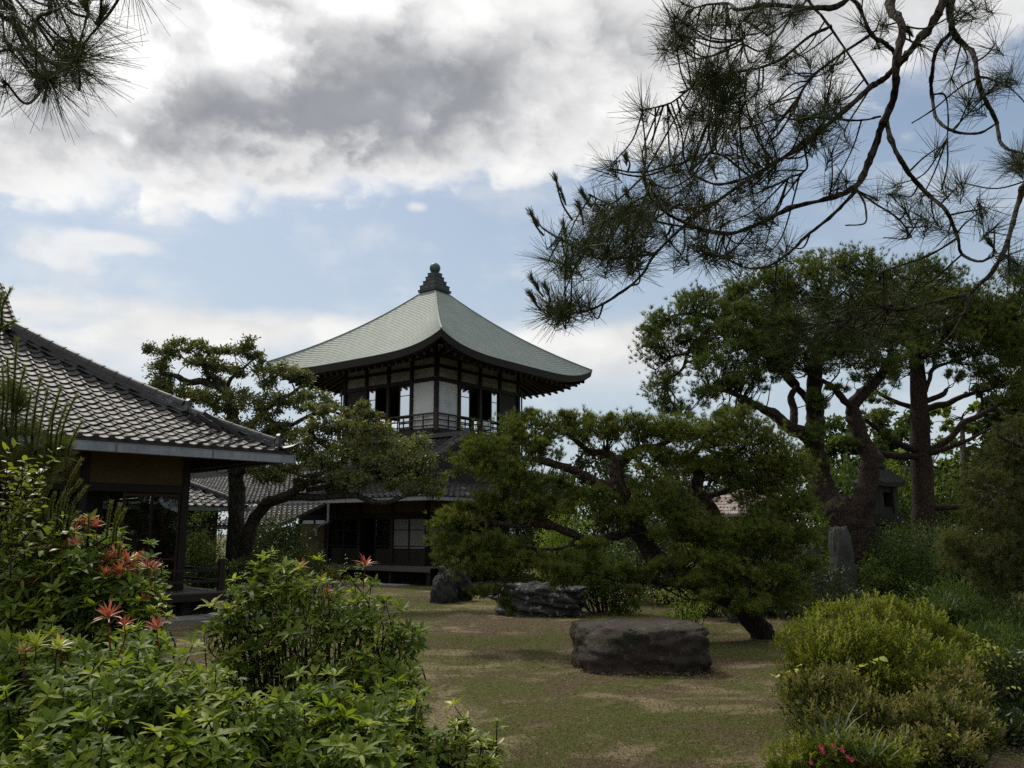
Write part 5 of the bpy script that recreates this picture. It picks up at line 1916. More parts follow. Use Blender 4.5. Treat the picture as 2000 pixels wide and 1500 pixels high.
def build_lantern():
    Y = 22.0
    g = at(1722, 1015, Y)
    c = np.array([g[0], Y])
    T = thing('stone_lantern', v3(c, 0), 'tall dark stone lantern with square cap between the pine trunks', 'lantern')
    a = R(20)
    x3, y3 = np.array([math.cos(a), math.sin(a), 0]), np.array([-math.sin(a), math.cos(a), 0])
    mt = M['lantern_stone']
    zc = lambda py: at(1722, py, Y)[2]

    def block(name, z0, z1, hw, hw2=None, bev=.03):
        hw2 = hw2 or hw
        P = [np.r_[c, z0] + x3 * s * hw + y3 * t * hw for s, t in ((-1, -1), (1, -1), (1, 1), (-1, 1))]
        Q = [np.r_[c, z1] + x3 * s * hw2 + y3 * t * hw2 for s, t in ((-1, -1), (1, -1), (1, 1), (-1, 1))]
        return MB().add(P + Q, [(0, 1, 5, 4), (1, 2, 6, 5), (2, 3, 7, 6), (3, 0, 4, 7), (3, 2, 1, 0), (4, 5, 6, 7)]).build(name, mt, T)
    zp = zc(1012)
    block('base', -.05, .35, .50, .44)
    block('shaft', .35, zp - .16, .24, .21)
    block('platform', zp - .16, zp + .10, .36, .44)
    zb, zr = zp + .10, zc(952)
    w = .23
    for s, t in ((-1, -1), (1, -1), (1, 1), (-1, 1)):
        MB().box(np.r_[c, (zb + zr) / 2] + x3 * s * w + y3 * t * w, Z, x3, y3, (zr - zb) / 2, .07, .07, .01).build('light_box_post', mt, T)
    block('light_box_core', zb, zb + .18, .24)
    block('light_box_head', zr - .14, zr, .24)
    for (nx, ny) in ((x3, y3), (y3, x3), (-x3, y3)):
        MB().box(np.r_[c, (zb + zr) / 2] + nx * .19, Z, ny, nx, (zr - zb) / 2, .17, .02).build('light_box_panel', mt, T)
    # cap with upturned corners
    z1 = zc(918)
    V, F = [], []
    n = 8
    rings = [(.43, zr, .05), (.45, zr + .11, .06), (.34, zr + .24, .01), (.20, z1, 0)]
    for hw, z, lf in rings:
        for (s0, t0, s1, t1) in ((-1, -1, 1, -1), (1, -1, 1, 1), (1, 1, -1, 1), (-1, 1, -1, -1)):
            for k in range(n):
                f = k / n
                s, t = s0 + (s1 - s0) * f, t0 + (t1 - t0) * f
                p = np.r_[c, z + lf * abs(2 * f - 1) ** 4] + x3 * s * hw + y3 * t * hw
                V.append(p)
    m = 4 * n
    for r in range(len(rings) - 1):
        F += [(r * m + i, r * m + (i + 1) % m, (r + 1) * m + (i + 1) % m, (r + 1) * m + i) for i in range(m)]
    F += [tuple(range(m - 1, -1, -1)), tuple(range((len(rings) - 1) * m, len(rings) * m))]
    MB().add(V, F).build('cap', mt, T)
    prof = [(.15, z1), (.20, z1 + .05), (.20, z1 + .12), (.13, z1 + .16), (.17, z1 + .22), (.19, z1 + .32), (.13, z1 + .42), (.03, z1 + .50)]
    V, F = [], []
    for r, z in prof:
        V += [np.r_[c, z] + x3 * r * math.cos(2 * math.pi * k / 14) + y3 * r * math.sin(2 * math.pi * k / 14) for k in range(14)]
    for i in range(len(prof) - 1):
        F += [(i * 14 + k, i * 14 + (k + 1) % 14, (i + 1) * 14 + (k + 1) % 14, (i + 1) * 14 + k) for k in range(14)]
    MB().add(V, F + [tuple(range((len(prof) - 1) * 14, len(prof) * 14))]).build('finial', mt, T, True)


build_lantern()


# ------------------------------------------------------------------ shrubs and hedges of the middle distance
def sprig_arrays(pads, q, n_per, leaf, length=.10):
    """upright shoots with leaves all the way up, standing on the outside of a bush"""
    P, D, Tt = [], [], []
    for pd in pads:
        k = pd[2] / FPX
        c = at(*pd[:3])
        N = max(3, int(n_per * pd[3] * pd[4] / 2000))
        d = unit(q.normal(size=(N, 3)))
        d[:, 2] = np.abs(d[:, 2])
        root = c + d * np.array([pd[3] * k, pd[3] * k, pd[4] * k]) * q.uniform(.75, 1.0, (N, 1))
        ax = unit(d * .45 + q.normal(size=(N, 3)) * .22 + np.array([0, 0, .9]))
        ln = length * q.uniform(.4, 1.25, (N, 1))
        tone = np.clip(q.normal(.62, .2, N), 0, 1)
        for j in range(11):
            f = j / 10
            P.append(root + ax * ln * f)
            D.append(unit(ax * (.5 + .8 * f) + perp(ax, q) * .75))
            Tt.append(np.clip(tone + .22 * f, 0, 1))
    P, D, Tt = np.concatenate(P), np.concatenate(D), np.concatenate(Tt)
    Nn = unit(Z + q.normal(size=P.shape) * .3)
    return blade_arrays(P, D, Nn, leaf[0] * q.uniform(.7, 1.1, len(P)), leaf[1] * q.uniform(.8, 1.2, len(P)), .1, Tt)


def shrub(name, label, pads, mat, seed, leaf=(.05, .025), n=60, per=(14, 14), size=.5, cat='shrub', hang=.0, group=None, depth=1.0, blades=False, bark='grey_bark', up=.4, sprigs=0):
    q = np.random.default_rng(seed)
    px = sum(p[0] for p in pads) / len(pads)
    Y = sum(p[2] for p in pads) / len(pads)
    b = at(px, ground_y(Y), Y)
    T = thing(name, (b[0], b[1], 0), label, cat, group)
    more = []
    for pd in pads:                                       # leafy down to the ground
        gy = ground_y(pd[2])
        if pd[1] + pd[4] < gy - 10:
            more.append((pd[0], (pd[1] + gy) / 2 + 4, pd[2], pd[3] * .95, (gy - pd[1]) / 2, 1.5))
    C, Rr, PC, TT = clumps(list(pads) + more, q, size, per, top=.5, depth=depth)
    C[:, 2] = np.maximum(C[:, 2], .05)
    P, out, t = fill_clumps(C, Rr, PC, TT, n, q, .8)
    P[:, 2] = np.abs(P[:, 2]) + .01
    D = unit(out * .5 + q.normal(size=P.shape) * .6 + np.array([0, 0, up - hang]))
    t = np.clip(t + q.normal(size=len(t)) * .12, 0, 1)
    if blades:
        Nn = unit(q.normal(size=P.shape) * .5 + Z)
        parts = [blade_arrays(P, D, Nn, leaf[0] * q.uniform(.7, 1.15, len(P)), leaf[1] * q.uniform(.8, 1.15, len(P)), .18, t)]
    else:
        parts = [leaf_arrays(P, D, leaf[0], leaf[1], q, t)]
    if sprigs:
        parts.append(sprig_arrays(pads, q, sprigs, leaf))
    foliage('foliage', parts, M[mat], T)
    # stems fan out from the ground
    lst = []
    sel = C[q.permutation(len(C))[:min(len(C), 60)]]
    for c in sel:
        g = np.array([b[0] + (c[0] - b[0]) * .55, b[1] + (c[1] - b[1]) * .55, -.03])
        mid = g * .45 + c * .55 + q.normal(size=3) * .05
        lst.append((catmull([g, mid, c], 4), np.linspace(.012, .004, 9)))
    o = tubes('stems', lst, M[bark], T, 4)
    tag(o, kind='stuff')
    return T


def G(px, Y, h_px, w_px, Yd=0.0):
    """a pad standing on the ground at distance Y: h_px tall, w_px half wide"""
    gy = ground_y(Y)
    return (px, gy - h_px / 2, Y, w_px, h_px / 2)


shrub('clipped_bush', 'glossy round-leaved bush below the lean-to roof', [(592, 1090, 22.5, 40, 24), (570, 1110, 22.3, 30, 26), (615, 1110, 22.5, 30, 26)], 'dark_leaves', 61, (.07, .035), 60)
shrub('clipped_bush', 'low brownish clipped hedge in front of the long house verandah', [(610, 1125, 21.0, 40, 24), (640, 1130, 20.8, 36, 22), (570, 1128, 21.0, 40, 22), (665, 1142, 20.6, 24, 16)], 'azalea_dull', 62, (.04, .02), 80)
shrub('garden_shrub', 'green shrub at the foot of the broadleaf tree', [(500, 1095, 20.0, 40, 22), (540, 1110, 20.0, 40, 26), (470, 1120, 20.0, 34, 24), (505, 1135, 19.8, 44, 22)], 'wood_leaves', 63, (.06, .03), 60)
shrub('garden_shrub', 'dark shrub behind the curved limb of the broadleaf tree', [(540, 1040, 23.5, 50, 36), (520, 1070, 23.5, 44, 36), (575, 1055, 23.5, 30, 30), (550, 1100, 23.3, 50, 36)], 'dark_leaves', 64, (.08, .04), 70)
shrub('garden_shrub', 'light green shrub between the house post and the tree trunk', [(385, 1030, 22.5, 34, 34), (400, 1070, 22.5, 36, 34), (370, 1100, 22.5, 36, 34), (425, 1110, 22.5, 30, 30), (400, 1135, 22.3, 44, 26)], 'wood_leaves', 65, (.07, .035), 60)
shrub('garden_shrub', 'pale leafy shrub seen through the glass doors', [(280, 1050, 20.6, 40, 34), (325, 1070, 20.6, 34, 34), (250, 1080, 20.6, 40, 34), (310, 1120, 20.6, 44, 34)], 'wood_leaves', 66, (.09, .045), 60)
shrub('young_maple', 'yellowish young maple behind the left limbs of the garden pine', [(1105, 1000, 18.5, 50, 26), (1080, 1030, 18.5, 44, 24), (1140, 1040, 18.5, 40, 24), (1110, 1080, 18.5, 40, 34), (1110, 1130, 18.5, 30, 30)], 'maple_leaves', 67, (.06, .035), 50, cat='small tree')
shrub('garden_shrub', 'leafy shrub at the right of the striped rock', [(1170, 1090, 18.0, 50, 36), (1210, 1110, 17.8, 44, 34), (1150, 1130, 18.0, 44, 26), (1230, 1140, 17.6, 34, 24)], 'wood_leaves', 68, (.07, .04), 60)
shrub('garden_shrub', 'bright green shrub under the second limb of the garden pine', [(1360, 1080, 17.0, 44, 26), (1400, 1090, 17.0, 40, 26), (1330, 1110, 17.0, 40, 34), (1390, 1130, 16.8, 44, 30)], 'maple_leaves', 69, (.055, .03), 50)
shrub('garden_shrub', 'small yellow-green bush beside the leaning trunk of the garden pine', [(1330, 1175, 14.6, 26, 26), (1355, 1190, 14.4, 24, 22), (1318, 1200, 14.4, 18, 18)], 'maple_leaves', 70, (.045, .025), 40)
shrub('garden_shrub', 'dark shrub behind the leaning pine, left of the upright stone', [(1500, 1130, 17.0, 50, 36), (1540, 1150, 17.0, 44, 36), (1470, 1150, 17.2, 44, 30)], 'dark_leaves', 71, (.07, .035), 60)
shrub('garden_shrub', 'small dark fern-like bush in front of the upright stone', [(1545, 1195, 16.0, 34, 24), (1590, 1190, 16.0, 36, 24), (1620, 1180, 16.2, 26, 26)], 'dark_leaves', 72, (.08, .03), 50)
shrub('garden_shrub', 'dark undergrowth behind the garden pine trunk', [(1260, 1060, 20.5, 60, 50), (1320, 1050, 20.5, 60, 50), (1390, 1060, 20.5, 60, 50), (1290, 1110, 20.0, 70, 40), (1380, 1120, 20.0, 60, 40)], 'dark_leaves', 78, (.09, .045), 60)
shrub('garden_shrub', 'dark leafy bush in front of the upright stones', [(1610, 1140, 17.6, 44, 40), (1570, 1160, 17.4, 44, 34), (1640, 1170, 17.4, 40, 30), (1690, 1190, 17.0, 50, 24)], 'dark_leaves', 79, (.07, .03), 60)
shrub('hedge_bush', 'large rounded hedge bush under the stone lantern', [(1740, 1065, 19.3, 50, 40), (1790, 1060, 19.5, 50, 36), (1760, 1110, 19.0, 60, 40), (1720, 1120, 18.8, 40, 40), (1800, 1110, 19.0, 50, 40), (1770, 1150, 18.8, 60, 34)], 'wood_leaves', 73, (.06, .035), 80, cat='hedge')
shrub('hedge_bush', 'dark hedge bush right of the straight pine foot', [(1850, 1070, 19.6, 50, 40), (1900, 1080, 19.6, 50, 44), (1860, 1120, 19.2, 60, 40), (1930, 1130, 19.2, 50, 40), (1890, 1160, 19.0, 60, 30)], 'dark_leaves', 74, (.06, .035), 90, cat='hedge')
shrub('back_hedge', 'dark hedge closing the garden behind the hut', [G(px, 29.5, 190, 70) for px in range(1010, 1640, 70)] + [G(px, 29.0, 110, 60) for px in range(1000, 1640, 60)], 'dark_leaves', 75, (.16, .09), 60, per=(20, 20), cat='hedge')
shrub('back_hedge', 'dark hedge along the far right of the garden', [G(px, 25.5, 250, 70) for px in range(1640, 2080, 60)] + [G(px, 25.0, 120, 60) for px in range(1640, 2080, 60)], 'wood_leaves', 76, (.15, .085), 60, per=(20, 20), cat='hedge')
shrub('back_hedge', 'hedge behind the side house, left of the long house', [G(px, 39, 170, 50) for px in range(250, 680, 50)], 'dark_leaves', 77, (.16, .09), 50, per=(20, 20), cat='hedge')


# ------------------------------------------------------------------ azaleas and undergrowth at the lower right
shrub('azalea_bush', 'large rounded yellow-green azalea bush at lower right', [(1580, 1270, 7.6, 60, 50), (1640, 1225, 7.8, 56, 40), (1720, 1215, 7.9, 60, 40), (1790, 1230, 7.9, 56, 44), (1840, 1275, 7.8, 50, 50), (1690, 1270, 7.4, 70, 50), (1770, 1290, 7.3, 70, 50), (1620, 1300, 7.3, 56, 50), (1850, 1330, 7.4, 50, 50), (1700, 1340, 7.2, 80, 40), (1790, 1360, 7.1, 70, 40)], 'azalea_leaves', 81, (.036, .014), 60, per=(9, 9), size=.30, up=.8, sprigs=46)
shrub('azalea_bush', 'dull olive azalea with pale tips in front of the large one', [(1580, 1370, 6.7, 46, 40), (1640, 1360, 6.6, 46, 40), (1600, 1420, 6.5, 56, 36), (1680, 1410, 6.4, 56, 40), (1740, 1420, 6.4, 50, 40), (1800, 1420, 6.5, 50, 44), (1650, 1450, 6.3, 60, 34)], 'azalea_dull', 82, (.040, .015), 50, per=(10, 10), size=.30, up=.8, sprigs=60)
shrub('azalea_bush', 'dark low azalea at the bottom right corner', [(1830, 1420, 6.3, 60, 50), (1880, 1370, 6.6, 50, 50), (1850, 1480, 6.0, 60, 40), (1780, 1480, 6.0, 50, 34), (1900, 1450, 6.2, 50, 50)], 'azalea_dull', 83, (.040, .015), 50, per=(10, 10), size=.32, sprigs=40)
shrub('flowering_azalea', 'low green azalea with a few pink flowers at the bottom edge', [(1560, 1490, 5.9, 56, 24), (1620, 1480, 5.9, 50, 28), (1680, 1480, 5.9, 56, 28), (1530, 1500, 5.8, 40, 20), (1740, 1490, 5.8, 50, 24)], 'azalea_leaves', 84, (.030, .012), 60, per=(9, 9), size=.4, up=.7, sprigs=60)
shrub('pale_sprig_bush', 'bush with pale arching sprays at the right of the large azalea', [(1880, 1280, 8.2, 40, 22), (1920, 1300, 8.0, 40, 30), (1900, 1330, 8.0, 44, 34), (1940, 1290, 8.0, 30, 20), (1890, 1390, 7.9, 44, 60)], 'azalea_leaves', 85, (.06, .022), 40, per=(14, 14), hang=.6)
shrub('undergrowth_bush', 'feathery green undergrowth behind the large azalea', [(1830, 1195, 10.5, 50, 40), (1890, 1210, 10.3, 50, 40), (1950, 1200, 10.5, 50, 40), (1990, 1250, 10.0, 40, 50), (1930, 1260, 9.6, 60, 40), (1870, 1170, 11.0, 40, 30), (1960, 1340, 9.2, 60, 60), (1960, 1420, 8.8, 60, 60), (1970, 1300, 9.2, 50, 60)], 'wood_leaves', 86, (.085, .018), 70, per=(13, 13), size=.5)
shrub('undergrowth_bush', 'dark shrub in the lower right corner of the picture', [(1960, 1430, 7.4, 60, 60), (1990, 1350, 7.6, 50, 60), (1940, 1490, 7.0, 60, 40), (2000, 1470, 7.0, 60, 50), (1920, 1480, 7.0, 50, 50)], 'dark_leaves', 87, (.07, .022), 80, per=(13, 13), size=.5)

# ------------------------------------------------------------------ foreground shrubs at the lower left
def leaf_template(L, w, droop, tint, mat, name='leaf'):
    V, F, T = blade_arrays(np.zeros((1, 3)), np.array([[0, 1., 0]]), np.array([[0, 0, 1.]]), L, w, droop, np.array([tint]))
    me = np_mesh(name, V, F, T, True)
    me.materials.append(M[mat])
    return me


def rosette_frames(c, axis, k, q, ang=(.75, 1.35)):
    """directions of the leaves of one whorl"""
    S = perp(axis[None], q)[0]
    U = np.cross(axis, S)
    out = []
    for i in range(k):
        a = 2 * math.pi * (i * .382 + q.uniform(-.06, .06))
        th = ang[0] + (ang[1] - ang[0]) * (i / max(1, k - 1)) + q.uniform(-.1, .1)
        d = math.cos(th) * axis + math.sin(th) * (math.cos(a) * S + math.sin(a) * U)
        n = math.cos(th + 1.57) * axis + math.sin(th + 1.57) * (math.cos(a) * S + math.sin(a) * U)
        out.append((d, -n if n @ axis < 0 else n))
    return out


def whorl_shrub(name, label, pads, seed, reds=(), limes=(), leafL=.075, leafW=.024, per=(30, 24), parts=260, mat='pieris_leaves', cat='shrub', berries=0, k=(6, 13), fill=1.0, jit=.9):
    q = np.random.default_rng(seed)
    px = sum(p[0] for p in pads) / len(pads)
    Y = sum(p[2] for p in pads) / len(pads)
    b = at(px, min(ground_y(Y), 4000), Y)
    T = thing(name, (b[0], b[1], 0), label, cat)
    Pc, Ac, Tc, Hid = [], [], [], []
    for pd in pads:
        x, y, Yy, rx, ry = pd[:5]
        kk = Yy / FPX
        c = at(x, y, Yy)
        N = max(3, int(rx * ry / (per[0] * per[1]) * 3.4))
        D = unit(q.normal(size=(N, 3)))
        D[:, 2] = np.abs(D[:, 2]) * q.choice([1, 1, 1, -1], N)
        rad = q.uniform(.25, 1, N) ** .45
        P = c + D * rad[:, None] * np.array([rx * kk, rx * kk * .9, ry * kk])
        P[:, 2] += np.where(q.uniform(size=N) < .22, q.uniform(.02, .12, N), 0)      # some shoots stand out
        Pc.append(P)
        Ac.append(unit(D * .5 + np.array([0, -.12, .95]) + q.normal(size=P.shape) * .22))
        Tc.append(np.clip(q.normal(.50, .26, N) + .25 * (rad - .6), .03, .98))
    Pc, Ac, Tc = np.concatenate(Pc), np.concatenate(Ac), np.concatenate(Tc)
    ok = Pc[:, 2] > .04
    Pc, Ac, Tc = Pc[ok], Ac[ok], Tc[ok]
    # every whorl: directions of its leaves
    rows = []
    for c, a, t in zip(Pc, Ac, Tc):
        kk = int(q.integers(*k))
        vs = q.uniform(.62, 1.12)                          # each shoot has its own vigour
        for d, n in rosette_frames(c, a, kk, q):
            rows.append((c + d * .006, d, n, leafL * vs * q.uniform(.6, 1.12), leafW * vs * q.uniform(.75, 1.25), q.uniform(.0, .55), np.clip(t + q.normal() * .10, 0, 1)))
        if q.uniform() < fill:                              # older leaves lower on the stem
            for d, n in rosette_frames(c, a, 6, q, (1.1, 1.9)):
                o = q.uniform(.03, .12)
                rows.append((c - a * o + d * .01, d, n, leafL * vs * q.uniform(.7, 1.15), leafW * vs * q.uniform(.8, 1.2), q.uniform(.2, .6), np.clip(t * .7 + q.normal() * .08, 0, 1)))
    P = np.array([r[0] for r in rows]); D = np.array([r[1] for r in rows]); Nn = np.array([r[2] for r in rows])
    Ls = np.array([r[3] for r in rows]); Ws = np.array([r[4] for r in rows]); Dr = np.array([r[5] for r in rows]); Tt = np.array([r[6] for r in rows])
    # leaves that show largest become parts
    f = P[:, 1] * math.cos(PITCH) + (P[:, 2] - EYE) * math.sin(PITCH)
    sx = 1000 + FPX * P[:, 0] / f
    sy = 750 - FPX * (-P[:, 1] * math.sin(PITCH) + (P[:, 2] - EYE) * math.cos(PITCH)) / f
    vis = (sx > -20) & (sx < 2020) & (sy < 1520)
    cell = {}
    for i in np.where(vis)[0]:
        key = (int(sx[i] // 14), int(sy[i] // 14))
        if key not in cell or f[i] < f[cell[key]]:
            cell[key] = i
    cand = sorted(cell.values(), key=lambda i: f[i] / Ls[i])[:parts]
    pick = set(cand)
    temps = {}
    inv = wmat(T).inverted()
    for i in cand:
        key = (int(Tt[i] * 5.99), int(min(2, Dr[i] * 5)))
        if key not in temps:
            temps[key] = leaf_template(1.0, .31, (key[1] + .5) / 5, (key[0] + .5) / 6, mat)
        d = unit(D[i]); s = unit(np.cross(d, Nn[i])); u_ = np.cross(s, d)
        m_ = Matrix(((s[0], d[0], u_[0], P[i][0]), (s[1], d[1], u_[1], P[i][1]), (s[2], d[2], u_[2], P[i][2]), (0, 0, 0, 1)))
        o = bpy.data.objects.new('leaf', temps[key])
        COL.objects.link(o)
        o.parent = T
        o.matrix_basis = inv @ m_ @ Matrix.Diagonal((Ws[i] / .31, Ls[i], Ls[i], 1))
    rest = np.array([i for i in range(len(P)) if i not in pick])
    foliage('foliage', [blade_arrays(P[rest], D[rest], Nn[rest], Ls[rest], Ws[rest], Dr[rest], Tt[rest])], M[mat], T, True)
    # stems
    lst = []
    for c, a in zip(Pc[::2], Ac[::2]):
        g = np.array([b[0] + (c[0] - b[0]) * .6 + q.normal() * .05, b[1] + (c[1] - b[1]) * .6 + q.normal() * .05, -.03])
        mid = c - a * min(.3, c[2] * .5) + q.normal(size=3) * .02
        lst.append((catmull([g, (g + mid) / 2 + q.normal(size=3) * .03, mid, c], 4), np.linspace(.011, .0025, 13)))
    tag(tubes('stems', lst, M['near_bark'], T, 5), kind='stuff')
    # new growth in red and lime: single shoots
    for (lst_, mt, nm) in ((reds, 'red_leaves', 'new_shoot'), (limes, 'lime_leaves', 'new_shoot')):
        for (x, y, Yy, s) in lst_:
            c = at(x, y, Yy)
            ax = unit(np.array([q.normal() * .12, -.15 + q.normal() * .1, 1.0]))
            r_ = rosette_frames(c, ax, int(q.integers(15, 22)), q, (.25, 1.35))
            n_ = len(r_)
            t_ = np.clip(q.normal(.5, .22, n_), 0, 1)
            V, F, Tn = blade_arrays(np.repeat(c[None], n_, 0), np.array([d for d, n in r_]), np.array([n for d, n in r_]), leafL * s * q.uniform(.75, 1.1, n_), leafW * .50 * s * q.uniform(.7, 1.1, n_), q.uniform(-.05, .40, n_), t_)
            foliage(nm, [(V, F, Tn)], M[mt], T, True)
            tubes('shoot_stem', [(catmull([c - ax * .13 + q.normal(size=3) * .015, c - ax * .06, c], 3), np.linspace(.004, .0025, 7))], M['red_leaves' if mt == 'red_leaves' else 'near_bark'], T, 5)
    if berries:
        V, F, Tn, bb = [], [], [], 0
        idx = q.integers(0, len(Pc), berries)
        for i in idx:
            base = Pc[i]
            d = unit(q.normal(size=3) + np.array([0, 0, .3]))
            for j in range(7):
                p = base + d * (.03 + .014 * j) - Z * (.012 * (j / 4) ** 2) + q.normal(size=3) * .006
                r = .0042
                V += [p + np.array(o) * r for o in ((1, 0, 0), (-1, 0, 0), (0, 1, 0), (0, -1, 0), (0, 0, 1), (0, 0, -1))]
                F += [tuple(bb + k_ for k_ in t_) for t_ in ((0, 2, 4), (2, 1, 4), (1, 3, 4), (3, 0, 4), (2, 0, 5), (1, 2, 5), (3, 1, 5), (0, 3, 5))]
                Tn += [q.uniform()] * 6
                bb += 6
        foliage('berries', [(np.array(V), np.array(F), np.array(Tn))], M['berries'], T, True)
    return T


whorl_shrub('pieris_shrub', 'broad leafy shrub with red and lime new shoots at the bottom left', [
    (60, 1330, 3.9, 90, 50), (190, 1330, 3.9, 80, 50), (290, 1290, 4.1, 60, 44), (40, 1290, 4.2, 60, 40), (130, 1290, 4.2, 70, 40), (350, 1330, 4.0, 60, 44), (420, 1370, 3.9, 60, 40),
    (80, 1420, 3.4, 100, 60), (220, 1410, 3.4, 90, 60), (340, 1420, 3.4, 80, 60), (450, 1440, 3.4, 60, 44), (520, 1410, 3.7, 50, 44), (60, 1500, 3.1, 90, 40), (180, 1500, 3.1, 90, 40), (310, 1500, 3.1, 80, 40), (420, 1500, 3.2, 70, 36), (250, 1350, 3.7, 70, 50)], 101,
    reds=[(212, 1206, 3.7, 1.15), (243, 1222, 3.7, .75), (306, 1228, 3.8, .95), (118, 1254, 3.9, .6), (50, 1276, 3.7, .6)], limes=[(70, 1262, 3.7, 1.1), (112, 1268, 3.7, 1.0), (40, 1272, 3.8, .8)], per=(19, 16), leafL=.072)
whorl_shrub('pieris_shrub', 'tall leafy shrub with many red shoots beside the tiled house', [
    (70, 1070, 5.2, 70, 34), (140, 1060, 5.2, 56, 30), (200, 1080, 5.3, 50, 34), (250, 1120, 5.3, 50, 34), (290, 1140, 5.2, 30, 34), (60, 1130, 5.0, 70, 44), (150, 1120, 5.0, 70, 44), (220, 1160, 5.0, 70, 44), (290, 1190, 5.0, 30, 34), (50, 1200, 4.9, 70, 44), (140, 1190, 4.9, 70, 44), (220, 1220, 4.9, 70, 40), (20, 1060, 5.1, 40, 40), (290, 1240, 4.9, 40, 30)], 102,
    reds=[(165, 1022, 5.1, 1.0), (188, 1030, 5.1, 1.1), (146, 1034, 5.1, .8), (120, 1070, 5.0, 1.0), (148, 1066, 5.0, 1.0), (98, 1074, 5.0, .8), (225, 1090, 5.0, 1.3), (245, 1100, 5.0, 1.3), (210, 1098, 5.0, 1.1), (235, 1120, 4.9, 1.2), (205, 1124, 4.9, 1.1), (288, 1108, 5.0, 1.0), (300, 1112, 5.0, .9), (270, 1090, 5.1, .9), (35, 1140, 4.9, .8), (70, 1135, 4.9, .8), (280, 1175, 4.9, .8), (258, 1116, 5.0, 1.0)], per=(17, 15), leafL=.075, berries=20)
whorl_shrub('pieris_shrub', 'open branching shrub with green berries and one red tip, in the middle foreground', [
    (520, 1130, 5.2, 34, 26), (560, 1120, 5.2, 36, 22), (600, 1150, 5.2, 44, 30), (490, 1170, 5.1, 40, 30), (550, 1180, 5.1, 50, 34), (630, 1180, 5.2, 40, 34), (700, 1150, 5.2, 34, 26), (710, 1200, 5.2, 50, 30), (760, 1190, 5.3, 26, 24), (440, 1200, 5.0, 40, 26), (430, 1260, 5.0, 40, 44), (500, 1240, 5.0, 56, 50), (580, 1250, 5.0, 60, 50), (660, 1250, 5.1, 56, 50), (740, 1250, 5.2, 50, 44), (800, 1260, 5.3, 34, 36), (780, 1310, 5.2, 50, 34), (700, 1320, 5.0, 60, 44), (620, 1330, 4.9, 60, 44), (540, 1330, 4.9, 60, 40), (460, 1310, 4.9, 44, 40), (800, 1350, 5.0, 34, 34)], 103,
    reds=[(713, 1104, 5.2, 1.05), (588, 1108, 5.2, .8), (640, 1157, 5.1, .6)], limes=[(445, 1195, 4.9, .9), (470, 1180, 5.0, .8)], per=(20, 18), leafL=.08, berries=190, fill=.6)
whorl_shrub('pieris_shrub', 'dark leafy shrub at the bottom edge left of the lawn', [
    (620, 1400, 4.2, 70, 44), (700, 1400, 4.3, 70, 44), (780, 1400, 4.5, 56, 44), (560, 1450, 3.9, 60, 44), (640, 1460, 3.9, 60, 44), (720, 1460, 4.0, 60, 44), (800, 1450, 4.2, 50, 44), (850, 1470, 4.3, 40, 36), (580, 1510, 3.6, 60, 36), (700, 1510, 3.7, 70, 36), (800, 1510, 3.9, 50, 36)], 104,
    limes=[], per=(19, 16), leafL=.075)
whorl_shrub('herb_plant', 'bright green herb clump at the bottom edge beside the lawn', [
    (900, 1440, 4.5, 20, 30), (930, 1470, 4.4, 24, 34), (960, 1470, 4.4, 18, 34), (890, 1490, 4.3, 30, 30), (940, 1510, 4.2, 34, 24)], 105, per=(14, 12), leafL=.07, leafW=.02, mat='bright_leaves', cat='plant', parts=80)


def spray_shrub(name, label, sprays, seed, mat, leafL=.05, leafW=.026, cat='shrub', thick=.004, gap=.028):
    """arching twigs with leaves in two rows; sprays: lists of (px, py, Y)"""
    q = np.random.default_rng(seed)
    b = at(*sprays[0][0])
    T = thing(name, (b[0], b[1], 0), label, cat)
    lst, rows = [], []
    for sp in sprays:
        C = catmull([at(*p) for p in sp], 8)
        L = np.concatenate([[0], np.cumsum(np.linalg.norm(np.diff(C, axis=0), axis=1))])
        lst.append((C, np.linspace(thick, .0012, len(C))))
        s = gap * 2
        side = 1
        while s < L[-1] + .001:
            p = np.array([np.interp(s, L, C[:, i]) for i in range(3)])
            p2 = np.array([np.interp(min(s + .01, L[-1]), L, C[:, i]) for i in range(3)])
            d = unit(p2 - p + 1e-6)
            sd_ = unit(np.cross(d, Z + q.normal(size=3) * .25)) * side
            dd = unit(d * .55 + sd_ * .9 + q.normal(size=3) * .2 - Z * .12)
            rows.append((p, dd, unit(Z + q.normal(size=3) * .3), leafL * q.uniform(.7, 1.1), leafW * q.uniform(.8, 1.1), q.uniform(.1, .35), np.clip(q.normal(.5, .2), 0, 1)))
            side = -side
            s += gap * q.uniform(.7, 1.2)
    tag(tubes('twigs', lst, M['near_bark'], T, 5), kind='stuff')
    temps = {}
    inv = wmat(T).inverted()
    if len(rows) > 300:
        ex = rows[300:]
        foliage('foliage', [blade_arrays(np.array([r[0] for r in ex]), np.array([r[1] for r in ex]), np.array([r[2] for r in ex]), np.array([r[3] for r in ex]), np.array([r[4] for r in ex]), np.array([r[5] for r in ex]), np.array([r[6] for r in ex]))], M[mat], T, True)
    for i, (p, d, n, l, w, dr, t) in enumerate(rows[:300]):
        key = int(t * 4.99)
        if key not in temps:
            temps[key] = leaf_template(1.0, .5, .22, (key + .5) / 5, mat)
        s = unit(np.cross(d, n)); u_ = np.cross(s, d)
        m_ = Matrix(((s[0], d[0], u_[0], p[0]), (s[1], d[1], u_[1], p[1]), (s[2], d[2], u_[2], p[2]), (0, 0, 0, 1)))
        o = bpy.data.objects.new('leaf', temps[key])
        COL.objects.link(o)
        o.parent = T
        o.matrix_basis = inv @ m_ @ Matrix.Diagonal((w / .5, l, l, 1))
    return T


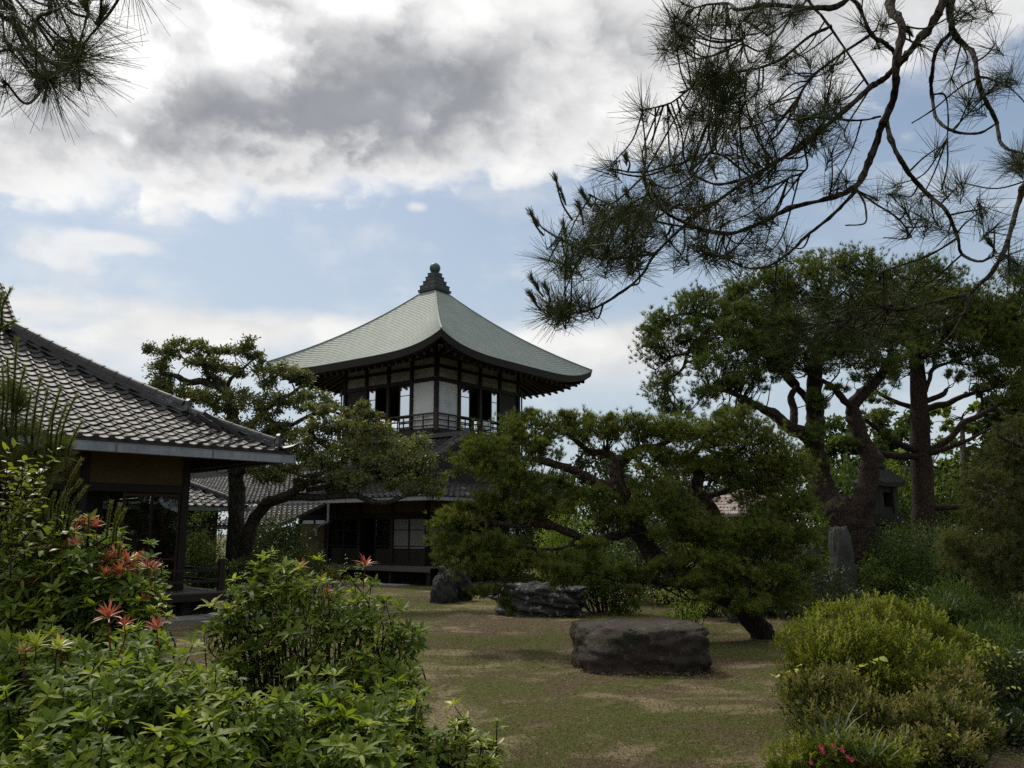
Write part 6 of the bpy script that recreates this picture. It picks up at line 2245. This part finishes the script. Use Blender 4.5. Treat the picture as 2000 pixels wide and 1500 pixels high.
_q = np.random.default_rng(99)
MORE_SPRAYS = []
for _i in range(26):                                     # further twigs of the same shrub
    _x, _y, _Y = _q.uniform(-30, 70), _q.uniform(930, 1120), 4.0 + _q.uniform(-.15, .25)
    _dx, _dy = _q.uniform(-20, 70), _q.uniform(40, 90)
    MORE_SPRAYS.append([(_x, _y, _Y), (_x + _dx * .35, _y - _dy * .5, _Y), (_x + _dx * .75, _y - _dy * .85, _Y), (_x + _dx, _y - _dy, _Y)])
spray_shrub('yellow_leaf_shrub', 'arching sprays of yellow-green leaves in rows at the left edge', [
    [(20, 1130, 4.0), (25, 1040, 4.0), (40, 960, 4.0), (52, 895, 4.0)], [(20, 1080, 4.0), (10, 980, 4.0), (14, 900, 4.0), (2, 860, 4.0)], [(30, 1100, 4.0), (22, 1010, 4.0), (26, 985, 3.9), (24, 978, 3.9)],
    [(40, 1060, 3.9), (70, 1030, 3.9), (110, 1012, 3.9), (128, 1005, 3.9)], [(26, 970, 4.0), (45, 930, 4.0), (80, 895, 4.0), (108, 880, 4.0), (140, 868, 4.0)], [(0, 900, 4.0), (20, 880, 4.0), (40, 866, 4.0)], [(-20, 1000, 4.0), (0, 940, 4.0), (24, 920, 4.0), (50, 915, 4.0)],
    [(60, 1090, 3.9), (90, 1050, 3.9), (130, 1040, 3.9), (165, 1046, 3.9)], [(-10, 1080, 3.9), (20, 1050, 3.9), (60, 1034, 3.9), (90, 1030, 3.9)], [(190, 1100, 4.8), (205, 1080, 4.8), (222, 1060, 4.8), (245, 1052, 4.8)],
    [(280, 1240, 4.8), (300, 1200, 4.8), (312, 1170, 4.8), (328, 1140, 4.8)], [(285, 1230, 4.8), (312, 1200, 4.8), (325, 1180, 4.8)], [(30, 1020, 3.9), (55, 1000, 3.9), (80, 990, 3.9)], [(0, 1040, 3.9), (30, 1010, 3.9), (60, 960, 3.9), (70, 935, 3.9)],
    [(-10, 960, 4), (10, 930, 4), (16, 900, 4)], [(0, 1120, 3.8), (30, 1090, 3.8), (70, 1075, 3.8), (100, 1078, 3.8)], [(290, 1235, 4.8), (305, 1222, 4.7), (335, 1215, 4.7)]] + MORE_SPRAYS, 111, 'bright_leaves', .052, .027)
spray_shrub('vine_sprig', 'pale heart-leaved vine sprig reaching left from the azalea', [
    [(1590, 1290, 7.0), (1565, 1300, 7.0), (1530, 1320, 7.0), (1508, 1318, 7.0)], [(1640, 1340, 6.6), (1670, 1310, 6.6), (1700, 1290, 6.6), (1722, 1282, 6.6)], [(1640, 1350, 6.6), (1650, 1320, 6.6), (1672, 1300, 6.6)]], 112, 'lime_leaves', .07, .05, gap=.05)
spray_shrub('pale_spray', 'pale arching leaf sprays over the dark undergrowth at right', [
    [(1860, 1270, 7.7), (1890, 1250, 7.7), (1920, 1250, 7.7), (1945, 1262, 7.7)], [(1860, 1290, 7.6), (1900, 1268, 7.6), (1940, 1268, 7.6), (1960, 1290, 7.6)], [(1880, 1300, 7.5), (1930, 1290, 7.5), (1968, 1300, 7.5), (1985, 1280, 7.5)], [(1830, 1440, 5.9), (1850, 1432, 5.9), (1872, 1434, 5.9)], [(1950, 1350, 7.2), (1975, 1340, 7.2), (2000, 1345, 7.2)], [(1870, 1250, 7.9), (1900, 1238, 7.9), (1915, 1242, 7.9)]], 113, 'lime_leaves', .055, .022, gap=.03)


def blade_clump(name, label, px, py, Y, h_px, n, seed, spread=.5, width=.012):
    q = np.random.default_rng(seed)
    g = at(px, py, Y)
    T = thing(name, (g[0], g[1], 0), label, 'grass clump')
    k = Y / FPX
    P = np.repeat(g[None], n, 0) + q.normal(size=(n, 3)) * np.array([.05, .05, .0])
    D = unit(np.c_[q.normal(size=(n, 2)) * spread, np.ones(n)])
    Nn = unit(-np.c_[D[:, :2], -.3 * np.ones(n)])
    foliage('blades', [blade_arrays(P, D, np.c_[-D[:, 0], -D[:, 1], np.abs(D[:, 2]) * .6 + .2], h_px * k * q.uniform(.6, 1.1, n), width * q.uniform(.7, 1.2, n), q.uniform(.1, .5, n), q.uniform(0, 1, n))], M['blades'], T, True)
    return T


blade_clump('grass_clump', 'clump of long arching blades among the olive azaleas', 1620, 1480, 5.9, 100, 40, 121, .45, .016)
blade_clump('grass_clump', 'broad-bladed clump beside the pink-flowered azalea', 1700, 1490, 5.7, 70, 40, 122, .5, .014)
blade_clump('bamboo_grass', 'tall narrow grass clump behind the large azalea', 1848, 1215, 10.2, 62, 60, 123, .35, .03)


def pink_flowers():
    q = np.random.default_rng(5)
    T = [o for o in COL.objects if o.name.startswith('flowering_azalea') and o.parent is None][0]
    for (x, y) in ((1604, 1460), (1628, 1457), (1606, 1469), (1655, 1479), (1583, 1490), (1663, 1484), (1692, 1484), (1645, 1466)):
        c = at(x, y, 5.75)
        n = 5
        a = np.linspace(0, 2 * np.pi, n, endpoint=False) + q.uniform(0, 1)
        ax = unit(np.array([q.normal() * .3, -.8, .5]))
        S = perp(ax[None], q)[0]; U = np.cross(ax, S)
        D = np.array([math.cos(t) * S + math.sin(t) * U + ax * .45 for t in a])
        foliage('flower', [blade_arrays(np.repeat(c[None], n, 0), D, np.repeat(ax[None], n, 0), .020, .013, .1, q.uniform(0, 1, n))], M['pink_petals'], T, True, kind=None)


pink_flowers()


# ------------------------------------------------------------------ young pine with upright candles at the left edge
def candle_pine(name, label, tips, seed, Y, base, haze=None):
    q = np.random.default_rng(seed)
    b = at(*base)
    T = thing(name, (b[0], b[1], 0), label, 'pine tree')
    trunk = catmull([np.array([b[0], b[1], -.05]), at(base[0] + 4, (base[1] + 1500) / 2, base[2]), b + Z * .02, b + Z * .2], 6)
    V, F = tube_arrays(trunk, np.linspace(.024, .010, len(trunk)), 8, .05)
    link('trunk', np_mesh('trunk', V, F, smooth=True), M['near_bark'], T)
    lst, P, A, tt = [], [], [], []
    for (x, y, lx, ly, Yy) in tips:
        tip, root = at(x, y, Yy), at(lx, ly, Yy + q.uniform(-.1, .1))
        mid = (tip + root) / 2 + np.array([(root[0] - tip[0]) * .25, 0, (tip[2] - root[2]) * .04])
        C = catmull([root, mid, tip], 10)
        lst.append((C, np.linspace(.006, .003, len(C))))
        n = len(C)
        L = np.concatenate([[0], np.cumsum(np.linalg.norm(np.diff(C, axis=0), axis=1))])
        m = int(L[-1] / .006)
        s = np.linspace(.0, L[-1], m)
        P.append(np.stack([np.interp(s, L, C[:, i]) for i in range(3)], 1))
        Tn = unit(np.gradient(C, axis=0))
        A.append(unit(np.stack([np.interp(s, L, Tn[:, i]) for i in range(3)], 1)))
        tt.append(np.clip(.35 + .5 * s / L[-1] + q.normal(size=m) * .1, 0, 1))
        lst.append((catmull([b + Z * .05, (b + root) / 2 + q.normal(size=3) * .03, root], 4), np.linspace(.010, .006, 9)))
    tag(tubes('branches', lst, M['near_bark'], T, 5), kind='stuff')
    P, A, tt = np.concatenate(P), np.concatenate(A), np.concatenate(tt)
    parts = [needle_arrays(P, A, 9, .028, .0022, q, .25, .75, .0, 0, tt, True)]
    if haze:
        C, Rr, PC, TT = clumps(haze, q, .5, (14, 14))
        Ph, out, t = fill_clumps(C, Rr, PC, TT, 7, q)
        Ah = unit(out * .5 + Z * .6 + q.normal(size=Ph.shape) * .4)
        parts.append(needle_arrays(Ph, Ah, 26, .07, .0022, q, .2, 1.0, .03, 0, t * .4, True))
    foliage('needles', parts, M['candle_needles'], T)


candle_pine('young_pine', 'young pine with upright olive candles in front of the tiled roof', [
    (33, 664, 24, 800, 4.6), (14, 700, 10, 830, 4.6), (48, 720, 30, 860, 4.6), (80, 735, 62, 850, 4.6), (93, 762, 70, 880, 4.6), (118, 758, 98, 870, 4.6), (147, 775, 112, 900, 4.6), (130, 790, 104, 900, 4.6), (159, 824, 128, 920, 4.6), (60, 770, 50, 870, 4.7), (20, 760, 16, 880, 4.7), (5, 720, 0, 850, 4.7), (104, 800, 90, 900, 4.7)], 131, 4.6, (60, 950, 5.9),
    [(30, 850, 4.7, 40, 40), (80, 880, 4.7, 40, 30), (20, 800, 4.7, 30, 50), (110, 880, 4.7, 26, 26), (60, 930, 4.7, 40, 40)])
candle_pine('young_pine', 'young pine candles standing before the ochre wall', [
    (158, 900, 118, 1000, 4.9), (156, 940, 126, 1010, 4.9), (167, 953, 132, 1020, 4.9), (96, 952, 84, 1010, 4.9), (82, 962, 72, 1020, 4.9), (106, 965, 100, 1020, 4.9), (128, 960, 112, 1020, 4.9), (150, 1002, 132, 1040, 4.9), (60, 985, 56, 1030, 4.9),
    (217, 983, 208, 1050, 4.9), (233, 989, 220, 1060, 4.9), (243, 997, 226, 1070, 4.9), (174, 1008, 172, 1050, 4.9), (240, 1040, 230, 1090, 4.9)], 132, 4.9, (120, 1090, 5.9),
    [(90, 1020, 5.0, 40, 20), (50, 1010, 5.0, 30, 24)])
candle_pine('young_pine', 'grey-green pine shoot tips rising above the left roof ridge', [
    (20, 566, 4, 640, 3.9), (3, 576, -10, 640, 3.9), (30, 628, -6, 665, 3.9)], 133, 3.9, (-60, 760, 3.9))


# ------------------------------------------------------------------ feathery conifer at the right edge
def feathery():
    q = np.random.default_rng(141)
    Y = 11.0
    b = at(2080, ground_y(Y), Y)
    T = thing('feathery_conifer', (b[0], b[1], 0), 'olive feathery conifer hanging in from the right edge', 'conifer')
    sp = [[(2085, ground_y(Y) + 6, Y, .16), (2080, 1100, Y, .13), (2070, 900, Y, .10), (2060, 760, Y, .06)],
          [(2078, 1050, Y, .06), (2000, 980, Y - .2, .04), (1930, 960, Y - .4, .02)], [(2078, 1120, Y, .06), (2000, 1080, Y - .3, .04), (1910, 1090, Y - .5, .02)],
          [(2075, 950, Y, .05), (2010, 880, Y - .2, .03), (1950, 850, Y - .3, .015)], [(2075, 1150, Y, .05), (2000, 1150, Y - .4, .03), (1950, 1150, Y - .4, .02)]]
    L = woody(T, sp, M['grey_bark'], foot=True)
    pads = [(1985, 850, Y, 40, 40), (1955, 900, Y, 50, 44), (1995, 920, Y, 44, 44), (1920, 950, Y - .3, 50, 40), (1975, 980, Y, 60, 44), (1930, 1010, Y - .4, 56, 40), (1990, 1050, Y - .2, 50, 50), (1920, 1070, Y - .5, 56, 44), (1960, 1110, Y - .4, 60, 40), (1890, 1110, Y - .6, 40, 30), (2000, 1130, Y - .3, 40, 40), (1930, 1140, Y - .5, 44, 26), (1870, 1060, Y - .6, 30, 26)]
    C, Rr, PC, TT = clumps(pads, q, .5, (11, 11))
    P, out, t = fill_clumps(C, Rr, PC, TT, 20, q)
    A = unit(out * .4 + q.normal(size=P.shape) * .4 + np.array([-.4, 0, .05]))
    foliage('foliage', [needle_arrays(P, A, 18, .07, .005, q, .1, .8, .04, .3, t)], M['olive_needles'], T)
    twigs_to(T, L, C, q, M['grey_bark'])


feathery()


# ------------------------------------------------------------------ pine boughs overhead
def near_pine(name, label, specs, regions, seed, Y, needle=(.125, .0030), nn=62, trunk_px=None, candles=(), cone=None, bias=(0, 0, .035), dens=1.0):
    q = np.random.default_rng(seed)
    g = at(trunk_px, 700, Y + 1.5)
    T = thing(name, (g[0], g[1], 0), label, 'pine tree')
    lines = []
    # trunk stands beside the picture and carries the boughs
    top = max(at(s[0][0], s[0][1], s[0][2])[2] for s in specs) + .6
    tr = catmull([[g[0], g[1], -.1], [g[0] + .06, g[1], top * .4], [g[0] - .05, g[1], top * .8], [g[0], g[1], top * 1.3]], 8)
    V, F = tube_arrays(tr, np.linspace(.20, .10, len(tr)), 12, .07)
    link('trunk', np_mesh('trunk', V, F, smooth=True), M['pine_bark'], T)
    for i, sp in enumerate(specs):
        pts = [at(a, b_, c) for a, b_, c, r in sp]
        r = [s[3] for s in sp]
        if sp[0][1] <= 5 or sp[0][0] >= 1998 or sp[0][0] <= 2:            # bough comes from the trunk outside the frame
            p0 = pts[0]
            up = 1.5 if sp[0][1] <= 5 else .35
            j = np.array([g[0], g[1], p0[2] + up])
            pts = [j, (j * .6 + p0 * .4) + Z * .30 * up, (j * .15 + p0 * .85) + Z * .22 * up] + pts
            r = [r[0] * 1.8, r[0] * 1.4, r[0] * 1.1] + r
        C = catmull(pts, 7)
        C[1:] = wobble(C * 3, .012, i)[1:] * 0 + C[1:] + np.array([mnoise.noise_vector(Vector(p * 4.5 + i)) for p in C[1:]]) * .006
        rr = np.interp(np.linspace(0, 1, len(C)), np.linspace(0, 1, len(r)), r)
        rr = rr * .86
        lines.append((C, rr))
        V, F = tube_arrays(C, rr, 8, .20, i)
        link('branch', np_mesh('branch', V, F, smooth=True), M['near_bark'], T)
    pts = np.concatenate([C for C, r in lines])
    tw, P, A, tt = [], [], [], []
    for reg in regions:
        x, y, rx, ry, n = reg[:5]
        for _ in range(int(n * dens)):
            an, ra = q.uniform(0, 2 * np.pi), q.uniform(0, 1) ** .6
            xx, yy = x + rx * ra * math.cos(an), y + ry * ra * math.sin(an)
            t = at(xx, yy, Y + q.uniform(-.45, .55))
            d = np.linalg.norm(pts - t, axis=1)
            j = int(np.argmin(d))
            a = pts[j]
            Lg = d[j]
            out = unit(t - a + np.array([-.02, 0, 0]))
            m = (a + t) / 2 - Z * Lg * .09 + q.normal(size=3) * Lg * .07
            C = catmull([a, m, t], 6)
            tw.append((C, np.linspace(.0042, .0026, len(C))))
            ax = unit(C[-1] - C[-3] + np.array(bias) + q.normal(size=3) * .03)
            # needles sit on the last stretch of the twig
            for f in (0.0, .018, .036, .054):
                P.append(t - ax * f)
                A.append(ax)
                tt.append(np.clip(q.normal(.45, .22), 0, .97))
    P, A, tt = np.array(P), np.array(A), np.array(tt)
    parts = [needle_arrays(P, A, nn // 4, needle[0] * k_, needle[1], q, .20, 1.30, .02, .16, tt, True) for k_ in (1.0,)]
    for (x, y, lx, ly, Yy) in candles:
        tip, root = at(x, y, Yy), at(lx, ly, Yy)
        C = catmull([root, (root + tip) / 2 + q.normal(size=3) * .008, tip], 6)
        tw.append((C, np.linspace(.005, .003, len(C))))
        Lg = np.linalg.norm(tip - root)
        ax = unit(tip - root)
        s = q.uniform(.35, 1, 40)[:, None]
        Pc = root + (tip - root) * s
        parts.append(needle_arrays(Pc, np.repeat(ax[None], 40, 0), 3, .040, .0028, q, .15, .55, 0, 0, np.full(40, .75), True))
    tag(tubes('twigs', tw, M['near_bark'], T, 5), kind='stuff')
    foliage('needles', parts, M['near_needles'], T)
    if cone:
        c = at(*cone[:3])
        V, F = [], []
        n1, n2 = 14, 10
        for i in range(n2 + 1):
            ph = math.pi * i / n2
            for j in range(n1):
                r = cone[3] * (1 + .13 * ((i + j) % 2))
                V.append(c + np.array([r * .9 * math.sin(ph) * math.cos(2 * math.pi * j / n1), r * .9 * math.sin(ph) * math.sin(2 * math.pi * j / n1), r * 1.05 * math.cos(ph)]))
        for i in range(n2):
            for j in range(n1):
                F.append((i * n1 + j, (i + 1) * n1 + j, (i + 1) * n1 + (j + 1) % n1, i * n1 + (j + 1) % n1))
        link('pine_cone', mesh('pine_cone', V, F, False), M['cone'], T)


def zz(L, Y, r0, r1):
    """rows read off a double-size view of the upper right of the photograph"""
    n = len(L)
    return [(1000 + x / 2, y / 2, Y + .12 * math.sin(i * 1.3 + x * .01), r0 + (r1 - r0) * i / (n - 1)) for i, (x, y) in enumerate(L)]


YN = 3.3
near_specs = [
    zz([(1690, -10), (1640, 90), (1560, 190), (1510, 250), (1450, 310), (1400, 340), (1300, 430), (1200, 510), (1130, 560), (1050, 620), (930, 690), (800, 720), (690, 680)], YN, .020, .005),
    zz([(1480, -10), (1520, 100), (1500, 250), (1490, 380), (1440, 500), (1400, 620), (1350, 720), (1260, 770), (1100, 810), (950, 880), (830, 910), (700, 880), (600, 830), (540, 770), (510, 690)], YN - .15, .021, .004),
    zz([(1350, 740), (1250, 840), (1150, 920), (1080, 990), (1000, 1040), (900, 1040), (830, 1000)], YN - .1, .009, .004),
    zz([(1725, -10), (1720, 100), (1740, 150), (1800, 210), (1820, 300), (1850, 390), (1890, 470), (1910, 560), (1950, 590), (2000, 600)], YN, .017, .005),
    zz([(1722, 120), (1660, 190), (1640, 290), (1640, 370), (1660, 460), (1720, 510), (1820, 520), (1900, 480)], YN, .011, .005),
    zz([(1462, 450), (1478, 540), (1520, 630), (1570, 700), (1640, 770), (1700, 830), (1740, 930), (1760, 990), (1820, 1020), (1880, 1000)], YN - .1, .013, .005),
    zz([(2010, 720), (1980, 800), (1940, 930), (1880, 1060), (1790, 1150), (1770, 1220), (1700, 1320), (1600, 1390)], YN, .014, .005),
    zz([(1320, -10), (1150, 30), (1000, 20), (880, 40), (850, 15), (760, 20), (690, 40)], YN, .014, .004),
    zz([(1508, 222), (1465, 172), (1400, 130), (1350, 20), (1300, -20)], YN, .012, .008),
    zz([(1410, 130), (1250, 240), (1150, 330), (1100, 440), (1200, 460), (1350, 470), (1440, 455)], YN, .007, .005),
    zz([(1250, 100), (1150, 150), (1050, 230), (950, 270), (830, 290), (700, 340), (620, 400), (510, 430)], YN, .009, .004),
    zz([(1400, 345), (1240, 100), (1180, 30), (1150, -10)], YN + .1, .006, .008),
    zz([(1050, 620), (870, 740), (700, 860), (560, 990), (500, 1080), (400, 1160), (300, 1210), (200, 1220), (140, 1190)], YN, .008, .004),
    zz([(830, 910), (650, 880), (500, 850), (380, 800), (300, 760)], YN, .006, .004),
    zz([(560, 990), (350, 1010), (220, 950), (130, 900), (100, 860)], YN, .006, .004),
    zz([(930, 690), (800, 600), (650, 640), (500, 670), (380, 655)], YN, .006, .004),
    zz([(1350, 745), (1380, 800), (1380, 870), (1300, 880)], YN, .005, .003),
    zz([(1345, 740), (1430, 800), (1520, 870), (1540, 930), (1450, 930)], YN, .005, .003),
    zz([(1790, 1150), (1650, 1180), (1500, 1210), (1380, 1160), (1300, 1080)], YN, .008, .004),
    zz([(1770, 1220), (1650, 1290), (1500, 1330), (1380, 1300)], YN, .006, .003),
    zz([(1660, 1180), (1580, 1250), (1440, 1265), (1330, 1240)], YN, .005, .003),
    zz([(1780, 1160), (1690, 1240), (1560, 1210), (1480, 1190)], YN + .1, .005, .003),
    zz([(1740, 930), (1600, 1010), (1450, 1060), (1330, 1110)], YN, .005, .003),
    zz([(1640, 370), (1690, 370), (1705, 450), (1700, 540)], YN, .005, .003),
    zz([(1820, 300), (1750, 340), (1640, 430), (1560, 480)], YN, .005, .003),
    zz([(1830, 300), (1900, 320), (1960, 360), (2000, 400)], YN, .005, .003),
    zz([(1240, 510), (1150, 560), (1150, 660), (1080, 700)], YN, .006, .004),
    zz([(1000, 140), (900, 80), (900, 170), (890, 240)], YN, .006, .004),
]
near_regions = [(1340, 50, 50, 46, 8), (1320, 90, 30, 30, 5), (1430, 40, 70, 40, 9), (1540, 30, 80, 30, 8), (1390, 130, 60, 36, 9), (1360, 170, 50, 30, 8), (1420, 200, 80, 46, 14), (1350, 240, 50, 30, 7), (1480, 240, 60, 40, 7), (1256, 216, 4, 4, 2), (1510, 120, 90, 56, 9), (1610, 150, 50, 60, 6),
                (1420, 280, 70, 36, 8), (1340, 330, 60, 40, 8), (1480, 330, 70, 40, 7), (1560, 280, 70, 50, 7), (1610, 230, 40, 40, 4), (1192, 328, 5, 5, 2), (1270, 300, 30, 20, 3), (1290, 400, 70, 46, 13), (1380, 420, 70, 40, 10), (1470, 400, 70, 40, 8), (1200, 430, 70, 36, 13), (1150, 475, 56, 36, 14), (1210, 500, 56, 30, 10), (1260, 460, 50, 30, 8), (1110, 510, 40, 20, 6),
                (1090, 606, 36, 16, 9), (1130, 600, 30, 14, 4), (1420, 500, 50, 24, 6), (1490, 480, 50, 30, 6), (1360, 490, 40, 30, 5), (1610, 260, 50, 40, 3), (1745, 380, 40, 40, 4), (1790, 420, 40, 50, 4), (1840, 440, 24, 24, 2), (1860, 330, 40, 60, 4), (1900, 200, 40, 50, 4), (1942, 90, 3, 3, 1), (1985, 300, 16, 50, 5), (1965, 160, 24, 40, 4), (1700, 70, 50, 50, 4), (1850, 110, 50, 50, 4), (1920, 20, 60, 16, 4),
                (1600, 600, 90, 50, 8), (1700, 640, 90, 50, 8), (1780, 600, 70, 60, 6), (1560, 650, 50, 40, 4), (1940, 440, 40, 40, 3), (1970, 500, 30, 30, 3), (1660, 330, 40, 60, 4)]
near_candles = [(1085, 350, 1118, 430, YN), (1036, 415, 1062, 460, YN), (1138, 378, 1160, 410, YN), (1040, 545, 1062, 580, YN), (1036, 575, 1058, 606, YN), (1066, 562, 1076, 590, YN), (1255, 340, 1275, 400, YN), (1222, 306, 1226, 336, YN), (1224, 378, 1232, 398, YN), (1130, 400, 1140, 440, YN), (1180, 420, 1196, 460, YN), (1100, 440, 1110, 480, YN), (1390, 320, 1400, 350, YN), (1250, 420, 1256, 450, YN), (1775, 62, 1790, 80, YN), (1930, 470, 1946, 495, YN)]
near_pine('overhanging_pine', 'dark long-needled pine boughs hanging from the upper right', near_specs, near_regions, 151, YN, (.140, .0025), 52, trunk_px=2300, candles=near_candles, dens=1.2)
near_pine('pine_branch_tip', 'dark pine branch tip with a small cone in the upper left corner', [
    [(-4, 4, 2.1, .009), (20, 40, 2.1, .008), (50, 78, 2.1, .008), (72, 110, 2.1, .007), (88, 140, 2.1, .006), (95, 158, 2.1, .004)],
    [(95, -6, 2.1, .006), (78, 30, 2.1, .006), (62, 62, 2.1, .006)],
    [(95, 158, 2.1, .004), (140, 120, 2.1, .004), (165, 85, 2.1, .004), (195, 48, 2.1, .003)],
    [(150, 100, 2.1, .004), (162, 60, 2.1, .003), (170, 25, 2.1, .003)],
    [(60, 100, 2.1, .004), (20, 96, 2.1, .004), (-20, 110, 2.1, .004)]],
    [(94, 156, 12, 10, 7), (135, 130, 14, 14, 6), (60, 80, 26, 26, 5), (20, 100, 24, 24, 5), (150, 95, 10, 10, 3), (30, 20, 30, 20, 4), (110, 20, 40, 20, 4), (170, 20, 20, 14, 2), (0, 160, 10, 20, 2), (262, -40, 8, 8, 2), (230, -60, 8, 8, 2), (165, 95, 8, 8, 3), (190, 60, 8, 8, 2), (150, 120, 10, 10, 3)],
    152, 2.1, (.150, .0018), 56, -420, [(168, 8, 170, 34, 2.1), (202, 22, 192, 52, 2.1)], (76, 165, 2.05, .014), bias=(.015, 0, -.05), dens=.75)


# ------------------------------------------------------------------ litter and short grass on the lawn
def lawn():
    q = np.random.default_rng(161)
    n = 180000
    Y = 5.2 + 17 * q.uniform(0, 1, n) ** 2.0
    X = q.uniform(-.66, .62, n) * Y
    nz = np.array([mnoise.noise(Vector((x * .5, y * .32, 1.7))) + .5 * mnoise.noise(Vector((x * 1.7, y * 1.2, 4.7))) for x, y in zip(X, Y)])
    P = np.c_[X, Y, np.zeros(n) + .012]
    green = (q.uniform(size=n) < np.clip(.26 + nz * 2.2, .0, .95))
    sc = 1 + (Y - 5) * .045
    D = np.c_[q.normal(size=(n, 2)), np.abs(q.normal(size=n)) * np.where(green, 1.0, .16)]
    D = unit(D)
    L = np.where(green, .030, .030) * q.uniform(.5, 1.3, n) * sc
    W = perp(D, q) * (np.where(green, .0026, .0022) * sc)[:, None]
    V = np.stack([P - W, P + W, P + D * L[:, None]], 1).reshape(-1, 3)
    i = np.arange(n)[:, None] * 3
    t = np.where(green, q.uniform(.74, 1, n), np.clip(q.normal(.30, .18, n), 0, .64))
    nl = 2600
    Yl = 5.3 + 14 * q.uniform(0, 1, nl) ** 1.6
    Pl = np.c_[q.uniform(-.5, .6, nl) * Yl, Yl, np.full(nl, .016)]
    Dl = unit(np.c_[q.normal(size=(nl, 2)), q.uniform(0, .25, nl)])
    fl = leaf_arrays(Pl, Dl, .035, .012, q, np.clip(q.normal(.5, .1, nl), 0, .64))
    foliage('fallen_leaves', [fl], M['litter'], None)['label'] = 'fallen tan leaves scattered over the lawn'
    o = link('lawn_litter', np_mesh('lawn_litter', V, np.concatenate([i, i + 1, i + 2], 1), np.repeat(t, 3)), M['litter'])
    tag(o, 'dry needles and short sparse grass covering the lawn', 'grass', kind='stuff')


lawn()
